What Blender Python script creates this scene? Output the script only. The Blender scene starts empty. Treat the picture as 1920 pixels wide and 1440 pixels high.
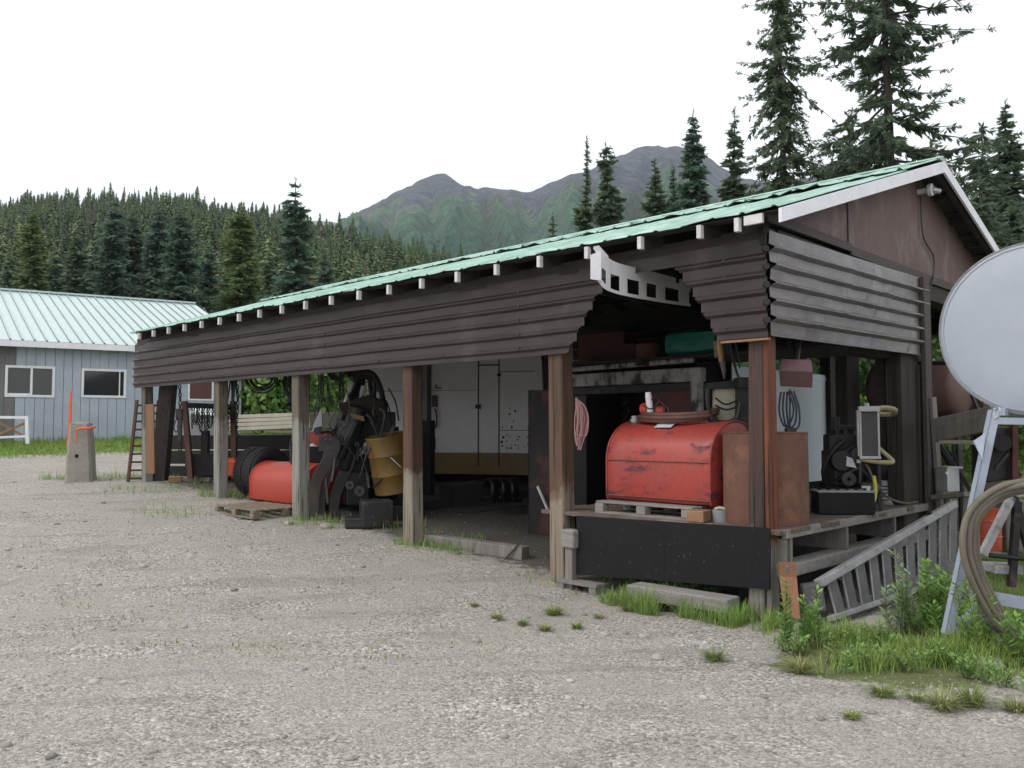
import bpy, math, random
import numpy as np
from mathutils import Vector, Matrix, noise
random.seed(7)
V = Vector
scene = bpy.context.scene
COL = scene.collection
# ------------------------------------------------------------------ camera model (photo 1920x1440)
F = 1580.0; HOR = 802.0; CAMH = 1.6
PITCH = math.atan((HOR-720)/F)
cp, sp = math.cos(PITCH), math.sin(PITCH)
def ray(px, py):
    x = px-960; u = -(py-720); d = F
    return V((x, d*cp-u*sp, u*cp+d*sp))
CAM = V((0, 0, CAMH))
def D(px, py, Y):
    r = ray(px, py); return CAM + r*(Y/r.y)
GP = [(-50,0),(7.5,0),(8.5,.04),(10.15,.17),(11.9,.30),(13.6,.46),(15.6,.60),(20,.86),(24,1.1),(30,1.35),(60,2.0),(110,3.0),(3000,30)]
def gz(x, y):
    for (a, za), (b, zb) in zip(GP, GP[1:]):
        if y <= b:
            t = (y-a)/(b-a); return za+(zb-za)*t
    return GP[-1][1]
def G(px, py):
    r = ray(px, py); t = 0.0; Y = 4.0
    while Y < 120:
        p = CAM + r*(Y/r.y)
        if p.z <= gz(p.x, p.y): return p
        Y += .03
    return p
# ------------------------------------------------------------------ shed frame: local x along the eave (towards the right front), local y across (towards the back right)
C0 = V((2.11, 6.96, 0)); AX = V((.7165, -.6975, 0)).normalized(); AY = V((.6975, .7165, 0)).normalized()
SH = Matrix(((AX.x, AY.x, 0, C0.x), (AX.y, AY.y, 0, C0.y), (0, 0, 1, 0), (0, 0, 0, 1)))
SHA = math.atan2(AX.y, AX.x)
def W(x, y, z): return SH @ V((x, y, z))
def toL(p):
    d = p-C0; return V((d.dot(AX), d.dot(AY), p.z))
def LS(px, py, ly):
    r = ray(px, py); t = (ly-(CAM-C0).dot(AY))/r.dot(AY); return toL(CAM+r*t)
def LX(px, py, lx):
    r = ray(px, py); t = (lx-(CAM-C0).dot(AX))/r.dot(AX); return toL(CAM+r*t)
# ------------------------------------------------------------------ mesh builder
class MB:
    def __init__(s, M=None): s.v = []; s.f = []; s.m = []; s.M = M; s.mi = 0
    def add(s, vs, fs):
        o = len(s.v)
        for p in vs:
            p = V(p)
            if s.M: p = s.M @ p
            s.v.append((p.x, p.y, p.z))
        for f in fs: s.f.append(tuple(i+o for i in f)); s.m.append(s.mi)
        return s
    def box(s, c, sz, R=None):
        c = V(c); hx, hy, hz = sz[0]/2, sz[1]/2, sz[2]/2
        if isinstance(R, (int, float)): R = Matrix.Rotation(R, 3, 'Z')
        vs = []
        for dx in (-hx, hx):
            for dy in (-hy, hy):
                for dz in (-hz, hz):
                    d = V((dx, dy, dz)); vs.append(c+(R @ d if R else d))
        return s.add(vs, [(0,1,3,2),(4,6,7,5),(0,4,5,1),(2,3,7,6),(0,2,6,4),(1,5,7,3)])
    def bb(s, x0, x1, y0, y1, z0, z1): return s.box(((x0+x1)/2, (y0+y1)/2, (z0+z1)/2), (abs(x1-x0), abs(y1-y0), abs(z1-z0)))
    def beam(s, a, b, w, h, up=(0,0,1), taper=1.0):
        a = V(a); b = V(b); d = (b-a).normalized(); u = V(up)
        if abs(d.dot(u)) > .98: u = V((0,1,0)) if abs(d.y) < .9 else V((1,0,0))
        r = d.cross(u).normalized(); u = r.cross(d).normalized()
        vs = []
        for p, k in ((a, 1), (b, taper)):
            for i, j in ((-1,-1),(1,-1),(1,1),(-1,1)): vs.append(p+r*(i*w/2*k)+u*(j*h/2*k))
        return s.add(vs, [(3,2,1,0),(4,5,6,7),(0,1,5,4),(1,2,6,5),(2,3,7,6),(3,0,4,7)])
    def tube(s, pts, r, n=8, r1=None, cap=True, closed=False):
        pts = [V(p) for p in pts]; N = len(pts); vs = []; fs = []
        t0 = (pts[1]-pts[0]).normalized(); u = t0.orthogonal().normalized()
        for i, p in enumerate(pts):
            if closed: t = (pts[(i+1) % N]-pts[i-1]).normalized()
            else: t = (pts[min(i+1, N-1)]-pts[max(i-1, 0)]).normalized()
            u = (u-t*u.dot(t)); u = u.normalized() if u.length > 1e-6 else t.orthogonal().normalized()
            w = t.cross(u); rr = r if r1 is None else r+(r1-r)*i/(N-1)
            if isinstance(r, (list, tuple)): rr = r[i]
            for k in range(n):
                a = 2*math.pi*k/n; vs.append(p+(u*math.cos(a)+w*math.sin(a))*rr)
        for i in range(N if closed else N-1):
            j = (i+1) % N
            for k in range(n): fs.append((i*n+k, i*n+(k+1) % n, j*n+(k+1) % n, j*n+k))
        if cap and not closed: fs.append(tuple(range(n-1, -1, -1))); fs.append(tuple((N-1)*n+k for k in range(n)))
        return s.add(vs, fs)
    def cyl(s, a, b, r, n=12, r1=None): return s.tube([a, b], r, n, r1)
    def lathe(s, prof, o, n=24, R=None, arc=(0, 2*math.pi), close=True):
        o = V(o); vs = []; fs = []; full = abs(arc[1]-arc[0]-2*math.pi) < 1e-4; m = n if full else n+1
        for (r, z) in prof:
            for k in range(m):
                a = arc[0]+(arc[1]-arc[0])*k/n; d = V((r*math.cos(a), r*math.sin(a), z)); vs.append(o+(R @ d if R else d))
        for i in range(len(prof)-1):
            for k in range(n):
                k2 = (k+1) % m
                fs.append((i*m+k, i*m+k2, (i+1)*m+k2, (i+1)*m+k))
        return s.add(vs, fs)
    def prism(s, poly, o, ex, ey, ez, t):   # polygon in (ex,ey), extruded along ez by t
        o = V(o); ex = V(ex); ey = V(ey); ez = V(ez); n = len(poly)
        vs = [o+ex*a+ey*b for a, b in poly]+[o+ex*a+ey*b+ez*t for a, b in poly]
        fs = [tuple(range(n-1, -1, -1)), tuple(range(n, 2*n))]+[(i, (i+1) % n, (i+1) % n+n, i+n) for i in range(n)]
        return s.add(vs, fs)
    def poly(s, pts, n, t):  # thick polygon from 3d points, thickness t along n
        n = V(n).normalized(); k = len(pts); vs = [V(p) for p in pts]+[V(p)+n*t for p in pts]
        return s.add(vs, [tuple(range(k-1, -1, -1)), tuple(range(k, 2*k))]+[(i, (i+1) % k, (i+1) % k+k, i+k) for i in range(k)])
    def sheet(s, rows):
        nr = len(rows); nc = len(rows[0]); vs = [p for r in rows for p in r]
        return s.add(vs, [(i*nc+j, i*nc+j+1, (i+1)*nc+j+1, (i+1)*nc+j) for i in range(nr-1) for j in range(nc-1)])
    def build(s, name, mat, parent=None, smooth=False, bevel=0, org=None, solid=0):
        me = bpy.data.meshes.new(name)
        if parent is not None: o0 = ORG[parent.name]
        elif org is not None: o0 = V(org)
        else:
            A = np.array(s.v); o0 = V(((A[:,0].min()+A[:,0].max())/2, (A[:,1].min()+A[:,1].max())/2, A[:,2].min()))
        me.from_pydata([(x-o0.x, y-o0.y, z-o0.z) for x, y, z in s.v], [], s.f)
        for m in (mat if isinstance(mat, (list, tuple)) else [mat]): me.materials.append(m)
        if max(s.m or [0]) > 0: me.polygons.foreach_set('material_index', s.m)
        if smooth:
            me.polygons.foreach_set('use_smooth', [True]*len(me.polygons))
            try: me.set_sharp_from_angle(angle=math.radians(38))
            except Exception: pass
        me.update()
        ob = bpy.data.objects.new(name, me); COL.objects.link(ob)
        if parent is not None: ob.parent = parent
        else: ob.location = o0
        ORG[ob.name] = o0
        if solid:
            md = ob.modifiers.new('solid', 'SOLIDIFY'); md.thickness = solid; md.offset = 0
        if bevel:
            md = ob.modifiers.new('bevel', 'BEVEL'); md.width = bevel; md.segments = 2; md.limit_method = 'ANGLE'; md.angle_limit = math.radians(50)
        return ob
ORG = {}
def thing(name, label, cat, loc, group=None):
    o = bpy.data.objects.new(name, None); COL.objects.link(o); o.location = V(loc); o.empty_display_size = .2
    ORG[o.name] = V(loc); o['label'] = label; o['category'] = cat
    if group: o['group'] = group
    return o
def tag(o, label=None, cat=None, group=None, kind=None):
    if label: o['label'] = label
    if cat: o['category'] = cat
    if group: o['group'] = group
    if kind: o['kind'] = kind
    return o
def dup(root, loc, rz=0, sc=1, label=None, group=None):
    r = root.copy(); COL.objects.link(r); r.location = V(loc); r.rotation_euler = (0, 0, rz); r.scale = (sc,)*3 if isinstance(sc, (int, float)) else sc
    if label: r['label'] = label
    if group: r['group'] = group
    for ch in list(root.children):
        c = ch.copy(); COL.objects.link(c); c.parent = r
        for g in list(ch.children):
            d = g.copy(); COL.objects.link(d); d.parent = c
    return r
def spl(pts, n=8):
    pts = [V(p) for p in pts]; P = [pts[0]*2-pts[1]]+pts+[pts[-1]*2-pts[-2]]; out = []
    for i in range(1, len(P)-2):
        a, b, c, d = P[i-1:i+3]
        for k in range(n):
            t = k/n
            out.append(.5*((2*b)+(c-a)*t+(2*a-5*b+4*c-d)*t*t+(3*b-a-3*c+d)*t**3))
    out.append(P[-2]); return out
def npmesh(name, v, f, mats, mi=None, smooth=False, parent=None, loc=None):
    v = np.asarray(v, dtype=np.float32); f = np.asarray(f, dtype=np.int32)
    k = f.shape[1]; me = bpy.data.meshes.new(name)
    me.vertices.add(len(v)); me.vertices.foreach_set('co', v.ravel())
    me.loops.add(f.size); me.loops.foreach_set('vertex_index', f.ravel())
    me.polygons.add(len(f)); me.polygons.foreach_set('loop_start', np.arange(0, f.size, k, dtype=np.int32))
    try: me.polygons.foreach_set('loop_total', np.full(len(f), k, dtype=np.int32))
    except Exception: pass
    for m in mats: me.materials.append(m)
    if mi is not None: me.polygons.foreach_set('material_index', np.asarray(mi, dtype=np.int32))
    if smooth: me.polygons.foreach_set('use_smooth', np.ones(len(f), dtype=bool))
    me.update(calc_edges=True); me.validate()
    ob = bpy.data.objects.new(name, me); COL.objects.link(ob)
    if parent is not None: ob.parent = parent
    if loc is not None: ob.location = V(loc)
    ORG[ob.name] = V(loc) if loc is not None else V((0, 0, 0))
    return ob
# ------------------------------------------------------------------ materials
def ramp(nt, fac, stops):
    r = nt.nodes.new('ShaderNodeValToRGB'); e = r.color_ramp.elements
    while len(e) < len(stops): e.new(.5)
    for el, (p, c) in zip(e, stops):
        el.position = p; el.color = (c, c, c, 1) if isinstance(c, (int, float)) else (*c, 1)
    nt.links.new(fac, r.inputs[0]); return r.outputs[0]
def mix(nt, fac, a, b, mode='MIX'):
    m = nt.nodes.new('ShaderNodeMix'); m.data_type = 'RGBA'; m.blend_type = mode
    for k, x in ((0, fac), (6, a), (7, b)):
        if isinstance(x, (int, float)): m.inputs[k].default_value = x if k == 0 else (x, x, x, 1)
        elif isinstance(x, tuple): m.inputs[k].default_value = (*x, 1)
        else: nt.links.new(x, m.inputs[k])
    return m.outputs[2]
def noisef(nt, vec, scale, detail=6, rough=.6, dist=0):
    n = nt.nodes.new('ShaderNodeTexNoise'); n.inputs['Scale'].default_value = scale; n.inputs['Detail'].default_value = detail
    n.inputs['Roughness'].default_value = rough; n.inputs['Distortion'].default_value = dist; nt.links.new(vec, n.inputs['Vector']); return n.outputs[0]
def coords(nt, rotz=0, st=(1,1,1)):
    tc = nt.nodes.new('ShaderNodeTexCoord')
    m1 = nt.nodes.new('ShaderNodeMapping'); m1.inputs['Rotation'].default_value = (0, 0, -rotz); nt.links.new(tc.outputs['Object'], m1.inputs[0])
    m2 = nt.nodes.new('ShaderNodeMapping'); m2.inputs['Scale'].default_value = st; nt.links.new(m1.outputs[0], m2.inputs[0])
    return tc.outputs['Object'], m2.outputs[0]
def mat(name, c, c2=None, rough=.7, metal=0, scale=6, st=(1,1,1), rotz=0, fine=.25, bump=.15, bscale=None, dirt=None, dthr=(.55,.7), dscale=3, spec=.5, island=0, trans=0, dst=None, drough=None):
    m = bpy.data.materials.new(name); m.use_nodes = True; nt = m.node_tree; b = nt.nodes['Principled BSDF']
    raw, vec = coords(nt, rotz, st)
    c2 = c2 or tuple(x*.7 for x in c)
    n1 = noisef(nt, vec, scale); col = mix(nt, ramp(nt, n1, [(.3, 0), (.7, 1)]), c, c2)
    n2 = noisef(nt, vec, scale*7, 4, .7)
    col = mix(nt, fine, col, ramp(nt, n2, [(.25, .35), (.75, 1.0)]), 'MULTIPLY') if fine else col
    if dirt:
        dv = raw
        if dst:
            mm = nt.nodes.new('ShaderNodeMapping'); mm.inputs['Scale'].default_value = dst; nt.links.new(raw, mm.inputs[0]); dv = mm.outputs[0]
        dm = ramp(nt, noisef(nt, dv, dscale, 8, .65, .3), [(dthr[0], 0), (dthr[1], 1)]); col = mix(nt, dm, col, dirt)
        if drough is not None:
            rr = nt.nodes.new('ShaderNodeMapRange'); nt.links.new(dm, rr.inputs[0]); rr.inputs[3].default_value = rough; rr.inputs[4].default_value = drough; nt.links.new(rr.outputs[0], b.inputs['Roughness'])
    if island:
        g = nt.nodes.new('ShaderNodeNewGeometry'); oi = nt.nodes.new('ShaderNodeObjectInfo')
        col = mix(nt, island, col, ramp(nt, g.outputs['Random Per Island'], [(0, .55), (1, 1.3)]), 'MULTIPLY')
        col = mix(nt, .5, col, ramp(nt, oi.outputs['Random'], [(0, (.75, .8, .7)), (.5, (1, 1, 1)), (1, (1.2, 1.12, .9))]), 'MULTIPLY')
    nt.links.new(col, b.inputs['Base Color']); b.inputs['Metallic'].default_value = metal
    if not (dirt and drough is not None): b.inputs['Roughness'].default_value = rough
    b.inputs['Specular IOR Level'].default_value = spec
    if bump:
        bp = nt.nodes.new('ShaderNodeBump'); bp.inputs['Strength'].default_value = bump; bp.inputs['Distance'].default_value = .02
        nt.links.new(noisef(nt, vec, bscale or scale*5, 6, .65), bp.inputs['Height']); nt.links.new(bp.outputs[0], b.inputs['Normal'])
    if trans:
        tr = nt.nodes.new('ShaderNodeBsdfTranslucent'); nt.links.new(col, tr.inputs[0]); ms = nt.nodes.new('ShaderNodeMixShader'); ms.inputs[0].default_value = trans
        nt.links.new(b.outputs[0], ms.inputs[1]); nt.links.new(tr.outputs[0], ms.inputs[2]); nt.links.new(ms.outputs[0], nt.nodes['Material Output'].inputs[0])
    return m
M = {}
A_ = SHA
M['siding'] = mat('siding_metal', (.064,.047,.047), (.043,.032,.032), rough=.42, spec=.32, scale=1.3, st=(1,1,6), rotz=A_, fine=.3, bump=.12, bscale=5, dirt=(.08,.06,.065), dthr=(.56,.72), dscale=1.4)
M['siding_end'] = mat('siding_metal_lit_stained', (.2,.178,.176), (.135,.118,.117), rough=.32, scale=1.6, st=(1,1,5), rotz=A_, fine=.3, bump=.25, bscale=4, dirt=(.25,.235,.235), dthr=(.55,.7), dscale=2)  # same siding, stained, with the gable end's brighter sheen put into the colour
M['screw'] = mat('screw_heads', (.03,.03,.03), rough=.5, bump=0)
M['roofgreen'] = mat('roof_green_metal', (.2,.39,.3), (.33,.52,.43), rough=.45, scale=1.1, st=(3,.4,1), rotz=A_, fine=.3, bump=.2, bscale=8, dirt=(.44,.62,.54), dthr=(.46,.66), dscale=2.2, drough=.7)
M['roofunder'] = mat('roof_underside', (.05,.045,.04), rough=.8)
M['white'] = mat('white_painted_wood', (.86,.86,.9), (.74,.75,.79), rough=.55, scale=4, fine=.2, bump=.1, dirt=(.3,.29,.28), dthr=(.66,.78), dscale=4)
M['tailwhite'] = mat('white_tail_paint', (.78,.77,.78), (.6,.58,.58), rough=.7, scale=9, fine=.3)
M['darkwood'] = mat('dark_brown_wood', (.045,.033,.028), (.022,.017,.015), rough=.8, scale=2, st=(1,6,8), rotz=A_, bump=.3)
M['ply'] = mat('weathered_plywood', (.16,.105,.098), (.12,.08,.075), rough=.75, scale=1.2, st=(1,1,.7), fine=.3, bump=.2, bscale=20, dirt=(.21,.17,.155), dthr=(.52,.72), dscale=2.2, dst=(1.3,1.3,.7))
M['trim'] = mat('weathered_trim_board', (.11,.09,.082), (.065,.052,.048), rough=.85, scale=3, st=(1,8,8), rotz=A_, fine=.4)
def postmat(name, c, c2, low, hgt=.5):
    m = mat(name, c, c2, rough=.8, scale=1.3, st=(9,9,.7), fine=.55, bump=.55, bscale=9)
    nt = m.node_tree; b = nt.nodes['Principled BSDF']; lk = b.inputs['Base Color'].links[0].from_socket
    raw, vec = coords(nt, 0, (1,1,1)); sx = nt.nodes.new('ShaderNodeSeparateXYZ'); nt.links.new(raw, sx.inputs[0])
    mr = nt.nodes.new('ShaderNodeMapRange'); nt.links.new(sx.outputs[2], mr.inputs[0]); mr.inputs[1].default_value = hgt-.35; mr.inputs[2].default_value = hgt+.45; mr.inputs[3].default_value = 1; mr.inputs[4].default_value = 0
    n = noisef(nt, vec, 5, 5); ad = nt.nodes.new('ShaderNodeMath'); ad.operation = 'ADD'; nt.links.new(mr.outputs[0], ad.inputs[0]); nt.links.new(n, ad.inputs[1])
    f = ramp(nt, ad.outputs[0], [(.75, 0), (.95, 1)])
    low_c = mix(nt, ramp(nt, noisef(nt, coords(nt, 0, (12,12,.8))[1], 2, 5), [(.35, .45), (.7, 1.1)]), tuple(x*.6 for x in low), low)
    nt.links.new(mix(nt, f, lk, low_c), b.inputs['Base Color']); 
    # long dark checks down the grain
    ck = ramp(nt, noisef(nt, coords(nt, 0, (30,30,.55))[1], 1.6, 3, .5), [(.35, .2), (.42, 1)])
    nt.links.new(mix(nt, 1.0, b.inputs['Base Color'].links[0].from_socket, ck, 'MULTIPLY'), b.inputs['Base Color'])
    return m
M['post_red'] = postmat('post_redbrown', (.27,.075,.028), (.09,.04,.027), (.2,.18,.155), .25)
M['post_dark2'] = postmat('post_dark_weathered', (.11,.062,.042), (.05,.036,.03), (.26,.24,.21), .25)
M['post_tan'] = postmat('post_tan', (.17,.1,.056), (.075,.05,.033), (.27,.225,.17), .6)
M['post_brown'] = postmat('post_brown', (.16,.075,.042), (.06,.04,.032), (.28,.25,.19), .7)
M['post_grey'] = postmat('post_grey', (.19,.165,.12), (.11,.1,.075), (.3,.29,.26), 1.3)
M['post_dark'] = postmat('post_dark', (.062,.045,.036), (.035,.028,.024), (.1,.08,.065), .3)
M['oldwood'] = mat('old_grey_wood', (.30,.275,.25), (.17,.155,.14), rough=.85, scale=1.6, st=(8,8,.9), fine=.5, bump=.4)
M['greyplank'] = mat('silver_grey_plank', (.36,.34,.32), (.22,.205,.19), rough=.85, scale=2.5, st=(1,9,9), rotz=A_, fine=.5, bump=.4)
M['deckwood'] = mat('deck_wood', (.2,.155,.125), (.1,.078,.062), rough=.85, scale=1.8, st=(8,1.2,8), rotz=A_, fine=.5, bump=.4, dirt=(.3,.26,.22), dthr=(.55,.7))
M['palletwood'] = mat('pallet_wood', (.3,.24,.18), (.18,.14,.105), rough=.85, scale=3, st=(1.2,8,8), rotz=A_, fine=.45, bump=.35)
M['blacktimber'] = mat('oily_black_timber', (.03,.025,.022), (.016,.014,.013), rough=.8, scale=3, st=(1,6,6), rotz=A_, bump=.3)
M['blackpanel'] = mat('black_rubber_panel', (.012,.0125,.014), (.009,.0095,.011), rough=.7, spec=.25, scale=2, fine=.2, bump=.1, dirt=(.11,.11,.11), dthr=(.64,.69), dscale=30)
M['red'] = mat('red_tank_paint', (.45,.05,.035), (.35,.07,.058), rough=.42, scale=2.6, fine=.35, bump=.15, dirt=(.085,.03,.035), dthr=(.55,.66), dscale=3.6, dst=(1,1,2.2), drough=.7)
M['redclean'] = mat('bright_red_paint', (.45,.055,.032), (.37,.047,.03), rough=.42, scale=2, fine=.12, bump=.04)
M['rust'] = mat('brown_rust', (.175,.082,.055), (.12,.057,.04), rough=.8, scale=2.2, fine=.35, bump=.2, bscale=40, dirt=(.25,.12,.075), dthr=(.5,.75), dscale=3)
M['rusttank'] = mat('faded_brown_tank', (.17,.105,.09), (.12,.07,.06), rough=.6, scale=2, fine=.25, bump=.1)
M['rustplate'] = mat('orange_rust_plate', (.32,.15,.085), (.24,.105,.06), rough=.8, scale=5, fine=.3, bump=.15)
M['black'] = mat('black_paint', (.011,.011,.012), (.018,.018,.019), rough=.55, scale=9, fine=.3, bump=.2)
M['blackgloss'] = mat('black_plastic', (.008,.008,.01), rough=.4, spec=.3, scale=9, fine=.1, bump=.03)
M['soot'] = mat('soot_black', (.008,.008,.009), rough=.9, bump=.1)
M['steel'] = mat('dull_steel', (.085,.078,.078), (.05,.045,.045), rough=.5, metal=.5, scale=5, fine=.3, bump=.15, dirt=(.1,.06,.045), dthr=(.55,.7), dscale=4)
M['darksteel'] = mat('oily_dark_steel', (.045,.042,.042), (.025,.024,.024), rough=.45, metal=.4, scale=7, fine=.3, bump=.2, dirt=(.11,.085,.07), dthr=(.6,.72), dscale=6)
M['oldsteel'] = mat('worn_bare_steel', (.22,.2,.19), (.12,.11,.1), rough=.45, metal=.5, scale=7, fine=.3, bump=.2, dirt=(.06,.04,.03), dthr=(.5,.65), dscale=6)
M['galv'] = mat('galvanised_metal', (.55,.56,.57), (.42,.43,.44), rough=.45, metal=.4, scale=5, fine=.2, bump=.06)
M['tankgrey'] = mat('pale_grey_tank_paint', (.37,.43,.51), (.42,.45,.5), rough=.62, scale=1.2, fine=.12, bump=.04, dirt=(.33,.27,.2), dthr=(.74,.8), dscale=9)
M['standblue'] = mat('pale_blue_angle_iron', (.4,.46,.56), (.3,.35,.43), rough=.55, scale=5, fine=.25, bump=.1, dirt=(.2,.13,.09), dthr=(.64,.72), dscale=8)
M['tarp'] = mat('teal_tarp', (.02,.2,.15), (.014,.14,.11), rough=.4, scale=4, fine=.2, bump=.6, bscale=5)
M['yellow'] = mat('dirty_yellow_paint', (.2,.115,.02), (.13,.075,.016), rough=.6, scale=4, fine=.3, bump=.1, dirt=(.1,.06,.03), dthr=(.58,.7), dscale=4)
M['ochre'] = mat('ochre_stripe_paint', (.26,.17,.06), (.2,.13,.05), rough=.5, scale=3, fine=.2, bump=.05)
M['trailerwhite'] = mat('dirty_white_panel', (.88,.88,.9), (.78,.78,.8), rough=.5, scale=1, fine=.15, bump=.03, dirt=(.22,.19,.17), dthr=(.7,.76), dscale=5)
M['boxblue'] = mat('pale_blue_white_panel', (.76,.84,.92), (.68,.77,.86), rough=.45, scale=1, fine=.12, bump=.03)
M['dirtywhite'] = mat('grimy_white_frame', (.5,.49,.48), (.3,.29,.28), rough=.6, scale=3, fine=.3, bump=.1, dirt=(.04,.035,.03), dthr=(.48,.6), dscale=7, dst=(1,1,.4))
M['tyre'] = mat('tyre_rubber', (.02,.02,.021), (.032,.031,.03), rough=.75, scale=5, fine=.2, bump=.1)
M['hosetan'] = mat('tan_rubber_hose', (.19,.16,.12), (.13,.112,.085), rough=.6, scale=5, fine=.3, bump=.1)
M['hosecream'] = mat('cream_hose', (.45,.39,.24), (.38,.32,.19), rough=.5, scale=5, fine=.2, bump=.03)
M['hosered'] = mat('redbrown_hose', (.14,.06,.045), (.09,.04,.03), rough=.6, scale=5, fine=.2, bump=.05)
M['cable'] = mat('black_cable', (.012,.012,.014), rough=.45, bump=0)
M['cableblue'] = mat('dark_blue_cable', (.012,.02,.045), rough=.45, bump=0)
M['pinkrope'] = mat('faded_pink_rope', (.42,.22,.22), (.3,.17,.17), rough=.8, scale=20, fine=.3)
M['pinksheet'] = mat('maroon_sheet', (.12,.06,.066), (.19,.11,.12), rough=.4, scale=3, fine=.15, bump=.05)
M['yellowhose'] = mat('yellow_tube', (.55,.48,.05), rough=.4, bump=0)
M['concrete'] = mat('rough_concrete', (.36,.34,.3), (.27,.255,.22), rough=.9, scale=4, fine=.35, bump=.5, bscale=18, dirt=(.2,.19,.165), dthr=(.6,.75), dscale=3)
M['orange'] = mat('fluorescent_orange', (.75,.13,.05), (.65,.1,.04), rough=.5, bump=0, fine=.1)
M['wallblue'] = mat('blue_grey_board_wall', (.42,.49,.56), (.36,.42,.485), rough=.75, scale=1.2, fine=.2, bump=.12, dirt=(.46,.51,.54), dthr=(.55,.7), dscale=1.4, dst=(1,1,.5))
M['wallgrey'] = mat('bare_grey_board', (.2,.2,.2), (.15,.15,.15), rough=.85, scale=1.4, st=(6,6,.6), fine=.3, bump=.2)
M['roofpale'] = mat('pale_green_roof_metal', (.5,.61,.6), (.56,.66,.65), rough=.38, scale=.8, fine=.1, bump=.05)
M['brownboard'] = mat('brown_board', (.13,.055,.045), (.1,.045,.04), rough=.7, scale=3, fine=.2)
M['lumber'] = mat('pale_lumber', (.5,.47,.4), (.4,.37,.31), rough=.8, scale=2, fine=.3, bump=.2)
M['freshwood'] = mat('orange_brown_board', (.36,.2,.11), (.26,.14,.08), rough=.75, scale=1.6, st=(8,8,.8), fine=.4, bump=.2)
M['ladderrust'] = mat('brown_ladder_paint', (.12,.055,.035), (.07,.035,.026), rough=.7, scale=5, fine=.3)
M['greybox'] = mat('grey_cabinet', (.3,.31,.32), (.24,.25,.26), rough=.5, scale=4, fine=.2)
M['mesh_rad'] = mat('radiator_core', (.17,.17,.16), (.1,.1,.095), rough=.6, metal=.3, scale=40, st=(1,1,6), fine=.4, bump=.5)
M['paper'] = mat('white_bag', (.7,.7,.72), (.55,.56,.62), rough=.6, scale=6, bump=.3)
M['cream'] = mat('cream_plastic', (.5,.48,.36), (.42,.4,.3), rough=.5, scale=4)
M['snowplastic'] = mat('clear_windshield', (.5,.55,.62), (.4,.44,.5), rough=.2, scale=4, bump=0)
M['tread'] = mat('grey_tread', (.16,.16,.165), (.1,.1,.1), rough=.6, scale=4, st=(1,1,1), fine=.4, bump=.25)
M['railgrey'] = mat('weathered_grey_rail', (.46,.46,.48), (.28,.28,.29), rough=.75, scale=5, fine=.5, bump=.3, dirt=(.13,.12,.11), dthr=(.56,.68), dscale=9)
M['bark'] = mat('spruce_bark', (.085,.07,.06), (.05,.042,.037), rough=.9, scale=3, st=(4,4,.7), fine=.4, bump=.5)
M['needle'] = mat('spruce_needles', (.18,.25,.165), (.12,.18,.115), rough=.6, scale=.9, fine=0, bump=0, island=.75, trans=.35, spec=.25)
M['needleblue'] = mat('bluish_spruce_needles', (.16,.25,.185), (.11,.18,.13), rough=.6, scale=.9, fine=0, bump=0, island=.75, trans=.35, spec=.25)
M['needleyel'] = mat('yellowish_spruce_needles', (.2,.27,.13), (.14,.21,.1), rough=.6, scale=.7, fine=0, bump=0, island=.75, trans=.35, spec=.25, dirt=(.19,.12,.06), dthr=(.62,.76), dscale=.9)
M['needlefar'] = mat('far_forest_needles', (.15,.2,.09), (.1,.14,.06), rough=.8, scale=.12, fine=0, bump=0, island=.75, spec=.1, dirt=(.17,.175,.075), dthr=(.52,.64), dscale=.16)
M['leaf'] = mat('green_leaves', (.17,.29,.075), (.11,.21,.055), rough=.55, scale=1.3, fine=0, bump=0, island=.8, trans=.3, spec=.3)
M['leafdark'] = mat('dark_green_leaves', (.11,.19,.065), (.07,.13,.045), rough=.55, scale=1.3, fine=0, bump=0, island=.8, trans=.3, spec=.3)
M['weed'] = mat('weed_leaves', (.26,.42,.13), (.19,.34,.1), rough=.55, scale=4, fine=0, bump=0, island=.6, trans=.3, spec=.3)
M['weedgrey'] = mat('silvery_weed_leaves', (.38,.48,.31), (.28,.4,.23), rough=.6, scale=4, fine=0, bump=0, island=.6, trans=.25, spec=.3)
M['weedstem'] = mat('brown_stem', (.12,.075,.045), rough=.8, bump=0)
M['grass'] = mat('grass_blades', (.22,.38,.085), (.3,.4,.13), rough=.6, scale=.8, fine=0, bump=0, island=.7, trans=.3, spec=.2)
M['grasstuft'] = mat('tuft_blades', (.17,.25,.08), (.27,.3,.12), rough=.65, scale=5, fine=0, bump=0, island=.8, trans=.25, spec=.2)
M['grassdry'] = mat('dry_grass_blades', (.34,.34,.16), (.28,.31,.13), rough=.7, scale=1, fine=0, bump=0, island=.7, trans=.2, spec=.2)
def glass(name, tint, rough=.05):
    m = bpy.data.materials.new(name); m.use_nodes = True; b = m.node_tree.nodes['Principled BSDF']
    b.inputs['Base Color'].default_value = (*tint, 1); b.inputs['Roughness'].default_value = rough; b.inputs['Specular IOR Level'].default_value = .6
    return m
M['glass'] = glass('dark_window_glass', (.03,.033,.036), .08)
M['lens'] = glass('lamp_lens', (.7,.72,.72), .15)
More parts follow.
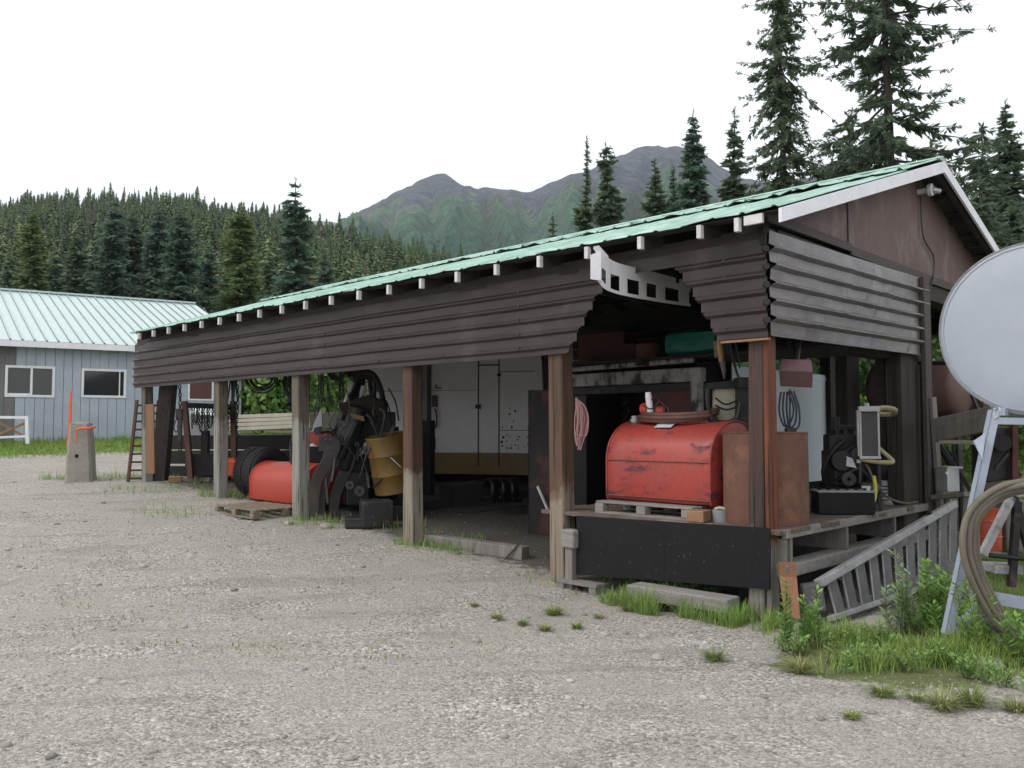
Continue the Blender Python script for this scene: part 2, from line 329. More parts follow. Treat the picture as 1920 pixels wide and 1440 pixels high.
# ------------------------------------------------------------------ ground, gravel, world
def gravel_mat():
    m = bpy.data.materials.new('gravel_ground'); m.use_nodes = True; nt = m.node_tree; b = nt.nodes['Principled BSDF']
    raw, vec = coords(nt)
    def vor(scale, out=0, feat='F1'):
        v = nt.nodes.new('ShaderNodeTexVoronoi'); v.feature = feat; v.inputs['Scale'].default_value = scale; nt.links.new(raw, v.inputs['Vector']); return v
    v1 = vor(60); v2 = vor(31); v3 = vor(130)
    def cellgrey(v, lo, hi):
        s = nt.nodes.new('ShaderNodeSeparateColor'); nt.links.new(v.outputs['Color'], s.inputs[0])
        return s.outputs[0], ramp(nt, s.outputs[0], [(0, lo), (.35, tuple((a+c)/2*.92 for a, c in zip(lo, hi))), (.9, hi), (1, tuple(min(.95, x*1.5) for x in hi))])
    s1, c1 = cellgrey(v1, (.105,.099,.092), (.5,.48,.44))
    s2, c2 = cellgrey(v2, (.11,.105,.098), (.5,.475,.435))
    s3, c3 = cellgrey(v3, (.15,.14,.127), (.44,.42,.38))
    f2 = ramp(nt, noisef(nt, raw, 9, 5), [(.6, 0), (.68, 1)])
    f3 = ramp(nt, noisef(nt, raw, 1.1, 7, .62, .4), [(.4, .25), (.62, .9)])
    col = mix(nt, f2, c1, c2); fine = mix(nt, .3, c3, (.345,.325,.285)); col = mix(nt, f3, col, fine)
    # broad warm / grey patches of the yard
    col = mix(nt, ramp(nt, noisef(nt, raw, .5, 5, .6, .5), [(.35, 0), (.65, .7)]), col, mix(nt, 1, col, (1.0,.985,.945), 'MULTIPLY'))
    col = mix(nt, ramp(nt, noisef(nt, coords(nt, .15, (.5,2.2,1))[1], 1.0, 6, .65, .6), [(.36, .6), (.48, 0)]), col, mix(nt, 1, col, (.68,.67,.66), 'MULTIPLY'))
    at = nt.nodes.new('ShaderNodeAttribute'); at.attribute_name = 'grassy'
    n = noisef(nt, raw, 7, 6, .7); ad = nt.nodes.new('ShaderNodeMath'); ad.operation = 'ADD'; nt.links.new(at.outputs['Fac'], ad.inputs[0]); nt.links.new(n, ad.inputs[1])
    gcol = mix(nt, ramp(nt, noisef(nt, raw, 18, 5), [(.35, 0), (.65, 1)]), (.075,.1,.028), (.13,.15,.05))
    col = mix(nt, ramp(nt, ad.outputs[0], [(.9, 0), (1.1, .9)]), col, gcol)
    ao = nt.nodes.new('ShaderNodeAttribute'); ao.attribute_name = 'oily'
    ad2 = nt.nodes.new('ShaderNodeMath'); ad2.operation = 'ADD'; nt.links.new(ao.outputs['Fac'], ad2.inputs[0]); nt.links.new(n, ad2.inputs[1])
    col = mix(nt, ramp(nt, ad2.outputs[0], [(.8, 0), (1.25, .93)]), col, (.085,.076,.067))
    nt.links.new(col, b.inputs['Base Color']); b.inputs['Roughness'].default_value = .9; b.inputs['Specular IOR Level'].default_value = .25
    h1 = mix(nt, f2, v1.outputs['Distance'], v2.outputs['Distance'])
    bp = nt.nodes.new('ShaderNodeBump'); bp.inputs['Strength'].default_value = .6; bp.inputs['Distance'].default_value = .012; bp.invert = True; nt.links.new(h1, bp.inputs['Height'])
    bp2 = nt.nodes.new('ShaderNodeBump'); bp2.inputs['Strength'].default_value = .5; bp2.inputs['Distance'].default_value = .05; nt.links.new(noisef(nt, raw, 6, 8, .7), bp2.inputs['Height']); nt.links.new(bp.outputs[0], bp2.inputs['Normal'])
    nt.links.new(bp2.outputs[0], b.inputs['Normal'])
    return m
M['gravel'] = gravel_mat()
def lerp_list(a, b, n): return [a+(b-a)*i/n for i in range(n)]
def bump(x, y):
    r = 0
    if y < 32 and -16 < x < 12:
        yl = 6.15+.12*math.sin(x*.8)+.06*x*.3; r = .03*noise.noise(V((x*.7, y*1.1, 0)))+(-.028*math.exp(-((y-yl)/.09)**2)+.016*math.exp(-((y-yl-.2)/.08)**2)+(-.022*math.exp(-((y-yl+1.35)/.1)**2)+.012*math.exp(-((y-yl+1.12)/.08)**2)))*max(0, min(1, (2.3-x)))*(.6+.8*noise.noise(V((x*.9, 1, 1))))+.014*noise.noise(V((x*2.6, y*2.6, 3)))+.007*noise.noise(V((x*7, y*7, 5)))
    return r
def inshed(x, y):
    l = toL(V((x, y, 0))); return l
def grassy(x, y):
    l = toL(V((x, y, 0))); g = 0
    # strip before the far workshop
    s = (x+13.7)*.858+(y-24)*.514; d = (x+13.7)*-.514+(y-24)*.858
    if d > -4.2 and s > -8: g = max(g, min(1, (d+4.2)/1.2))
    # right-hand verge
    e = (x-2.05)+(y-6.6)*-.15
    if l.x > .2: g = max(g, min(1, (l.x-.2)/.5)*min(1, max(0, (y-5.15+.25*math.sin(x*3))/.5)))
    if l.y > 7.5: g = max(g, min(1, l.y-7.5))
    if y > 21 and x > -6: g = max(g, 1)
    if -2.7 < l.x < .2 and -.55 < l.y < .1: g = max(g, .3)
    if l.x < -9 and -2.2 < l.y < -.2: g = max(g, .22)
    return g*.75
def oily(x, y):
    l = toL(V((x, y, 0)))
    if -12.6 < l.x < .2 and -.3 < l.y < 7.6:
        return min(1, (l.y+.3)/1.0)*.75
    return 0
def make_ground():
    xs = [-3000,-1500,-800,-400,-200,-110,-70,-45,-30,-22]+lerp_list(-17, 11, 330)+[11,14,18,25,40,70,110,200,400,800,1500,3000]
    ys = [-200,-80,-30,-12,-4,0]+lerp_list(1.5, 10, 150)+lerp_list(10, 32, 190)+[32,36,42,50,60,75,95,110,150,220,350,600,1000,1800,3000]
    xs = sorted(set(xs)); ys = sorted(set(ys)); v = []; gr = []; oi = []
    for y in ys:
        for x in xs:
            v.append((x, y, gz(x, y)+bump(x, y)))
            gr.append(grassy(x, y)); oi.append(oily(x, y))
    nx = len(xs); f = [(j*nx+i, j*nx+i+1, (j+1)*nx+i+1, (j+1)*nx+i) for j in range(len(ys)-1) for i in range(nx-1)]
    o = npmesh('ground', v, f, [M['gravel']], smooth=True); o['kind'] = 'structure'
    for nm, dat in (('grassy', gr), ('oily', oi)):
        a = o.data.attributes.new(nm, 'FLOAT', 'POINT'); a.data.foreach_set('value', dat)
make_ground()
def gh(x, y): return gz(x, y)+bump(x, y)
# loose stones
def make_stones():
    t = (1+5**.5)/2
    iv = np.array([(-1,t,0),(1,t,0),(-1,-t,0),(1,-t,0),(0,-1,t),(0,1,t),(0,-1,-t),(0,1,-t),(t,0,-1),(t,0,1),(-t,0,-1),(-t,0,1)], float); iv /= np.linalg.norm(iv[0])
    fi = np.array([(0,11,5),(0,5,1),(0,1,7),(0,7,10),(0,10,11),(1,5,9),(5,11,4),(11,10,2),(10,7,6),(7,1,8),(3,9,4),(3,4,2),(3,2,6),(3,6,8),(3,8,9),(4,9,5),(2,4,11),(6,2,10),(8,6,7),(9,8,1)])
    rng = np.random.default_rng(3); vs = []; fs = []; n = 0
    for k in range(36000):
        Y = 3.2+13*rng.random()**1.7; X = (rng.random()*1.3-.68)*Y
        l = toL(V((X, Y, 0)))
        if l.y > .3 and -13 < l.x < .3 and rng.random() < .8: continue
        if l.x > .3 and Y > 5.6: continue
        nz = noise.noise(V((X*.9, Y*.9, 9)))
        if rng.random() > .55+nz*1.3: continue
        s = .0035+.007*rng.random()**2.2
        if rng.random() < .012: s = .014+.02*rng.random()
        if Y > 8: s *= 1.25
        a = rng.random()*6.28; sc = np.array([s*(1+.5*rng.random()), s*(.7+.4*rng.random()), s*(.45+.3*rng.random())])
        p = iv*(1+.3*(rng.random((12,1))-.5))*sc; R = np.array([[math.cos(a),-math.sin(a),0],[math.sin(a),math.cos(a),0],[0,0,1]])
        p = p@R.T+np.array([X, Y, gh(X, Y)+sc[2]*.25]); vs.append(p); fs.append(fi+n*12); n += 1
    m = mat('stone_mixed', (.46,.44,.4), (.3,.285,.265), rough=.85, scale=3, fine=.3, bump=.1, island=.9)
    o = npmesh('gravel_stones', np.vstack(vs), np.vstack(fs), [m]); tag(o, 'loose grey gravel stones scattered over the yard', 'gravel', kind='stuff')
    for (px, py, s) in [(1640*.5+0,0,0)][:0]: pass
make_stones()
ms = mat('pale_rock', (.42,.39,.35), (.3,.28,.25), rough=.85, scale=20, fine=.3, bump=.3)
for i, (px, py, s, lb) in enumerate([(596,972,.1,'pale fist-sized rock against the third shed post'),(612,990,.09,'small rounded rock just right of the third shed post'),(542,985,.07,'small pale rock left of the third shed post'),(1292,1146,.075,'pale rock in the weeds below the black skirt panel'),(1232,1231,.05,'flat rounded stone alone on the gravel'),(1135,1195,.045,'white stone on the gravel beside grass tufts')]):
    p = G(px, py); b = bpy.data.meshes.new('rock'); mb = MB(); prof = []
    mb.lathe([(0.001,-.3*s),(s*.8,-.2*s),(s,.1*s),(s*.75,.5*s),(s*.3,.68*s),(.001,.7*s)], (p.x, p.y, gh(p.x, p.y)), 9)
    mb.v = [(x+.25*s*noise.noise(V((x,y,z))*14+V((i,0,0))), y+.25*s*noise.noise(V((y,x,z))*14), z) for x, y, z in mb.v]
    tag(mb.build('rock', ms, smooth=True), lb, 'rock')
# world: bright overcast, Nishita sky under an even cloud layer
SUN_EL, SUN_AZ = math.radians(52), math.radians(250)
w = bpy.data.worlds.new('World'); scene.world = w; w.use_nodes = True; nt = w.node_tree; nt.nodes.clear()
out = nt.nodes.new('ShaderNodeOutputWorld'); sky = nt.nodes.new('ShaderNodeTexSky'); sky.sky_type = 'NISHITA'; sky.sun_disc = False
sky.sun_elevation = SUN_EL; sky.sun_rotation = SUN_AZ; sky.air_density = 1; sky.dust_density = 4
b1 = nt.nodes.new('ShaderNodeBackground'); b1.inputs[1].default_value = .05; nt.links.new(sky.outputs[0], b1.inputs[0])
tc = nt.nodes.new('ShaderNodeTexCoord'); cl = ramp(nt, noisef(nt, tc.outputs['Generated'], 2.2, 6, .55, .3), [(.3, (.99,.985,.99)), (.7, (1.12,1.11,1.105))])
b2 = nt.nodes.new('ShaderNodeBackground'); b2.inputs[1].default_value = 1.12; nt.links.new(cl, b2.inputs[0])
ad = nt.nodes.new('ShaderNodeAddShader'); nt.links.new(b1.outputs[0], ad.inputs[0]); nt.links.new(b2.outputs[0], ad.inputs[1]); nt.links.new(ad.outputs[0], out.inputs[0])
L = bpy.data.lights.new('sun', 'SUN'); L.energy = .9; L.angle = math.radians(16); L.color = (1, .97, .92)
lo = bpy.data.objects.new('sun', L); COL.objects.link(lo)
sd = V((math.sin(SUN_AZ)*math.cos(SUN_EL), math.cos(SUN_AZ)*math.cos(SUN_EL), math.sin(SUN_EL)))
lo.rotation_euler = sd.to_track_quat('Z', 'Y').to_euler()
cam = bpy.data.cameras.new('camera'); co = bpy.data.objects.new('camera', cam); COL.objects.link(co); scene.camera = co
cam.sensor_width = 36; cam.lens = F/1920*36; cam.clip_end = 9000; cam.clip_start = .05
co.location = CAM; co.rotation_euler = (math.pi/2+PITCH, 0, 0)
scene.view_settings.view_transform = 'Standard'; scene.view_settings.look = 'None'; scene.view_settings.exposure = 0; scene.view_settings.gamma = 1

# ================================================================== THE OPEN SHED
shed = thing('open_pole_shed', 'long open-fronted pole shed with green metal roof and brown corrugated siding', 'shed', W(-6.3, 3.6, .2))
XL = LS(254, 727, 0).x              # far left end of the siding
ZB = 2.345
# --- corrugated siding, ribs run level
def ribprof(z0, z1, pitch=.148, rise=.03, first=.05):
    pr = [(z0, .012)]; z = z0+first
    pr.append((z0+.012, 0))
    while z+.05 < z1:
        pr += [(z, 0), (z+.024, rise), (z+.036, rise), (z+.062, 0)]; z += pitch
    pr.append((z1, 0)); return pr
holeL = [(2.30,1068,662),(2.45,1080,640),(2.62,1097,600),(2.8,1118,560),(2.92,1150,520),(3.02,1185,490)]
holeR = [(2.30,1349,634),(2.45,1335,612),(2.62,1316,585),(2.8,1298,550),(2.92,1275,510),(3.02,1258,492)]
def interp(tab, z):
    if z <= tab[0][0]: return tab[0][1]
    for a, b in zip(tab, tab[1:]):
        if z <= b[0]: return a[1]+(b[1]-a[1])*(z-a[0])/(b[0]-a[0])
    return None
hl = [(LS(px, py, 0).z, LS(px, py, 0).x) for _, px, py in holeL]; hr = [(LS(px, py, 0).z, LS(px, py, 0).x) for _, px, py in holeR]
ZT = 3.17
def side_strip(mb, z0, o0, z1, o1, xa, xb, xc, xd, wob):
    n = max(2, int(abs(xb-xa)/.35)); rows = []
    for k, (z, o, x0, x1) in enumerate(((z0, o0, xa, xb), (z1, o1, xc, xd))):
        rows.append([(x0+(x1-x0)*i/n, -.03-o-wob(x0+(x1-x0)*i/n, z), z+.010*noise.noise(V((x0+(x1-x0)*i/n, 2, 0))*.9)) for i in range(n+1)])
    mb.sheet(rows)
def wob(x, z): return .012*noise.noise(V((x*.8, z*1.3, 0)))+.006*noise.noise(V((x*3, z*5, 4)))
sf = MB(SH); pr = ribprof(ZB, ZT)
for (z0, o0), (z1, o1) in zip(pr, pr[1:]):
    zm = (z0+z1)/2; a0, b0 = interp(hl, zm), interp(hr, zm)
    if a0 is None or b0 is None or b0-a0 < .05: side_strip(sf, z0, o0, z1, o1, XL, .03, XL, .03, wob)
    else:
        q = int((zm-ZB)/.074); j = .03*math.sin(q*12.9)
        side_strip(sf, z0, o0, z1, o1, XL, a0+j, XL, a0+j, wob); side_strip(sf, z0, o0, z1, o1, b0+j, .03, b0+j, .03, wob)
sf.mi = 1
zz = ZB+.09; k = 0
while zz < ZT:
    x = -.35
    while x > XL:
        a0, b0 = interp(hl, zz), interp(hr, zz)
        if (a0 is None or not (a0-.05 < x < b0+.05)) and random.random() < .75:
            sf.cyl((x, -.035, zz), (x, -.066, zz), .014, 8)
        x -= 1.22
    zz += .148; k += 1
sfo = sf.build('front_siding', [M['siding'], M['screw']], shed, solid=.003)
sfo['label'] = 'torn brown corrugated front siding'
# siding sheet joints
sg = MB(SH); zt = 3.24; prg = ribprof(ZB+.01, zt, first=.12); YG = LX(1738, 668, .05).y
for (z0, o0), (z1, o1) in zip(prg, prg[1:]):
    n = 40; rows = []
    for z, o in ((z0, o0*1.5), (z1, o1*1.5)):
        rows.append([(.04+o*1.2+.012*noise.noise(V((y*4, z*6, 8)))+.03*max(0, noise.noise(V((y*9, z*11, 3)))-.32), y, z+(.06*y/YG)) for y in [(-.0)+(YG)*i/n for i in range(n+1)]])
    sg.sheet(rows)
sg.mi = 1
zz = ZB+.16
while zz < 3.2:
    for y in (.07, 1.35, 2.5, 3.72): sg.cyl((.07, y, zz+.06*y/YG), (.083, y, zz+.06*y/YG), .012, 6)
    zz += .148
sg.build('gable_siding', [M['siding_end'], M['screw']], shed, solid=.003)
cr = MB(SH)
for i in range(6): cr.cyl((.025,-.045,ZB+.14+i*.148), (.05,-.075,ZB+.14+i*.148), .028, 8)
cr.build('rib_end_cap', M['black'], shed)
cb = MB(SH); cb.bb(-.02, .03, -.055, -.03, 3.12, 3.25); cb.bb(XL+.1, -.02, -.03, .02, ZT-.03, 3.27); cb.build('eave_beam', M['darkwood'], shed)
bt = MB(SH); bt.bb(-.40, .04, -.05, .0, ZB-.022, ZB-.004); bt.build('bottom_batten', M['freshwood'], shed)
# --- roof
EY, EZ, RY, RZ = -.35, 3.285, 3.6, 4.56
XR = .30; XLR = LS(243, 628, EY).x; slope = (RZ-EZ)/(RY-EY)
def roofsheets(mb, y0, y1, lift, sgn, seed, jag):
    rnd = random.Random(seed); x = XR; wv = .28; n = 0
    while x > XLR:
        w2 = rnd.choice([.84, .84, .84])
        jg = rnd.uniform(-jag, jag); lf = lift+rnd.uniform(0, .012)
        cols = []; xx = 0
        while xx < w2-.01:
            cols += [(xx, 0), (xx+.02, .012), (xx+.045, .012), (xx+.065, 0), (xx+.2, .002)]; xx += wv
        cols.append((w2+.03, .004))
        rows = []
        NR = 5 if jag else 3
        for r in range(NR+1):
            t = r/NR; row = []
            for cx, h in cols:
                y = (y0-jg)+(y1-y0+jg)*t; zz = EZ+slope*(y-EY) if sgn > 0 else EZ+slope*(y-EY)
                fl = (.022*noise.noise(V(((x-cx)*2.3, seed, 0)))+.007*rnd.uniform(-1, 1)+(.03 if seed == 2 and rnd.random() < .12 else 0))*(1-t)**3 if jag else 0
                yy = y if sgn > 0 else 2*RY-y
                row.append((max(x-cx, XLR-.02), yy, zz+h+lf+fl+.004*noise.noise(V((x*3, y*2, seed)))))
            rows.append(row)
        mb.sheet(rows); x -= w2
rf = MB(SH); roofsheets(rf, EY, 2.5, .03, 1, 1, .02); roofsheets(rf, 2.3, RY-.02, .06, 1, 2, .09)
rf.build('front_roof_slope', M['roofgreen'], shed, solid=.004)
rb = MB(SH); roofsheets(rb, EY, RY-.02, .03, -1, 3, .02); rb.build('back_roof_slope', M['roofgreen'], shed, solid=.004)
rc = MB(SH); rc.poly([(XR+.01, RY-.16, RZ+.03), (XR+.01, RY, RZ+.095), (XR+.01, RY+.16, RZ+.03)], (-1,0,0), XR-XLR+.02); rc.build('ridge_cap', M['roofgreen'], shed)
for sgn in (1, -1):
    ud = MB(SH); q0 = (XR-.03, EY+.03, EZ+.021); q1 = (XR-.03, RY-.01, EZ+.021+slope*(RY-.04-EY)); q2 = (XLR+.03, q1[1], q1[2]); q3 = (XLR+.03, q0[1], q0[2])
    pp = [q0, q1, q2, q3]
    if sgn < 0: pp = [(a, 2*RY-b, c) for a, b, c in pp]
    ud.poly(pp, (0,0,1), .006); ud.build('roof_dark_sheet', M['roofunder'], shed)  # thin dark sheet added below the green roofing so its underside reads dark
rk = MB(SH)
for sgn in (1, -1):
    y = -.2
    while y < RY:
        yy = y if sgn > 0 else 2*RY-y; z = EZ+slope*(y-EY)
        rk.box(((XR+XLR)/2, yy, z+.0), (XR-XLR-.1, .09, .03)); y += .55
rk.build('roof_purlins', M['darkwood'], shed)
# rafters with painted tails
XT = LS(1199.7, 450, EY).x; n = 0; x = XT+.607*1
rx = []
while x > XLR+.12: rx.append(x); x -= .607
for x in [XR-.36]+rx:
    r = MB(SH)
    for sgn in (1, -1):
        a = (EY+.035, EZ+slope*.035-.06); e = (RY, RZ-.06)
        f = lambda p: (x, p[0] if sgn > 0 else 2*RY-p[0], p[1])
        r.beam(f(a), f(e), .038, .14)
    ro = r.build('rafter', M['darkwood'], shed)
    t = MB(SH); t.box((x, EY+.012, EZ-.043), (.040, .05, .11)); t.build('painted_tail', M['tailwhite'], ro)
tb = MB(SH)
for x in [rx[0]+.0]: pass
nt_ = MB(SH); nt_.bb(.0, .16, EY-.0, EY+.03, EZ-.06, EZ+.015); nt_.build('fascia_stub', M['tailwhite'], shed)
# barge boards
for sgn, nm in ((1, 'barge_board'), (-1, 'barge_board')):
    b = MB(SH); p0 = (XR, EY, EZ-.02); p1 = (XR, RY, RZ-.02)
    pts = [(XR, EY, EZ+.028), (XR, RY, RZ+.028), (XR, RY, RZ-.10), (XR, EY, EZ-.085)]
    if sgn < 0: pts = [(a, 2*RY-y, c) for a, y, c in pts]
    b.poly(pts, (1,0,0), .025); b.build(nm, M['white'], shed)
lk = MB(SH)
for sgn in (-1,):
    for xx in (.24,): lk.beam((xx, RY+sgn*(EY-RY), EZ-.03), (xx, RY, RZ-.05), .05, .12)
    y = 0
    for i in range(7):
        y = i*.6; zz = EZ+slope*(y-EY)-.0; lk.box((.13, RY-sgn*(RY-y), zz-.02), (.24, .04, .08))
lk.build('gable_lookouts', M['darkwood'], shed)
# gable wall
CH = 3.38
gw = MB(SH); zt = lambda y: RZ+.0-slope*abs(y-RY)
gw.poly([(0, -.0, CH), (0, 2*RY, CH), (0, 2*RY, zt(2*RY)), (0, RY, zt(RY)), (0, 0, zt(0))], (-1,0,0), .02)
gw.build('gable_wall', M['ply'], shed)
gt = MB(SH); gt.bb(.003, .035, 0, 1.7, CH-.06, CH+.02); gt.bb(.003, .028, 1.72, 2*RY, CH-.09, CH+.0); gt.bb(.003,.012,1.68,1.7,CH,3.9); gt.build('gable_trim', M['trim'], shed)
gb = MB(SH); gb.bb(-.2, .0, -.02, 2*RY, 3.1, CH-.1); gb.bb(-.06, .02, .2, 3.9, CH-.17, CH-.1); gb.build('gable_beam', M['darkwood'], shed)
# second gable at the far end
g2 = MB(SH); XE = XLR+.35
g2.poly([(XE, 0, CH), (XE, 2*RY, CH), (XE, 2*RY, zt(2*RY)), (XE, RY, zt(RY)), (XE, 0, zt(0))], (1,0,0), .02); g2.build('far_gable_wall', M['ply'], shed)
tr = MB(SH)
for x in (-2.6, -4.7, -6.7, -8.6, -10.5): tr.bb(x-.04, x+.04, 0, 2*RY, 3.12, 3.3); tr.beam((x, RY, 3.3), (x, RY, RZ-.1), .05, .1); tr.beam((x, 1.6, 3.3), (x, RY, RZ-.2), .04, .09)
tr.build('tie_beams', M['darkwood'], shed)
tp = MB(SH); tp.bb(XL+.05, 0, 2*RY-.1, 2*RY+.05, 3.0, 3.27); tp.bb(XL+.05, 0, RY-.08, RY+.08, 3.0, 3.12); tp.build('rear_beams', M['darkwood'], shed)
# posts: pixel centre of foot and top -> local x
def post(pxb, pyb, pxt, m, w=.17, ly=.085, zb=None, zt_=2.6, name='post', lab=None):
    xb = LS(pxb, pyb, ly).x; pw = W(xb, ly, 0); z0 = gz(pw.x, pw.y) if zb is None else zb
    xt = LS(pxt, 660, ly).x
    p = MB(SH); nseg = 6; rows = []
    for i in range(nseg+1):
        t = i/nseg; x = xb+(xt-xb)*t; z = z0-.1+(zt_-z0+.1)*t; ww = w*(1+.06*noise.noise(V((xb*3, t*4, 1))))
        c = .013
        ring = [(-ww/2+c,-ww/2),(ww/2-c,-ww/2),(ww/2,-ww/2+c),(ww/2,ww/2-c),(ww/2-c,ww/2),(-ww/2+c,ww/2),(-ww/2,ww/2-c),(-ww/2,-ww/2+c)]
        rows.append([(x+a, ly+b, z) for a, b in ring+[ring[0]]])
    p.sheet(rows); p.add([r for r in rows[-1][:-1]], [tuple(range(8))])
    o = p.build(name, m, shed)
    if lab: o['label'] = lab
    return o
post(1425, 1165, 1425, M['post_dark2'], .14, ly=.08, lab='dark brown weathered corner post')
s = MB(SH); pk = LS(1425, 800, .08).x+.071; s.bb(pk, pk+.045, .012, .155, -.05, ZB+.05); o = s.build('corner_plank', M['post_red'], shed, bevel=.006); o['label'] = 'rust red plank on the corner post'
post(1056, 1097, 1050, M['post_tan'], .19, lab='tan post with long splits')
post(775, 1025, 773, M['post_brown'], .18)
post(565, 978, 563, M['post_grey'], .185)
post(414, 935, 415, M['post_grey'], .17)
post(277, 903, 277, M['post_grey'], .16)
# rear and middle rows
for ly in (RY, 2*RY-.1):
    for x in (-2.6, -5.6, -8.8, XL+.1):
        if ly == RY and x in (-2.6,): continue
        pw = W(x, ly, 0); p = MB(SH); p.bb(x-.085, x+.085, ly-.085, ly+.085, gz(pw.x, pw.y)-.1, 3.05); p.build('inner_post', M['post_dark'], shed)
def gpost(pxl, pxr, m, lx, z0, z1, d=.17, nm='gable_post', lab=None):
    y0 = LX(pxl, 800, lx).y; y1 = LX(pxr, 800, lx).y; p = MB(SH); p.bb(lx-d, lx, y0, y1, z0, z1); o = p.build(nm, m, shed, bevel=.006)
    if lab: o['label'] = lab
gpost(1692, 1722, M['post_dark'], -.0, .3, 3.1, lab='dark centre post of the gable end')
gpost(1724, 1737, M['post_dark'], .03, -.05, 2.3, .05, 'corner_board'); gpost(1739, 1750, M['trim'], .10, -.05, 3.3, .05, 'corner_board')
gpost(1590, 1614, M['post_dark'], -1.6, .2, 3.1, nm='inner_post')
gpost(1845, 1875, M['post_dark'], 0, -.05, 3.1, nm='gable_post')
lb = MB(SH); y = LX(1762, 950, .15).y; lb.beam((.16, y+.1, 0), (.12, LX(1745, 745, .1).y, LX(1745, 745, .1).z), .035, .14, up=(0,1,0)); lb.build('leaning_board', M['oldwood'], None)
tag(bpy.data.objects['leaning_board'], 'grey board leaning upright at the gable end beside the centre post', 'board')
# security light + cable
sl = MB(SH); q = LX(1750, 355, .17); sl.cyl((.12, q.y, q.z), (.16, q.y, q.z), .07, 16); sl.beam((0, q.y, q.z), (.12, q.y, q.z), .05, .05); slo = sl.build('light_base', M['white'], shed, smooth=True)
s2 = MB(SH); s2.tube([(.16, q.y+.01, q.z), (.22, q.y+.07, q.z-.02)], .03, 10); s2.lathe([(.02,0),(.045,.03),(.06,.09),(.06,.11)], (.2, q.y+.06, q.z-.015), 14, Matrix.Rotation(math.radians(75), 3, V((.3,-1,0)).normalized())@Matrix.Identity(3)); s2.build('lamp_head', M['galv'], slo, smooth=True)
cbm = MB(SH); q2 = LX(1752, 520, .04)
cbm.tube(spl([(.03, q.y, q.z-.05), (.03, q.y+.05, q.z-.5), (.03, q2.y+.02, q2.z+.25), (.04, q2.y-.05, q2.z), (.09, YG+.02, 3.1), (.09, YG+.03, 2.2), (.09, YG+.02, .8)]), .008, 6); cbm.build('wall_cable', M['cable'], shed)
# ================================================================== RIGHT BAY: deck and what stands on it
DZ = .76
deck = thing('wooden_deck', 'low weathered plank deck raised on timbers at the right end of the shed', 'deck', W(-1.3, 2, 0))
d = MB(SH); y = .0; rnd = random.Random(5)
while y < 3.85:
    w_ = .19; d.box((-1.3+.07+rnd.uniform(-.03,.03), y+w_/2, DZ-.02+rnd.uniform(-.003,.003)), (2.62, w_-.012, .04)); y += w_
d.build('deck_boards', M['deckwood'], deck, bevel=.004)
d = MB(SH); d.bb(.045, .09, .12, 3.8, DZ-.075, DZ-.0); e = d.build('edge_board', M['greyplank'], deck, bevel=.005)
for y in (.13, .22, 1.35, 2.55, 3.72):
    d = MB(SH); d.bb(-.9, .07, y, y+.045, DZ-.29, DZ-.078); d.build('spacer_block', M['oldwood'], deck)
d = MB(SH); d.bb(-.1, .09, .1, 3.85, DZ-.40, DZ-.292); d.build('lower_plank', M['greyplank'], deck, bevel=.012)
d = MB(SH)
for x in (-.6, -1.5, -2.4): d.bb(x-.06, x+.06, .15, 3.8, DZ-.24, DZ-.045)
for x, y in ((-.6,.5),(-2.3,.5),(-.6,3.5),(-2.3,3.5)): d.bb(x-.08,x+.08,y-.08,y+.08,-.05,DZ-.24)
d.build('deck_joists', M['blacktimber'], deck)
# black skirt panel in front of the deck
p = [LS(1083, 967, -.03), LS(1445, 990, -.03), LS(1445, 1105, -.03), LS(1083, 1076, -.03)]
s = MB(SH); s.poly([(q.x, -.03, q.z) for q in p], (0,-1,0), .018)
xm = LS(1247, 1000, -.03).x; s.bb(xm-.003, xm+.003, -.0505, -.049, .3, .765)
tag(s.build('black_skirt_panel', M['blackpanel'], bevel=.003), 'black rubber-faced skirt panel across the deck front between two posts', 'panel')
# small grey post with bolted block beside the tan post
t = thing('short_post', 'short pale grey post with a block on top beside the tan shed post', 'post', W(LS(1072,1090,-.05).x, -.05, 0))
xs_ = LS(1072, 1090, -.05).x; s = MB(SH); s.bb(xs_-.045, xs_+.045, -.1, .0, -.05, .42); s.build('shaft', M['oldwood'], t, bevel=.006)
s = MB(SH); s.bb(xs_-.085, xs_+.085, -.125, .01, .42, .6); s.build('top_block', M['greyplank'], t, bevel=.02)
# sleeper and small pallet under the panel
a, b = LS(1180, 1108, -.2), LS(1365, 1120, -.2)
s = MB(SH); s.box(((a.x+b.x)/2, -.12, .06+.07), (abs(b.x-a.x), .22, .12), .03); tag(s.build('grey_sleeper', M['greyplank'], bevel=.012), 'pale grey timber sleeper lying in the weeds under the black panel', 'timber')
s = MB(SH); x = LS(1110, 1085, .1).x; s.box((x, .1, .1), (.5, .5, .03)); s.box((x-.2, .1, .04), (.08, .5, .08)); s.box((x+.2, .1, .04), (.08, .5, .08)); tag(s.build('low_wooden_stand', M['oldwood']), 'small dark wooden stand on the ground behind the short post', 'stand')

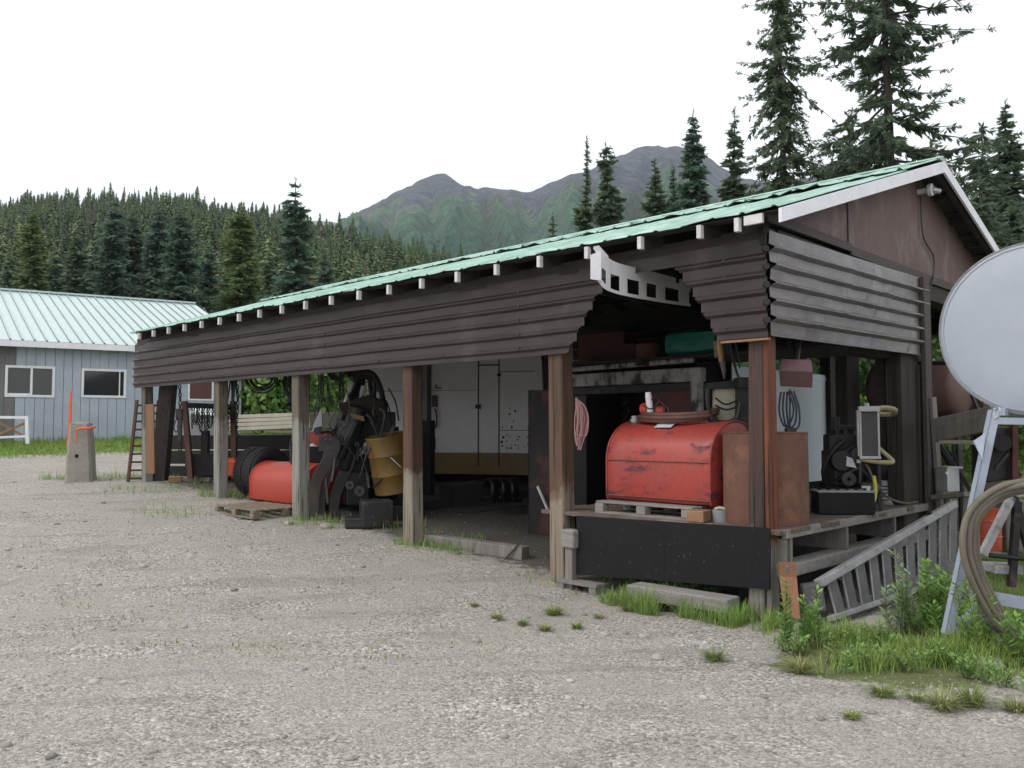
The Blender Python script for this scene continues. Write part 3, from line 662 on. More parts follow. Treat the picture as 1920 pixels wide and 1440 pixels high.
def pallet(name, label, x0, x1, y0, y1, z, m, h=.12, group=None, nb=3, along='x'):
    t = thing(name, label, 'pallet', W((x0+x1)/2, (y0+y1)/2, z), group)
    n = max(3, int((y1-y0)/.16)); st = (y1-y0)/n; r = random.Random(int(x0*50))
    for i in range(n):
        s = MB(SH); s.box(((x0+x1)/2+r.uniform(-.01,.01), y0+st*(i+.5), z+h-.011), (x1-x0, st*.72, .02), r.uniform(-.01,.01)); s.build('top_slat', m, t, bevel=.003)
    for i in range(nb):
        x = x0+.05+(x1-x0-.1)*i/(nb-1)
        for yy in (y0+.05, (y0+y1)/2, y1-.05):
            s = MB(SH); s.box((x, yy, z+.02+(h-.042)/2), (.1, .1, h-.044)); s.build('block', m, t, bevel=.003)
    for yy in (y0+.05, (y0+y1)/2, y1-.05):
        s = MB(SH); s.box(((x0+x1)/2, yy, z+.01), (x1-x0, .1, .018)); s.build('bottom_slat', m, t)
    return t
def domed_tank(root, x0, x1, y0, y1, z0, z1, m, seams=True):
    # D-section: flat bottom and sides, arched top, slightly bulged ends
    w_ = (y1-y0)/2; yc = (y0+y1)/2; hs = (z1-z0)*.52; rc = .05; prof = []
    prof += [(-w_+rc, z0), (-w_+.012, z0+.015), (-w_, z0+rc), (-w_, z0+hs)]
    N = 14
    for i in range(1, N): a = math.pi-math.pi*i/N; prof.append((w_*math.cos(a), z0+hs+(z1-z0-hs)*math.sin(a)))
    prof += [(w_, z0+hs), (w_, z0+rc), (w_-.012, z0+.015), (w_-rc, z0)]
    s = MB(SH); xs = [x0, x0+.012]+[x0+(x1-x0)*i/10 for i in range(1, 10)]+[x1-.012, x1]; rows = []
    for i, x in enumerate(xs):
        k = .985 if i in (0, len(xs)-1) else 1
        rows.append([(x, yc+a*k, z0+(z-z0)*k+.006*noise.noise(V((x*3, a*3, z*3)))) for a, z in prof+[prof[0]]])
    s.sheet(rows)
    for x, i, sg in ((x0, 0, -1), (x1, -1, 1)):
        cx = [(x+sg*.02, yc+(a)*.8, z0+.08+(z-z0)*.8) for a, z in prof]
        n = len(prof); s.add([r for r in rows[i][:-1]]+cx, [(j, (j+1) % n, (j+1) % n+n, j+n) for j in range(n)]+[tuple(range(n, 2*n)) if sg > 0 else tuple(range(2*n-1, n-1, -1))])
    b = s.build('tank_body', m, root, smooth=True)
    if seams:
        r = MB(SH)
        for x in (x0+.006, x1-.006):
            pts = [(x, yc+a*1.008, z0+(z-z0)*1.008) for a, z in prof]; r.tube(pts, .009, 6, closed=True)
        r.build('end_rim', m, root, smooth=True)
    return b
# big red tank
xa, xb = LS(1137, 900, .3).x, LS(1333, 900, .3).x
pallet('grey_pallet', 'weathered grey pallet carrying the large worn red tank on the deck', LS(1119,960,.16).x, LS(1298,960,.16).x, .13, 1.15, DZ, M['greyplank'], .12)
tank = thing('red_fuel_tank', 'large worn red domed tank on a grey pallet on the deck', 'tank', W((xa+xb)/2, .8, DZ+.12))
TZ = 1.66
domed_tank(tank, xa, xb, .3, 1.22, DZ+.122, TZ, M['red'])
s = MB(SH); s.tube([(xa+.02, .293, 1.28), (xb-.02, .293, 1.28)], .006, 5); s.tube([(xa+.02, .293, .93), (xb-.02, .293, .93)], .008, 5); s.build('weld_seam', M['rust'], tank)
xc = LS(1190, 790, .75).x; s = MB(SH); s.cyl((xc, .75, TZ-.03), (xc, .75, TZ+.03), .05, 14); s.cyl((xc, .75, TZ+.03), (xc, .75, TZ+.065), .035, 14); s.build('filler_cap', M['galv'], tank, smooth=True)
s = MB(SH); s.poly([(xb+.03, .55, 1.5), (xb+.03, .63, 1.56), (xb+.03, .66, 1.45), (xb+.03, .6, 1.38)], (1,0,0), .004); s.build('paper_tag', M['paper'], tank)
# pump on tank
xp = LS(1230, 770, .75).x
pm = thing('transfer_pump', 'small red and white fuel pump standing on top of the red tank', 'pump', W(xp, .75, TZ))
s = MB(SH); s.cyl((xp, .75, TZ-.02), (xp, .75, TZ+.06), .05, 12); s.box((xp-.02, .75, TZ+.1), (.16, .12, .1)); s.build('pump_base', M['darksteel'], pm, bevel=.01)
s = MB(SH); s.cyl((xp-.11, .68, TZ+.13), (xp-.03, .68, TZ+.13), .065, 18); s.cyl((xp+.05, .72, TZ+.1), (xp+.14, .72, TZ+.1), .06, 16); s.build('motor', M['redclean'], pm, smooth=True)
s = MB(SH); s.cyl((xp+.0, .66, TZ+.05), (xp-.03, .66, TZ+.27), .034, 12); s.cyl((xp-.03, .66, TZ+.27), (xp-.032, .66, TZ+.3), .03, 12); s.build('filter_canister', M['white'], pm, smooth=True)
s = MB(SH); s.tube(spl([(xp-.06,.62,TZ+.16),(xp+.05,.6,TZ+.13),(xp+.12,.62,TZ+.2),(xp+.08,.65,TZ+.26),(xp,.66,TZ+.22)]), .007, 6); s.tube(spl([(xp+.13,.64,TZ+.2),(xp+.18,.66,TZ+.14),(xp+.16,.7,TZ+.05)]), .01, 6); s.build('pump_hose', M['cable'], pm, smooth=True)
# coiled hose on tank
hc = MB(SH); xh = LS(1268, 795, .7).x; pts = []
for i in range(90):
    a = i/90*2*math.pi*3.2; r = 1+.07*math.sin(a*.7); pts.append((xh+.40*r*math.cos(a)+.02*math.sin(3*a), .72+.2*r*math.sin(a), TZ+.028+.028*(i//28)-.13*(max(0,abs(.2*r*math.sin(a))-.06))))
hc.tube(pts, .024, 8); tag(hc.build('coiled_hose', M['hosered'], smooth=True), 'red-brown rubber hose coiled flat on top of the red tank', 'hose')
s = MB(SH); q = LS(1247, 806, .52); s.box((q.x, .52, TZ-.035), (.19, .1, .004), Matrix.Rotation(.45, 3, 'X')); tag(s.build('white_card', M['paper']), 'white card lying on the red tank beneath the coiled hose', 'card')
# wooden block, small grey tin and wooden peg on the deck
bx = LS(1316, 970, .18); s = MB(SH); s.box((bx.x, .14, DZ+.055), (.16, .2, .1), .15); tag(s.build('wood_block', M['freshwood'], bevel=.008), 'cut wooden block on the deck between the grey pallet and rusty drum', 'block')
t = thing('grey_tin', 'small grey tin with a rag in it at the foot of the rusty drum', 'tin', W(LS(1355,980,.12).x, .2, DZ))
x = LS(1356, 980, .3).x; s = MB(SH); s.lathe([(.001,0),(.07,0),(.075,.11),(.067,.11),(.062,.02),(.001,.02)], (x, .26, DZ), 18); s.build('tin_body', M['greybox'], t, smooth=True)
s = MB(SH); s.tube(spl([(x-.05,.24,DZ+.11),(x-.01,.26,DZ+.125),(x+.04,.28,DZ+.115)]), .015, 7); s.build('rag', M['cream'], t, smooth=True)
s = MB(SH); s.box((LS(1345,900,.5).x, .55, DZ+.2), (.03, .12, .4)); tag(s.build('rusty_bracket', M['rustplate']), 'rusty steel bracket standing at the right end of the red tank', 'bracket')
# rusty drum
dr = thing('rusty_drum', 'brown rusted open drum standing on the deck behind the corner post', 'drum', W(-.30, .52, DZ))
s = MB(SH); R_ = .365
prof = [(.001, .015), (R_-.01, .015), (R_-.01, .0), (R_, .004)]
for z in (.26, .53): prof.append((R_+.001, z))
prof += [(R_, .79), (R_+.007, .797), (R_, .804), (R_-.007, .8), (R_-.012, .78), (R_-.012, .05), (.001, .04)]
s.lathe(prof, (-.30, .52, DZ), 40); s.build('drum_shell', M['rust'], dr, smooth=True)
# --- engine on deck
def engine():
    o = D(1588, 800, 8.9); l = toL(o); ex, ey = l.x, l.y
    e = thing('stationary_engine', 'black greasy stationary diesel engine standing on the deck', 'engine', W(ex, ey, DZ))
    T = SH @ Matrix.Translation((ex, ey, DZ)) @ Matrix.Rotation(math.radians(42), 4, 'Z')   # local x is roughly across the picture
    s = MB(T); s.box((.0,.0,.42),(.42,.42,.36)); s.box((-.05,0,.68),(.3,.34,.18)); s.box((.02,0,.2),(.3,.3,.12)); s.cyl((-.15,-.12,.5),(-.15,-.28,.5),.11,14)
    s.box((-.2,-.12,.62),(.1,.14,.28)); s.box((.18,.05,.6),(.1,.2,.4)); s.tube(spl([(-.24,-.1,.2),(-.3,-.15,.4),(-.22,-.2,.6),(-.1,-.22,.72)]),.028,8)
    s.build('engine_block', M['black'], e, bevel=.015)
    s = MB(T)
    for i in range(4): s.cyl((-.14+.09*i, -.1, .76), (-.14+.09*i, -.1, .82), .022, 8); s.box((-.14+.09*i,.06,.79),(.06,.1,.05))
    s.box((-.02, .05, .84), (.24, .12, .06)); s.cyl((-.12,-.02,.8),(-.12,-.02,.95),.04,10); s.build('rocker_cover', M['darksteel'], e, bevel=.01)
    s = MB(T); s.lathe([(.02,-.02),(.17,-.02),(.2,.0),(.17,.02),(.02,.02)], (.12,-.26,.5), 24, Matrix.Rotation(math.pi/2,3,'X')); s.build('flywheel', M['blackgloss'], e, smooth=True)
    s = MB(T); s.tube(spl([(-.2,-.22,.3),(-.12,-.27,.36),(.0,-.28,.42),(.1,-.28,.35),(.14,-.28,.25)]),.018,7); s.tube(spl([(.2,-.2,.7),(.1,-.27,.6),(.0,-.27,.66),(-.14,-.25,.58)]),.014,7); s.build('fuel_lines', M['cable'], e, smooth=True)
    s = MB(T); s.poly([(-.14,-.262,.56),(-.06,-.3,.53),(-.02,-.3,.43),(-.16,-.262,.46)],(0,-1,0),.006); s.box((.0,-.31,.5),(.035,.02,.035)); s.build('light_cover', M['paper'], e)
    s = MB(T)
    for sx in (-.16, .16): s.box((sx, 0, .07), (.06, .5, .14))
    s.beam((.12,-.24,.1),(.12,-.24,.75),.05,.05); s.beam((.21,-.24,.1),(.21,-.24,1.0),.045,.045); s.build('skid_frame', M['darksteel'], e)
    s = MB(T); s.lathe([(.001,-.1),(.06,-.1),(.075,-.08),(.075,.08),(.06,.1),(.001,.1)], (.1,-.3,.22), 16, Matrix.Rotation(math.pi/2,3,'Y')); s.build('starter_motor', M['steel'], e, smooth=True)
    for i in range(5):
        s = MB(T); s.box((.2, -.2, .1+.035*i), (.26, .03, .012)); s.build('cooling_fin', M['black'], e)
    # loose pulleys and belt in front
    s = MB(T); s.lathe([(.02,-.015),(.07,-.015),(.06,0),(.07,.015),(.02,.015)], (-.1,-.3,.32), 18, Matrix.Rotation(math.pi/2,3,'X')); s.lathe([(.02,-.015),(.05,-.015),(.042,0),(.05,.015),(.02,.015)], (.06,-.3,.62), 18, Matrix.Rotation(math.pi/2,3,'X')); s.build('pulleys', M['steel'], e, smooth=True)
engine()
def radiator():
    o = D(1630, 812, 8.55); l = toL(o)
    e = thing('silver_radiator', 'upright silver radiator with cream hoses standing right of the black engine', 'radiator', W(l.x, l.y, DZ))
    T = SH @ Matrix.Translation((l.x, l.y, 0)) @ Matrix.Rotation(math.radians(28), 4, 'Z'); zt = 1.79; zb = 1.30
    s = MB(T); s.box((0,0,(zt+zb)/2),(.15,.05,zt-zb-.04)); s.build('core', M['mesh_rad'], e)
    s = MB(T)
    for sx in (-.085,.085): s.box((sx,0,(zt+zb)/2),(.02,.07,zt-zb))
    s.box((0,0,zt),(.2,.1,.055)); s.box((0,0,zb),(.2,.09,.03)); s.box((-.105,.03,(zt+zb)/2),(.02,.1,zt-zb-.02)); s.cyl((-.02,0,zt+.02),(-.02,0,zt+.06),.025,10); s.build('radiator_frame', M['galv'], e, bevel=.004)
    s = MB(T); s.tube(spl([(.07,0,zt+.0),(.16,.02,zt+.01),(.25,.05,zt-.01),(.24,.16,zt-.05),(.1,.2,zt-.05),(.0,.2,zt-.05)]),.026,8); s.build('top_hose', M['hosecream'], e, smooth=True)
    s = MB(T); s.tube(spl([(-.09,0,zb-.02),(.02,-.02,zb-.04),(.14,.0,zb-.05),(.22,.05,zb-.04),(.15,.1,zb+.04),(.08,.1,zb+.1)]),.022,8); s.build('bottom_hose', M['hosecream'], e, smooth=True)
    s = MB(T)
    for sx in (-.09,.09): s.beam((sx,.04,DZ),(sx,.04,zb),.03,.03)
    s.build('support_legs', M['darksteel'], e)
radiator()
o = D(1580, 940, 8.3); l = toL(o); T = SH @ Matrix.Translation((l.x, l.y, DZ)) @ Matrix.Rotation(math.radians(41), 4, 'Z')
bt = thing('battery_box', 'long black battery box on the deck in front of the engine', 'battery', W(l.x, l.y, DZ))
s = MB(T); s.box((0,0,.105),(.54,.24,.21)); s.build('case', M['blackgloss'], bt, bevel=.012)
s = MB(T); s.box((0,0,.222),(.55,.25,.02)); s.build('lid', M['greybox'], bt, bevel=.005)
for i in range(6):
    s = MB(T); s.cyl((-.22+.088*i,.0,.23),(-.22+.088*i,.0,.252),.022,8); s.build('vent_cap', M['blackgloss'], bt)
s = MB(T); s.cyl((.22,-.07,.23),(.22,-.07,.27),.02,8); s.box((.2,-.07,.265),(.08,.03,.02)); s.build('terminal', M['galv'], bt)
s = MB(T); s.tube(spl([(.235,-.02,.05),(.3,.0,.13),(.335,.05,.24),(.34,.1,.36)]),.019,8); tag(s.build('yellow_tube', M['yellowhose'], smooth=True), 'short yellow tube curving up beside the battery box', 'tube')
pts = [D(1610,866,8.7),D(1626,874,8.6),D(1640,905,8.6),D(1655,925,8.7),D(1675,938,8.9),D(1700,944,9.2),D(1720,943,9.4)]; pts[-1].z = pts[-2].z = DZ+.02
s = MB(); s.tube(spl(pts), .013, 8); tag(s.build('black_hose', M['hosetan'], smooth=True), 'thin dark hose trailing from the engine across the deck to the centre post', 'hose')
l = toL(D(1668, 870, 9.9)); T = SH @ Matrix.Translation((l.x, l.y, DZ)) @ Matrix.Rotation(math.radians(40), 4, 'Z')
cb = thing('drawer_cabinet', 'grey metal drawer cabinet at the back of the deck behind the radiator', 'cabinet', W(l.x, l.y, DZ))
s = MB(T); s.box((0,0,.38),(.36,.4,.76)); s.build('cabinet_body', M['greybox'], cb, bevel=.006)
for i in range(5):
    s = MB(T); s.box((0,-.21,.09+.145*i),(.32,.02,.12)); dd = s.build('drawer', M['greybox'], cb, bevel=.004); s = MB(T); s.box((0,-.225,.12+.145*i),(.12,.012,.015)); s.build('handle', M['steel'], dd)
bo = thing('plastic_bottle', 'white bottle with green label on top of the grey drawer cabinet', 'bottle', W(l.x, l.y, DZ+.76))
s = MB(T); s.lathe([(.001,0),(.065,0),(.065,.24),(.03,.3),(.025,.33),(.001,.33)], (-.06,-.1,.77), 18); s.build('bottle_body', M['paper'], bo, smooth=True)
s = MB(T); s.lathe([(.067,.04),(.067,.13)], (-.06,-.1,.77), 18); s.build('label_band', M['tarp'], bo, smooth=True)
l = toL(D(1668, 915, 9.3)); s = MB(SH @ Matrix.Translation((l.x, l.y, DZ))); s.sheet([[(a*(1-.25*t)+.01*math.sin(9*t+5*a), .05*math.sin(a*20)*t+(.1*(1-t))*(1 if k==0 else -1)*(1-abs(a)/.16), .26*t) for a in (-.12,-.06,0,.06,.12)] for k in (0,1) for t in ((0,.3,.6,1) if k==0 else (1,.6,.3,0))])
tag(s.build('paper_bag', M['paper'], smooth=True, solid=.004), 'crumpled white printed bag at the foot of the dark centre post', 'bag')
# maroon bent sheet hanging beside the corner post, with cable coil
q1, q2, q3, q4, q5, q6 = [D(x, y, 7.35) for x, y in ((1467,673),(1521,675),(1524,693),(1523,726),(1463,724),(1459,697))]
q3 = D(1524,697,7.2); q6 = D(1461,695,7.2); q4 = D(1523,727,7.3); q5 = D(1463,724,7.3)
s = MB(); n = V((.1,.9,0)); s.poly([q1,q2,q3,q6], n, .006); s.poly([q6+V((0,0,-.0005)),q3+V((0,0,-.0005)),q4,q5], n, .006); tag(s.build('bent_metal_sheet', M['pinksheet']), 'bent maroon metal sheet hanging right of the corner post', 'sheet')
cc = MB()
for i in range(3):
    x0 = 1464+i*6; dY = 7.5+.02*i
    cc.tube(spl([D(x0,735,dY),D(x0-3+i,770,dY),D(x0+6,798+i*4,dY),D(x0+18+2*i,792+i*3,dY),D(x0+24-i,765,dY),D(x0+14-i,733,dY)]), .009, 6)
cc.tube([D(1481,730,7.5), D(1481,803,7.5)], .008, 6); tag(cc.build('hanging_cable_coil', M['cableblue'], smooth=True), 'dark blue cable looped under the maroon sheet beside the corner post', 'cable')
s = MB(); s.box(D(1482,806,7.5), (.08,.08,.035)); s.tube([D(1480,640,7.6), D(1484,672,7.45)], .02, 6); s.tube([D(1497,640,7.6), D(1492,676,7.45)], .03, 6)
tag(s.build('cable_plug_box', M['darksteel']), 'dark plug box hanging at the bottom of the blue cable', 'plug')
# --- pale boxes behind
def boxb(name, label, cat, M4, c, sz, m, **k):
    s = MB(M4); s.box(c, sz); return tag(s.build(name, m, **k), label, cat)
y0 = LX(1313, 720, -2.6).y; y1 = LX(1564, 720, -2.6).y
cbx = thing('cargo_box', 'pale blue white cargo box body with rounded corner behind the deck', 'cargo box', W(-3.7, (y0+y1)/2, .3))
prof = [(-2.6-2.2, y0), (-2.6, y0)]; R0 = .28
prof += [(-2.6-R0+R0*math.sin(a), y1-R0+R0*(1-math.cos(a))*0+R0*math.sin(a)*0+R0*(1-math.cos(a))) for a in [math.pi/2]][:0]
prof += [(-2.6-R0+R0*math.cos(a), y1-R0+R0*math.sin(a)) for a in [i*math.pi/16 for i in range(9)]]+[(-4.8, y1)]
s = MB(SH); s.prism(prof, (0,0,.75), (1,0,0), (0,1,0), (0,0,1), 1.71); s.build('box_shell', M['boxblue'], cbx, smooth=True)
s = MB(SH); s.prism([((x+3.7)*1.012-3.7, (y-(y0+y1)/2)*1.006+(y0+y1)/2) for x, y in prof], (0,0,2.36), (1,0,0), (0,1,0), (0,0,1), .07); s.build('top_rim', M['boxblue'], cbx, smooth=True)
s = MB(SH); s.bb(-4.7,-2.7,y0+.1,y1-.1,.45,.748); s.build('underframe', M['soot'], cbx)
# machine hut with grimy white frame
hut = thing('machine_enclosure', 'black open machine enclosure with grimy white pipe frame behind the red tank', 'enclosure', W(-2.2, 2.8, .3))
hy = 2.15; hx0 = LS(1060, 700, hy).x; hx1 = LS(1318, 700, hy).x; hz = LS(1300, 675, hy).z
s = MB(SH); s.bb(hx0, hx1-.02, hy+.66, hy+.7, .3, hz); s.bb(hx0, hx0+.03, hy+.1, hy+.66, .3, hz-.05); s.bb(hx1-.17, hx1-.14, hy+.1, hy+.66, .3, hz-.05); s.bb(hx0, hx1-.1, hy+.1, hy+.66, hz-.05, hz-.01); s.build('hut_panels', M['soot'], hut)
s = MB(SH); s.bb(hx0, hx1, hy-.06, hy+.08, hz-.26, hz-.09); s.build('header_beam', M['dirtywhite'], hut, bevel=.02)
s = MB(SH); s.tube([(hx0, hy-.05, hz-.03), (hx1-.1, hy-.05, hz-.0)], .035, 8); s.build('top_pipe', M['dirtywhite'], hut, smooth=True)
s = MB(SH); s.tube([(hx1-.07, hy-.02, hz-.2), (hx1-.06, hy-.02, 1.2)], .075, 12); s.build('corner_pipe', M['dirtywhite'], hut, smooth=True)
q = LS(1224, 790, hy+.05); s = MB(SH); s.bb(q.x, hx1-.12, hy+.03, hy+.06, .9, hz-.27); s.build('brown_door_panel', M['brownboard'], hut)
s = MB(SH); s.bb(hx0, hx1-.1, hy+.0, hy+.05, hz-.36, hz-.27); s.build('torn_insulation', M['darksteel'], hut)
s = MB(SH); rnd = random.Random(8)
for i in range(26):
    x = LS(rnd.uniform(1150, 1222), 760, hy+.6).x; z = rnd.uniform(1.5, 2.0); s.cyl((x, hy+.45+rnd.random()*.3, z), (x+rnd.uniform(-.1,.1), hy+.5, z+rnd.uniform(-.15,.15)), rnd.uniform(.012,.04), 7)
s.build('machinery', M['darksteel'], hut)
# dark lockers left of the hut, behind the tan post
s = MB(SH); x0 = LS(1037, 850, 1.4).x; x1 = LS(1100, 850, 1.4).x; s.bb(x0, x1, 1.4, 2.1, .1, 2.0); tag(s.build('black_locker', M['blackgloss'], bevel=.01), 'tall black locker standing behind the tan post', 'locker')
# storage shelf above the hut, boards and bundles
s = MB(SH); shx0 = LS(1060, 670, 2.0).x; shx1 = LS(1350, 670, 2.0).x
for i in range(4): s.bb(shx0-.3, -.1, 2.0+.28*i, 2.26+.28*i, hz+.02, hz+.05)
s.bb(-.3, -.1, 1.9, 3.2, hz-.04, hz+.02); s.bb(-.3,-.2,3.1,3.2,DZ,hz); s.bb(shx0-.2,shx0-.1,3.1,3.2,.2,hz); s.bb(-2.7,-2.62,1.9,3.2,hz-.04,hz+.02)
tag(s.build('storage_shelf', M['darkwood']), 'high dark plank storage shelf above the red tank', 'shelf')
for i, (px0, px1, dy, z0, z1, lb) in enumerate(((1085,1170,2.7,.06,.5,'dark brown crate at the left end of the high shelf'),(1130,1190,2.5,.06,.3,'smaller dark crate in front on the high shelf'),(1180,1240,3.0,.06,.42,'dark crate behind the round tin on the high shelf'))):
    a, b = LS(px0, 650, dy).x, LS(px1, 650, dy).x; s = MB(SH); s.bb(a, b, dy, dy+.4, hz+z0, hz+z1); s.bb(a, b, dy-.012, dy-.001, hz+z1-.08, hz+z1); s.bb(a, b, dy-.012, dy-.001, hz+z0, hz+z0+.08); tag(s.build('wooden_crate', M['brownboard']), lb, 'crate')
x = LS(1214, 655, 2.35).x; s = MB(SH); s.lathe([(.001,0),(.15,0),(.15,.2),(.135,.21),(.001,.2)], (x, 2.35, hz+.052), 20, None); tag(s.build('round_tin', M['rust'], smooth=True), 'brown round tin standing on the high shelf left of the teal bundle', 'tin')
# high cross planks seen through the torn siding
s = MB(SH)
for i in range(5): s.bb(-5.0, -.1, 3.45, 3.48, hz+.07+.17*i, hz+.22+.17*i)
tag(s.build('plank_partition', M['darkwood']), 'dark plank partition high under the roof behind the torn siding', 'partition')
# teal tarp bundle
xa_, xb_ = LS(1246, 640, 2.1).x, LS(1338, 640, 2.1).x; s = MB(SH); z0_ = hz+.055; z1_ = LS(1290, 617, 2.1).z
rows = []
nx_, na = 14, 20
for i in range(nx_+1):
    t = i/nx_; x = xa_+(xb_-xa_)*t; k = 1-.12*(abs(t-.5)*2)**4; r = []
    for j in range(na+1):
        a = 2*math.pi*j/na; cx, cz = math.cos(a), math.sin(a); sq = max(abs(cx), abs(cz)); sq = 1/sq**.75
        nn = 1+.07*noise.noise(V((t*5, cx*2, cz*2)))
        r.append((x, 2.3+.22*cx*sq*k*nn, (z0_+z1_)/2+(z1_-z0_)/2*cz*sq*k*nn))
    rows.append(r)
s.sheet(rows); s.add(rows[0][:-1], [tuple(range(na-1,-1,-1))]); s.add(rows[-1][:-1], [tuple(range(na))])
tag(s.build('tarp_bundle', M['tarp'], smooth=True), 'box wrapped in teal green plastic tarp on the high shelf', 'bundle')
# white curved rack hanging in the hole
def curved_rack():
    r = thing('curved_white_rack', 'white curved slotted steel rack sticking out from the torn siding', 'rack', D(1120, 530, 7.4))
    Ya, Yb = 7.35, 8.6
    top = [(1120,466,7.3),(1133,480,7.4),(1150,490,7.55),(1180,499,7.75),(1210,506,8.0),(1245,515,8.3),(1290,528,8.7)]
    bot = [(1120,527,7.3),(1133,541,7.4),(1150,549,7.55),(1180,556,7.75),(1210,561,8.0),(1245,567,8.3),(1290,573,8.7)]
    tp = spl([D(*p) for p in top], 5); bp_ = spl([D(*p) for p in bot], 5); nrm = V((.1,-1,0)).normalized()
    def strip(A, B, f0, f1, nm, m):
        s = MB(); off = V((.04,.06,.0)); rows = [[a.lerp(b, f0) for a, b in zip(A, B)], [a.lerp(b, f1) for a, b in zip(A, B)]]
        rows += [[p+off for p in rows[1]], [p+off for p in rows[0]], rows[0]]; s.sheet(rows); s.build(nm, m, r, smooth=True)
    strip(tp, bp_, 0, .42, 'upper_band', M['white']); strip(tp, bp_, .9, 1.0, 'lower_rail', M['white'])
    for i in (0, 6, 12, 18, 23, 28):
        i = min(i, len(tp)-2); j = min(i+(2 if i else 1), len(tp)-1); a, b = tp[i].lerp(bp_[i], .4), tp[i].lerp(bp_[i], .95); c, d_ = tp[j].lerp(bp_[j], .4), tp[j].lerp(bp_[j], .95)
        s = MB(); s.poly([a, c, d_, b], (.04,.06,0), .03); s.build('spacer', M['white'], r)
    s = MB(); s.poly([D(1107,478,7.25),D(1127,470,7.28),D(1127,526,7.28),D(1107,523,7.25)], (.3,1,0), .03); s.poly([D(1112,466,7.25),D(1122,464,7.3),D(1140,484,7.45),D(1127,486,7.35)], (.3,.2,1), .02); s.build('end_plate', M['white'], r)
    s = MB(); s.tube([D(1185,512,7.85), D(1190,480,8.1)], .02, 6); s.tube([D(1270,530,8.5), D(1272,470,8.6)], .02, 6); s.build('hanger', M['darksteel'], r)
curved_rack()
# yellow hoist hook, hanging cords
h = thing('yellow_hoist_hook', 'yellow and black tool hanging by its cord below the torn siding', 'hook', D(1350, 650, 7.7))
s = MB(); s.tube(spl([D(1346,622,7.6),D(1350,640,7.6),D(1352,660,7.6),D(1354,680,7.6)]), [.012]+[.02]*12+[.028]*12, 8) if False else s.tube([D(1348,628,7.6),D(1350,650,7.6),D(1353,678,7.6)], [.018,.032,.024], 10); s.build('yellow_handle', M['yellow'], h, smooth=True)
s = MB(); s.tube([D(1354,675,7.6),D(1357,695,7.6),D(1358,711,7.6)], [.028,.022,.006], 10); s.tube([D(1342,640,7.65),D(1344,670,7.65)], .022, 8); s.build('black_tip', M['steel'], h, smooth=True)
s = MB(); s.tube([D(1350,590,7.6), D(1349,628,7.6)], .005, 5); s.build('hang_cord', M['cable'], h)
s = MB(); s.tube(spl([D(1368,640,7.6),D(1372,665,7.65),D(1382,700,7.7),D(1390,720,7.7)]), .011, 6); s.tube(spl([D(1378,640,7.6),D(1383,665,7.65),D(1387,690,7.7)]), .008, 6); s.tube(spl([D(1362,640,7.7),D(1366,660,7.7),D(1377,668,7.7)]),.008,6)
tag(s.build('cord_bundle', M['cable'], smooth=True), 'black cords hanging between the yellow tool and the corner post', 'cord')
# cream reel with black frame and hoses
re = thing('hose_reel_box', 'cream panelled reel in a black frame with black hoses before the cargo box', 'hose reel', D(1360, 790, 8.2))
s = MB(); s.poly([D(1341,727,8.25),D(1381,727,8.25),D(1381,800,8.25),D(1341,800,8.25)], (0,1,0), .12); s.build('cream_panel', M['cream'], re, bevel=.01)
s = MB(); s.poly([D(1326,718,8.2),D(1392,712,8.2),D(1394,727,8.2),D(1324,730,8.2)], (0,1,0), .15); s.poly([D(1384,718,8.15),D(1410,710,8.15),D(1412,815,8.15),D(1382,815,8.15)], (0,1,0), .15); s.box(D(1395,718,8.2),(.16,.2,.1)); s.build('black_frame', M['black'], re)
s = MB()
for a, b in ((0,0),(6,4)): s.tube(spl([D(1328-a/2,728,8.1),D(1327,760,8.1),D(1336,785+b,8.1),D(1360,792+b,8.1),D(1380,783+b,8.1),D(1388,755,8.1)]), .02, 8)
s.tube(spl([D(1341,746,8.1),D(1360,758,8.1),D(1381,752,8.1)]), .009, 6); s.tube(spl([D(1341,760,8.1),D(1360,768,8.1),D(1381,764,8.1)]), .009, 6); s.build('looped_hoses', M['cable'], re, smooth=True)
s = MB()
for i in range(7): s.tube(spl([D(1305+i*9,798,8.3),D(1312+i*8,782-3*(i%3),8.3),D(1322+i*6,792,8.3),D(1318+i*9,800,8.3)]), .006, 5)
tag(s.build('wire_tangle', M['galv'], smooth=True), 'tangle of pale wire lying behind the red tank', 'wire')
# pink rope bundle on post
s = MB(); rnd = random.Random(2)
for i in range(26):
    a = rnd.uniform(0, 1); x0 = 1079+3*a; off = rnd.uniform(0, 22); yb = rnd.uniform(815, 845); dY = 8.1+rnd.uniform(-.06,.06)
    s.tube(spl([D(x0,748+rnd.uniform(-3,4),dY),D(x0+off*.7,762,dY),D(x0+off*.95+rnd.uniform(-3,3),785,dY),D(x0+off*.8+rnd.uniform(-4,4),815,dY),D(x0+off*.35,yb,dY)]), .006, 5)
tag(s.build('pink_rope_bundle', M['pinkrope'], smooth=True), 'faded pink rope bundle hanging on the tan post', 'rope')
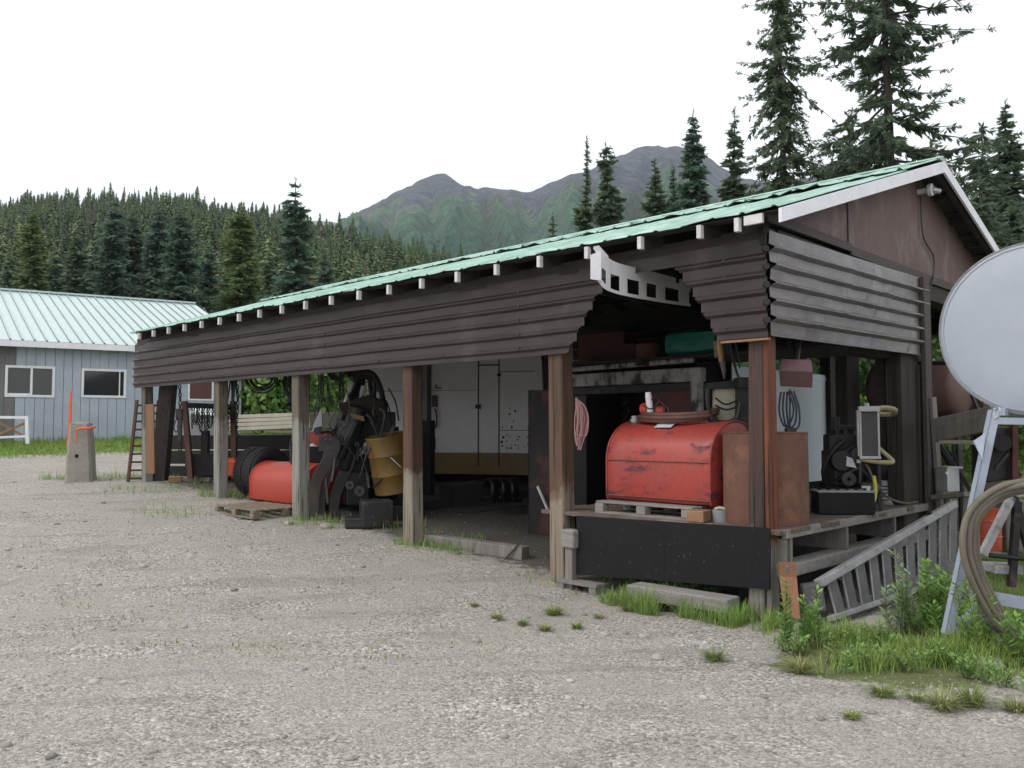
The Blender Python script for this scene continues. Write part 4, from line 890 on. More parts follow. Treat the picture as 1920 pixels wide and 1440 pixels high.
# dark standing steel cabinet door left of the tan post
dc = thing('steel_locker_door', 'tall dark rusty steel cabinet standing left of the tan post', 'cabinet', W(LS(1012,1000,1).x, 1, .1))
a, b = LS(990, 850, .55), LS(1045, 850, .55); z0, z1 = LS(1010,1002,.55).z, LS(1010,731,.55).z
s = MB(SH); s.bb(a.x, b.x, .55, .6, z0, z1); s.bb(a.x, a.x+.03, .55, 1.0, z0, z1); s.build('door_panel', mat('dark_rusty_steel',(.014,.012,.012),(.01,.009,.009),rough=.75,spec=.2,scale=2,dirt=(.08,.03,.022),dthr=(.5,.75),dscale=1.8), dc, bevel=.006)
s = MB(SH); q = LS(1000,700,.58); s.beam((a.x+.2,.6,z1),(a.x+.17,.6,2.6),.02,.02); s.build('hanging_strap', M['soot'], dc)
s = MB(SH); s.beam(LS(1008,912,.5),LS(1028,958,.45),.02,.02); s.build('white_stay', M['galv'], dc); s = MB(SH); q0 = LS(988,1003,.5); s.beam((q0.x,.5,q0.z),(q0.x-.22,.35,.1),.02,.02); s.build('prop_leg', M['steel'], dc)
# ================================================================== MIDDLE BAY
T = D(860, 790, 15.6); tr = thing('white_box_trailer', 'dirty white box trailer with ochre stripe parked behind the shed', 'trailer', (T.x, T.y, gz(T.x,T.y)))
a = D(686, 800, 15.9); b = D(1022, 800, 14.9); dv = (b-a); dv.z = 0; Ln = dv.length; dv.normalize(); nv = V((-dv.y, dv.x, 0))
MT = Matrix(((dv.x,nv.x,0,a.x),(dv.y,nv.y,0,a.y),(0,0,1,0),(0,0,0,1)))
s = MB(MT); s.bb(0,Ln,0,3,1.14,3.6); s.build('white_side', M['trailerwhite'], tr, bevel=.02)
s = MB(MT); s.bb(0,Ln,.0,3,.76,1.137); s.build('ochre_band', M['ochre'], tr)
s = MB(MT); s.bb(.1,Ln-.1,.3,2.8,.5,.757); s.build('underframe', M['soot'], tr)
def tx(px): return (D(px,800,15.4)-a).dot(dv)
s = MB(MT)
for px in (902, 944): s.bb(tx(px)-.012, tx(px)+.012, -.006, .0-.001, .9, 3.4)
s.bb(tx(902), tx(944), -.007, -.001, 2.72, 2.745); s.bb(0, tx(902), -.006, -.001, 2.28, 2.287); s.bb(0,Ln,-.007,-.001,3.05,3.06); s.bb(tx(944),tx(1015),-.006,-.001,1.55,1.56); s.bb(tx(944),tx(1015),-.006,-.001,2.6,2.612)
s.box((tx(902),-.03,1.98),(.09,.04,.07)); s.box((tx(945),-.03,2.55),(.06,.03,.05)); s.tube(spl([(tx(812),-.03,1.95),(tx(817),-.06,1.85),(tx(817),-.06,1.65),(tx(810),-.03,1.6)]),.018,6)
s.tube(spl([(tx(811),-.01,2.33),(tx(814),-.01,2.39),(tx(817),-.01,2.31),(tx(820),-.01,2.35),(tx(823),-.01,2.31),(tx(826),-.01,2.34)]),.008,5)
s.build('door_seams', M['darksteel'], tr)
for k, px in enumerate((806, 811)):
    pass
s = MB(MT); s.bb(tx(806),tx(817),-.03,-.001,1.98,2.2); s.bb(tx(805),tx(813),-.02,-.001,1.2,1.42); s.build('door_latch', M['steel'], tr)
s = MB(MT); rnd = random.Random(4)
for i in range(38):
    x = tx(948+70*rnd.random()); z = 1.2+.75*rnd.random()**1.3; s.box((x,-.003,z),(rnd.uniform(.01,.04),.004,rnd.uniform(.01,.05)))
s.build('mud_spatter', M['darkwood'], tr)
# the grey inner post between post and trailer
s = MB(SH); a2 = LS(800,800,3.6); s.bb(a2.x-.1,a2.x+.1,3.52,3.68,.2,3.05); tag(s.build('grey_inner_post', M['oldwood'], shed), 'pale grey inner post')
s = MB(SH); a2 = LS(798,850,2.6); s.bb(a2.x-.1,a2.x+.12,2.6,2.7,.3,1.72); tag(s.build('dark_board', M['blacktimber']), 'dark board leaning behind the fourth shed post', 'board')
# timbers on the floor
def tim(name, label, pa, pb, w_, h_, m, z=None, cat='timber'):
    s = MB(); s.beam(pa, pb, w_, h_); return tag(s.build(name, m, bevel=.01), label, cat)
p1, p2 = D(796,1012,10.4), D(985,985,9.6); p1.z = gz(0,10.4)+.02; p2.z = gz(0,9.6)+.03
tim('floor_sleeper', 'long pale edged timber lying on the ground in the wide bay', p1, p2, .16, .2, M['oldwood'])
p1, p2 = G(838,948), G(905,940); p1.z += .12; p2.z += .12; tim('dark_block', 'dark timber block on the floor in front of the white trailer', p1, p2, .5, .4, M['blacktimber'])
p1, p2 = G(800,955), G(990,930); p1.z += .05; p2.z += .05; tim('dark_sill_timber', 'long thin dark timber on the floor below the trailer', p1, p2, .2, .12, M['blacktimber'])
for i, (px, lb) in enumerate(((921,'leftmost of three black hooped pads on the floor by the trailer'),(941,'middle of three black hooped pads on the floor by the trailer'),(958,'rightmost of three black hooped pads on the floor by the trailer'))):
    p = D(px, 918, 12.2); s = MB(Matrix.Translation(p)@Matrix.Rotation(.5,4,'Z')); pts = []
    s.lathe([(.15,-.07),(.17,-.05),(.17,.05),(.15,.07),(.13,.06),(.13,-.06),(.15,-.07)], (0,0,0), 16, Matrix.Rotation(math.pi/2,3,'Y'), arc=(math.radians(100),math.radians(330))); s.box((0,.0,-.14),(.14,.42,.06))
    tag(s.build('black_hoop', M['blackgloss'], smooth=True), lb, 'hoop', 'black hooped pads by the trailer')
s = MB(); s.tube(spl([G(820,958),G(880,962),G(935,955),G(985,948)]), .012, 6); tag(s.build('floor_hose', M['cable'], smooth=True), 'thin black hose along the dark floor of the wide bay', 'hose')
# ================================================================== GRAPPLE BAY (between third and fourth posts)
gm = thing('log_grapple', 'dark steel log grapple with bent tines leaning in the shed behind the third post', 'grapple', G(640, 965))
def flatbar(mb, pts, w_, th, sd=(1,.3,0)):
    pts = spl(pts, 4); up = V(sd).normalized(); N = len(pts); rows = []
    for i, p in enumerate(pts):
        t = (pts[min(i+1,N-1)]-pts[max(i-1,0)]).normalized(); nn = t.cross(up).normalized(); ww = w_[0]+(w_[1]-w_[0])*i/(N-1)
        rows.append([p-up*ww/2-nn*th/2, p+up*ww/2-nn*th/2, p+up*ww/2+nn*th/2, p-up*ww/2+nn*th/2, p-up*ww/2-nn*th/2])
    mb.sheet(rows); mb.add(rows[0][:4], [(3,2,1,0)]); mb.add(rows[-1][:4], [(0,1,2,3)])
Yg = 12.0
for pts, w_, dy in (([(622,838),(616,862),(592,905),(588,968)], (.22,.12), 0), ([(656,852),(648,880),(630,925),(624,966)], (.2,.12), .35), ([(640,835),(632,858),(606,925),(602,962)], (.06,.1), .2)):
    s = MB(); flatbar(s, [D(x, y, Yg+dy) for x, y in pts], w_, .09); s.build('tine', M['steel'], gm, smooth=True)
s = MB(); s.box(D(618,832,Yg+.05), (.3,.2,.22), .2); s.box(D(655,850,Yg+.45), (.3,.2,.2), .1); s.build('tine_bracket', M['darksteel'], gm, bevel=.01)
s = MB()
for i in range(6): s.cyl(D(609+9*(i%2), 808+9*(i//2), Yg-.1), D(613+9*(i%2), 806+9*(i//2), Yg-.1), .014, 8)
s.build('bolt', M['steel'], gm)
s = MB(); s.tube([D(672,762,Yg+.3), D(642,880,Yg+.4)], .14, 14); s.tube([D(668,790,Yg+.25), D(636,862,Yg+.2)], .07, 10); s.box(D(680,850,Yg+.8), (.7,.5,1.0), .4); s.box(D(706,800,Yg+.9), (.55,.5,.45), .2); s.box(D(668,915,Yg+.6), (.35,.4,.5), .3); s.build('grapple_body', M['black'], gm, bevel=.03)
s = MB(); s.poly([D(633,758,Yg+.2),D(690,740,Yg+.4),D(722,752,Yg+.5),D(722,778,Yg+.5),D(680,786,Yg+.4),D(640,776,Yg+.2)], (0,1,0), .3); s.build('top_cowl', M['darkwood'], gm, bevel=.02)
s = MB(); s.poly([D(652,772,Yg+.15),D(660,775,Yg+.15),D(682,781,Yg+.15),D(684,790,Yg+.15),D(664,785,Yg+.15)], (0,1,0), .05); s.build('yellow_band', M['yellow'], gm)
for pa, pb, r_ in ((D(688,830,Yg+.4), D(676,855,Yg+.4), .022), (D(660,716,Yg+.35), D(646,757,Yg+.3), .026), (D(682,724,Yg+.45), D(672,758,Yg+.4), .022)):
    s = MB(); s.tube([pa, pb], r_, 8); s.tube([pa, pa.lerp(pb,.45)], r_*1.6, 8); s.build('hydraulic_rod', M['galv'], gm, smooth=True)
rnd = random.Random(77)
for i in range(12):
    x = rnd.uniform(625, 735); y = rnd.uniform(720, 860); s = MB(); Yh = Yg-.15+rnd.uniform(-.1,.1)
    s.tube(spl([D(x,y,Yh), D(x+rnd.uniform(-14,14),y+rnd.uniform(10,30),Yh-.05), D(x+rnd.uniform(-22,22),y+rnd.uniform(40,80),Yh)]), rnd.choice([.012,.016,.02]), 6); s.build('hydraulic_hose', M['cable'] if i % 3 else M['darksteel'], gm, smooth=True)
for i in range(16):
    x = rnd.uniform(612, 730); y = rnd.uniform(790, 950); s = MB(); c_ = D(x, y, Yg-.12+rnd.uniform(-.1,.2)); w2 = rnd.uniform(.06,.2)
    if i % 2: s.beam(c_, c_+V((rnd.uniform(-.15,.15), .02, rnd.uniform(.1,.35))), .03, .045)
    else: s.lathe([(.02,-.03),(w2*.4,-.03),(w2*.45,0),(w2*.4,.03),(.02,.03)], c_, 14, Matrix.Rotation(math.pi/2,3,'X'))
    s.build('linkage_piece', M[rnd.choice(['steel','darksteel','darksteel','darksteel'])], gm, smooth=True)
# rollover cage tubes behind
cg = thing('tube_cage', 'bent dark tube cage rising behind the log grapple', 'cage', G(690, 955))
s = MB(); Y = 12.8
s.tube(spl([D(640,790,Y),D(648,765,Y),D(662,725,Y),D(672,702,Y),D(690,698,Y),D(704,708,Y),D(715,735,Y),D(722,775,Y),D(738,812,Y)]), .045, 8)
s.tube(spl([D(672,702,Y+.1),D(655,735,Y+.1),D(642,772,Y+.1),D(628,805,Y+.1)]), .045, 8)
s.tube([D(690,698,Y+.1),D(698,750,Y+.1)], .035, 7); s.tube([D(704,708,Y),D(700,755,Y)], .035, 7); s.tube([D(697,712,Y),D(716,742,Y)], .025, 6); s.tube([D(662,706,Y),D(700,708,Y)], .04, 7)
s.tube([D(650,700,Y),D(690,690,Y)], .07, 7); s.tube([D(735,790,Y),D(722,812,Y)], .025, 6); s.tube([D(722,775,Y),D(730,815,Y)], .03, 6)
s.build('cage_tubes', M['darksteel'], cg, smooth=True)
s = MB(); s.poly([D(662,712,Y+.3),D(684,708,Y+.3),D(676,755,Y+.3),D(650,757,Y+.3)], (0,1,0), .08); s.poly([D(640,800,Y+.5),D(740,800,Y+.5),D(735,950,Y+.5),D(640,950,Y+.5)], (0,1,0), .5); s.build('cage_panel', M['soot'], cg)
s = MB(); s.tube(spl([D(716,742,Y-.1),D(728,760,Y-.1),D(733,790,Y-.1),D(728,812,Y-.1)]), .012, 6); s.build('cage_hose', M['cable'], cg, smooth=True)
s = MB(); p = D(706,920,11.4); s.box(V((p.x,p.y,gh(p.x,p.y)+.18)), (.42,.35,.36), .3); s.box(V((p.x-.25,p.y-.05,gh(p.x,p.y)+.07)), (.3,.3,.14), .1); tag(s.build('steel_junk_block', M['darksteel'], bevel=.02), 'squat dark steel block on the floor left of the yellow drum', 'block')
# yellow drum, tilted
o = D(732, 868, 12.1); RT = Matrix.Rotation(math.radians(-9), 3, 'Y')@Matrix.Rotation(math.radians(8), 3, 'X')
yd = thing('yellow_drum', 'dirty yellow steel drum tilted in the shed left of the fourth post', 'drum', V((o.x, o.y, gh(o.x,o.y))))
s = MB(); prof = [(.001,-.4),(.27,-.4),(.285,-.41),(.29,-.4),(.285,-.38)]
for z in (-.14,.14): prof += [(.285,z-.025),(.298,z),(.285,z+.025)]
prof += [(.285,.38),(.292,.4),(.285,.41),(.27,.395),(.001,.395)]
s.lathe(prof, o, 36, RT); s.build('drum_shell', M['yellow'], yd, smooth=True)
s = MB(); s.tube([D(733,858,11.68), D(741,866,11.66), D(752,876,11.66)], .006, 5); s.build('scratched_edge', M['galv'], yd)
s = MB(); s.box(V((o.x+.08,o.y,gh(o.x,o.y)+.09)), (.6,.5,.17), .3); tag(s.build('drum_support', M['blacktimber']), 'dark timber block under the tilted yellow drum', 'timber')
# red quad bike partly hidden behind the third post
qb = thing('red_quad_bike', 'red quad bike with small clear windshield behind the third post', 'quad bike', G(590, 940)); Y = 13.3
s = MB(); s.poly([D(548,828,Y),D(575,810,Y),D(612,806,Y),D(625,822,Y),D(622,850,Y),D(590,905,Y),D(560,890,Y)], (.3,1,0), .55); s.build('red_body', M['redclean'], qb, bevel=.05)
s = MB(); s.poly([D(585,808,Y-.1),D(588,795,Y-.1),D(601,767,Y-.1),D(603,770,Y-.1),D(604,800,Y-.1),D(600,806,Y-.1)], (.2,1,0), .02); s.build('windshield', M['snowplastic'], qb)
s = MB(); s.poly([D(588,806,Y-.14),D(590,802,Y-.14),D(602,799,Y-.14),D(601,812,Y-.14),D(592,816,Y-.14)], (.2,1,0), .02); s.build('dark_hood_patch', M['cableblue'], qb)
for x, y in ((586,836),(592,840)):
    s = MB(); s.lathe([(.001,-.03),(.03,-.02),(.04,.01),(.001,.02)], D(x,y,Y-.1), 12, Matrix.Rotation(math.pi/2,3,'X')); s.build('headlight', M['lens'], qb, smooth=True)
s = MB(); s.tube(spl([D(548,822,Y-.1),D(544,838,Y-.1),D(550,850,Y-.1)]), .02, 7); s.tube([D(600,812,Y),D(632,805,Y)], .018, 7); s.box(D(575,858,Y-.1), (.5,.3,.35), .3); s.build('dark_fittings', M['black'], qb, bevel=.02)
s = MB(); s.lathe([(.1,-.1),(.25,-.11),(.28,-.07),(.28,.07),(.25,.11),(.1,.1)], V((D(600,900,Y).x, Y, gz(0,Y)+.28)), 24, Matrix.Rotation(math.pi/2,3,'X')); s.build('wheel', M['tyre'], qb, smooth=True)
# second red tank on its pallet, tyres
xa2, xb2 = LS(468,900,.28).x, LS(549,900,.28).x+.32
pz = gz(0, 13)+.0
pl = pallet('brown_pallet', 'brown wooden pallet on the gravel under the smaller red tank', LS(432,940,-.25).x, xb2-.05, -.5, .55, pz-.08, M['palletwood'], .13)
t2 = thing('small_red_tank', 'clean bright red domed tank on the brown pallet beside the truck tyres', 'tank', W((xa2+xb2)/2,.6,pz+.05))
domed_tank(t2, xa2, xb2, .28, .98, pz+.055, pz+.66, M['redclean'])
def tyre(root, M4, R, w_, seed=0):
    s = MB(M4); h = w_/2; prof = [(R*.56,-h*.75),(R*.62,-h*.95),(R*.8,-h*1.05),(R*.93,-h*.98),(R*.985,-h*.8),(R,-h*.4),(R,h*.4),(R*.985,h*.8),(R*.93,h*.98),(R*.8,h*1.05),(R*.62,h*.95),(R*.56,h*.75)]
    s.lathe(prof, (0,0,0), 48); n = 52
    for i in range(n):
        a = 2*math.pi*i/n
        for sx, k in ((-.62,0),(-.2,.5),(.2,0),(.62,.5)):
            aa = a+k*2*math.pi/n; Rz = Matrix.Rotation(aa, 3, 'Z'); s.box(Rz@V((R+.004,0,sx*h)), (.022, R*.085, h*.34), Rz)
    s.build('tyre_carcass', M['tyre'], root, smooth=True)
    s = MB(M4); s.lathe([(R*.56,-h*.7),(R*.52,-h*.6),(R*.5,0),(R*.2,.02),(.02,.03)], (0,0,0), 32); s.build('rim', M['darksteel'], root, smooth=True)
for i, (px, lb) in enumerate(((466,'outer left truck tyre standing behind the smaller red tank'),(483,'inner truck tyre standing against the smaller red tank'))):
    p = D(px+17, 890, 14.05-.1*i); R = .40; z = gz(p.x,p.y)+R-.02; c = V((p.x, p.y, z))
    M4 = Matrix.Translation(c)@(Matrix.Rotation(SHA+.12,4,'Z')@Matrix.Rotation(math.pi/2,4,'Y'))
    t = thing('truck_tyre', lb, 'tyre', (p.x,p.y,z-R)); tyre(t, M4, R, .25)
# ================================================================== LEFT BAYS
def timb(px0, py0, px1, py1, Y0, Y1, h, w_, m, name, label):
    s = MB(); s.beam(D(px0,py0,Y0), D(px1,py1,Y1), w_, h); return tag(s.build(name, m, bevel=.015), label, 'timber')
timb(312,829,560,829,17.2,16.2,.28,.3,M['blacktimber'],'stacked_timber','uppermost of the long dark timbers stacked across the left bays')
timb(312,857,560,857,17.1,16.1,.26,.3,M['blacktimber'],'stacked_timber','middle one of the long dark timbers stacked across the left bays')
timb(305,884,470,886,16.7,16.0,.22,.3,M['blacktimber'],'stacked_timber','lowest of the long dark timbers stacked across the left bays')
timb(305,897,400,899,16.2,15.6,.09,.2,M['oldwood'],'ground_timber','weathered timber lying on the ground between first and second posts')
s = MB(); p = D(329,898,15.6); s.box((p.x,p.y,gh(p.x,p.y)+.05), (.22,.2,.1), .3); tag(s.build('wood_block', M['freshwood'], bevel=.01), 'small pale cut wood block on the ground beside the chain rack', 'block')
lm = thing('lumber_stack', 'stack of pale sawn planks lying behind the shed left bays', 'lumber', D(500,812,21))
for i in range(4):
    s = MB(); a = D(425-6*i,783+8*i,22); b = D(610,777+8*i-(i*1.0),19.5); s.beam(a, b, .9, .085); s.build('plank_layer', M['lumber'], lm, bevel=.006)
s = MB(); s.beam(D(440,818,21.5), D(440,835,21.5), .3, .3); s.beam(D(560,816,20), D(560,835,20), .3, .3); s.build('bearer', M['blacktimber'], lm)
# leaning post, board on first post, small ladder
s = MB(); s.beam(D(300,903,15.9), D(318,700,15.6), .25, .22, taper=1.05); o = s.build('leaning_post', M['post_dark'], shed, bevel=.015); o['label'] = 'dark post leaning beside the first front post'
s = MB(); s.beam(D(283,888,15.25), D(281,758,15.2), .15, .04); tag(s.build('nailed_board', M['freshwood'], bevel=.005), 'orange-brown board fixed upright on the first shed post', 'board')
ld = thing('short_ladder', 'brown wooden ladder leaning on the far left shed post', 'ladder', G(250, 903))
a0, a1 = D(240,903,15.6), D(257,750,15.75); s = MB(); s.beam(a0, a1, .05, .05); s.build('rail', M['ladderrust'], ld, bevel=.004)
b0, b1 = a0+V((.38,.22,.0)), a1+V((.32,.2,.0)); s = MB(); s.beam(b0, b1, .05, .05); s.build('rail', M['ladderrust'], ld, bevel=.004)
for i in range(10):
    t = (i+.35)/10; s = MB(); s.cyl(a0.lerp(a1,t), b0.lerp(b1,t), .018, 8); s.build('rung', M['ladderrust'], ld)
# chain rack
ck = thing('chain_rack', 'rusty steel rack draped with rows of hanging chains between first and second posts', 'chain rack', G(390, 900)); Y = 15.4
for x0, x1 in ((346,358),(437,440)):
    s = MB(); s.beam(D(x1,898,Y), D(x0,752,Y), .09, .09); s.build('rack_post', M['ladderrust'], ck)
for y in (757, 762):
    s = MB(); s.beam(D(344,y,Y+.1*(y-757)), D(442,y+4,Y-.2+.1*(y-757)), .04, .05); s.build('rack_bar', M['blacktimber'], ck)
rnd = random.Random(12)
def chain(mb, pts, r=.02, th=.006):
    # alternating elongated links along the path
    P = spl(pts, 6); Ls = [0]
    for a, b in zip(P, P[1:]): Ls.append(Ls[-1]+(b-a).length)
    n = int(Ls[-1]/(r*2.3)); 
    for k in range(n):
        d_ = (k+.5)/n*Ls[-1]; i = max(j for j in range(len(Ls)) if Ls[j] <= d_); i = min(i, len(P)-2)
        t = (P[i+1]-P[i]).normalized(); c = P[i].lerp(P[i+1], (d_-Ls[i])/max(1e-6, Ls[i+1]-Ls[i])); u = t.orthogonal().normalized()
        if k % 2: u = t.cross(u)
        mb.tube([c+t*r*1.5*math.cos(a)+u*r*.8*math.sin(a) for a in [2*math.pi*q/6 for q in range(6)]], th, 4, closed=True)
for i in range(16):
    x = 360+i*4.8; s = MB(); yb = rnd.uniform(790, 818); dY = Y-.12+rnd.uniform(-.05,.05)
    chain(s, [D(x,758,dY), D(x-1,775,dY), D(x+rnd.uniform(-2,2),yb,dY), D(x+4,yb-8,dY), D(x+5,762,dY-.02)] if i%2 else [D(x,758,dY), D(x+rnd.uniform(-1,1),yb,dY)], .022, .008); s.build('chain', M['blacktimber'], ck)
s = MB(); s.box(D(388,870,Y+.3), (.7,.4,.4), .2); s.box(D(385,838,Y+.2), (.12,.12,.6)); s.build('rack_base', M['blacktimber'], ck)
gb_ = thing('green_roofed_box', 'pale green metal roofed box behind the chain rack', 'box', D(382,830,20)); s = MB(); s.poly([D(356,776,20),D(363,760,20.8),D(402,762,20.8),D(404,780,20)], (0,0,1), .03); s.build('box_roof', M['roofpale'], gb_); s = MB(); s.box(D(382,800,20.4), (.5,.5,.55), .2); s.build('box_body', M['greybox'], gb_)
for nm, pts, lb in (('hanging_chain', [D(337,722,15),D(338,760,15),D(335,790,15),D(338,848,15)], 'long chain with tackle hanging between the leaning post and chain rack'),
                    ('hanging_chain', [D(445,722,15),D(446,760,15),D(443,800,15),D(446,820,15)], 'chain hanging just right of the second post')):
    s = MB(); chain(s, pts, .03, .011); tag(s.build(nm, M['blacktimber']), lb, 'chain')
s = MB(); s.box(D(336,775,15), (.1,.08,.16)); s.box(D(338,800,14.95), (.06,.05,.5)); s.tube(spl([D(332,782,15),D(326,800,15),D(330,810,15),D(337,800,15)]), .012, 6); s.tube([D(337,800,15),D(339,842,15)], .02, 6); tag(s.build('chain_hoist', M['darksteel']), 'small chain hoist hanging on the chain left of the rack', 'hoist')
def coil(name, px, py, Y, rp, n, r, m, lb, cat='coil', sy=1.0):
    s = MB(); R = rp/F*Y; c = D(px, py, Y); rnd = random.Random(px)
    for i in range(n):
        k = 1-.13*i/1.5; o = V((rnd.uniform(-.02,.02), i*.02, rnd.uniform(-.02,.02))); s.tube([c+o+V((R*k*math.cos(a), 0, R*k*sy*math.sin(a))) for a in [2*math.pi*q/22 for q in range(22)]], r, 6, closed=True)
    return tag(s.build(name, m, smooth=True), lb, cat)
coil('hanging_coil', 489, 706, 14.3, 30, 6, .012, M['cable'], 'coil of black hose hanging high between second and third posts')
coil('hanging_coil', 632, 697, 12.6, 17, 5, .013, M['cable'], 'coil of black cable hanging high right of the third post')
s = MB(); rnd = random.Random(21)
for i in range(12):
    x = rnd.uniform(596, 648); Y = 13.5+rnd.uniform(-.3,.3); s.tube(spl([D(x,690,Y),D(x+rnd.uniform(-6,6),730,Y),D(x+rnd.uniform(-9,9),765+rnd.uniform(-15,25),Y)]), .009, 5)
tag(s.build('cord_bundle', M['cable'], smooth=True), 'black cords and straps hanging right of the third post', 'cord')
s = MB(); rnd = random.Random(22)
for i in range(16):
    if i == 9: tag(s.build('strap_bundle', M['darksteel'], smooth=True), 'short straps and chain ends hanging left of the third post', 'strap'); s = MB()
    x = rnd.uniform(530, 549) if i < 9 else rnd.uniform(430,446); Y = 14.5; s.tube(spl([D(x,700,Y),D(x+rnd.uniform(-3,3),720,Y),D(x+rnd.uniform(-5,5),735+rnd.uniform(-10,22),Y)]), .014, 5)
tag(s.build('strap_bundle', M['darksteel'], smooth=True), 'short straps hanging at the top of the second post', 'strap')
fc = thing('orange_fuel_can', 'small orange fuel can on the ground right behind the second post', 'can', G(434, 893)); q = D(432, 878, 14.8)
s = MB(); s.box(q, (.26,.18,.28), .3); s.build('can_body', M['orange'], fc, bevel=.03); s = MB(); s.box(q+V((0,0,.16)), (.12,.03,.04), .3); s.build('can_handle', M['orange'], fc)
# ================================================================== YARD: concrete bollard, stake
p = G(152, 903); bl = thing('concrete_bollard', 'rough tapered concrete block with orange paint on its top', 'bollard', (p.x, p.y, gh(p.x, p.y)))
s = MB(Matrix.Translation((p.x,p.y,gh(p.x,p.y)-.03))@Matrix.Rotation(.25,4,'Z')); rows = []
for i in range(9):
    t = i/8; hw = .24*(1-t)+.165*t; z = 1.1*t; rows.append([(sx*hw*(1-.12*cc)+.012*noise.noise(V((sx*3,sy*3,z*4)))-.02*t, sy*hw*(1-.12*cc), z+(.03*noise.noise(V((sx*4,sy*4,9))) if i==8 else 0)) for sx,sy,cc in ((-1,-.8,0),(-.8,-1,0),(.8,-1,0),(1,-.8,0),(1,.8,0),(.8,1,0),(-.8,1,0),(-1,.8,0),(-1,-.8,0))])
s.sheet(rows); s.add(rows[-1][:-1], [tuple(range(8))]); s.build('block', M['concrete'], bl, bevel=.01)
s = MB(); q = D(148,796,p.y-.1); s.lathe([(.001,.06),(.1,.04),(.16,0),(.001,-.02)], q-V((0,-.1,.02)), 12); s.v = [(x+.03*noise.noise(V((x*9,y*9,1))), y, z+.05*noise.noise(V((x*14,y*14,2)))) for x, y, z in s.v]; s.build('broken_top', M['concrete'], bl)
s = MB(); s.tube([D(143,806,p.y-.28), D(152,803,p.y-.29), D(165,803,p.y-.27), D(179,800,p.y-.2)], .022, 8); s.tube([D(144,806,p.y-.29), D(143,833,p.y-.31)], .011, 6); s.build('orange_tape', M['orange'], bl, smooth=True)
s = MB(); s.lathe([(.001,0),(.035,0),(.035,.01)], D(144,855,p.y-.27), 12, Matrix.Rotation(math.pi/2,3,'X')); s.build('lifting_hole', M['soot'], bl)
p = G(126, 905); s = MB(); st = thing('orange_marker_stake', 'thin fluorescent orange marker stake leaning against the concrete block', 'stake', p)
a, b = D(126,903,p.y), D(133,734,p.y+.05); s.beam(a, a.lerp(b,.38), .045, .02); s.build('lower_stake', M['ladderrust'], st); s = MB(); s.beam(a.lerp(b,.38), b, .065, .02, taper=.6); s.build('painted_top', M['orange'], st)
# ================================================================== LEFT WORKSHOP BUILDING
wo = V((-13.7, 24, 0)); wx = V((.858,.514,0)).normalized(); wy = V((-wx.y, wx.x, 0)); MW = Matrix(((wx.x,wy.x,0,wo.x),(wx.y,wy.y,0,wo.y),(0,0,1,0),(0,0,0,1)))
ws = thing('blue_workshop', 'pale blue board-sided workshop with pale green metal roof at the left', 'workshop', MW@V((0,2,1.1)))
def WS(px, py, ly=0):
    r = ray(px, py); t = (wo+wy*ly-CAM).dot(wy)/r.dot(wy); q = CAM+r*t-wo; return V((q.dot(wx), ly, CAM.z+r.z*t))
x0 = -7; x1 = WS(452,780).x; ze = 4.02; zb_ = .7
holes = []
for px0, py0, px1, py1 in ((10,686,102,745),(153,692,236,746)):
    a, b = WS(px0, py0), WS(px1, py1); c, d_ = WS(px0, py1), WS(px1, py0); holes.append((a.x, b.x, (b.z+c.z)/2, (a.z+d_.z)/2))
pl_ = WS(352,715).x, WS(400,760).x; holes.append((pl_[0], pl_[1], WS(375,751).z, WS(375,705).z))
s = MB(MW); xs = x0; bw = .235; i = 0; rnd = random.Random(6)
split = WS(30,700).x
def board(mb, xa, xb):
    off = rnd.uniform(0,.004); segs = [(zb_, ze)]
    for hx0, hx1, hz0, hz1 in holes:
        if xb > hx0 and xa < hx1:
            ns = []
            for a, b in segs:
                if hz0 > a and hz1 < b: ns += [(a, hz0), (hz1, b)]
                else: ns.append((a, b))
            segs = ns
    for a, b in segs: mb.bb(xa, xb-.012, -.02-off, 0, a, b)
edges = sorted(set([x0, x1, split]+[h[0] for h in holes]+[h[1] for h in holes])); s2_ = MB(MW)
for ea, eb in zip(edges, edges[1:]):
    n = max(1, round((eb-ea)/bw)); 
    for k in range(n): board(s2_ if eb <= split+.001 and ea > split-1.2 or (ea < split and eb <= split+.01) else s, ea+(eb-ea)*k/n, ea+(eb-ea)*(k+1)/n)
s.build('board_wall', M['wallblue'], ws); s2_.build('bare_wall_section', M['wallgrey'], ws)
s = MB(MW); s.bb(x0, x1-.0, .004, 5.0, zb_, ze) ; s.build('wall_backing', M['wallgrey'], ws) if False else None
s = MB(MW)
for xa, xb in ((x0, holes[0][0]), (holes[0][1], holes[1][0]), (holes[1][1], x1)): s.bb(xa, xb, .002, .06, zb_, ze)
for h in holes[:2]: s.bb(h[0], h[1], .002, .06, zb_, h[2]); s.bb(h[0], h[1], .002, .06, h[3], ze)
s.bb(x1-.08, x1, .06, 6, zb_, ze); s.bb(x0, x1-.08, 5.9, 6, zb_, ze); s.build('inner_wall', M['wallgrey'], ws)
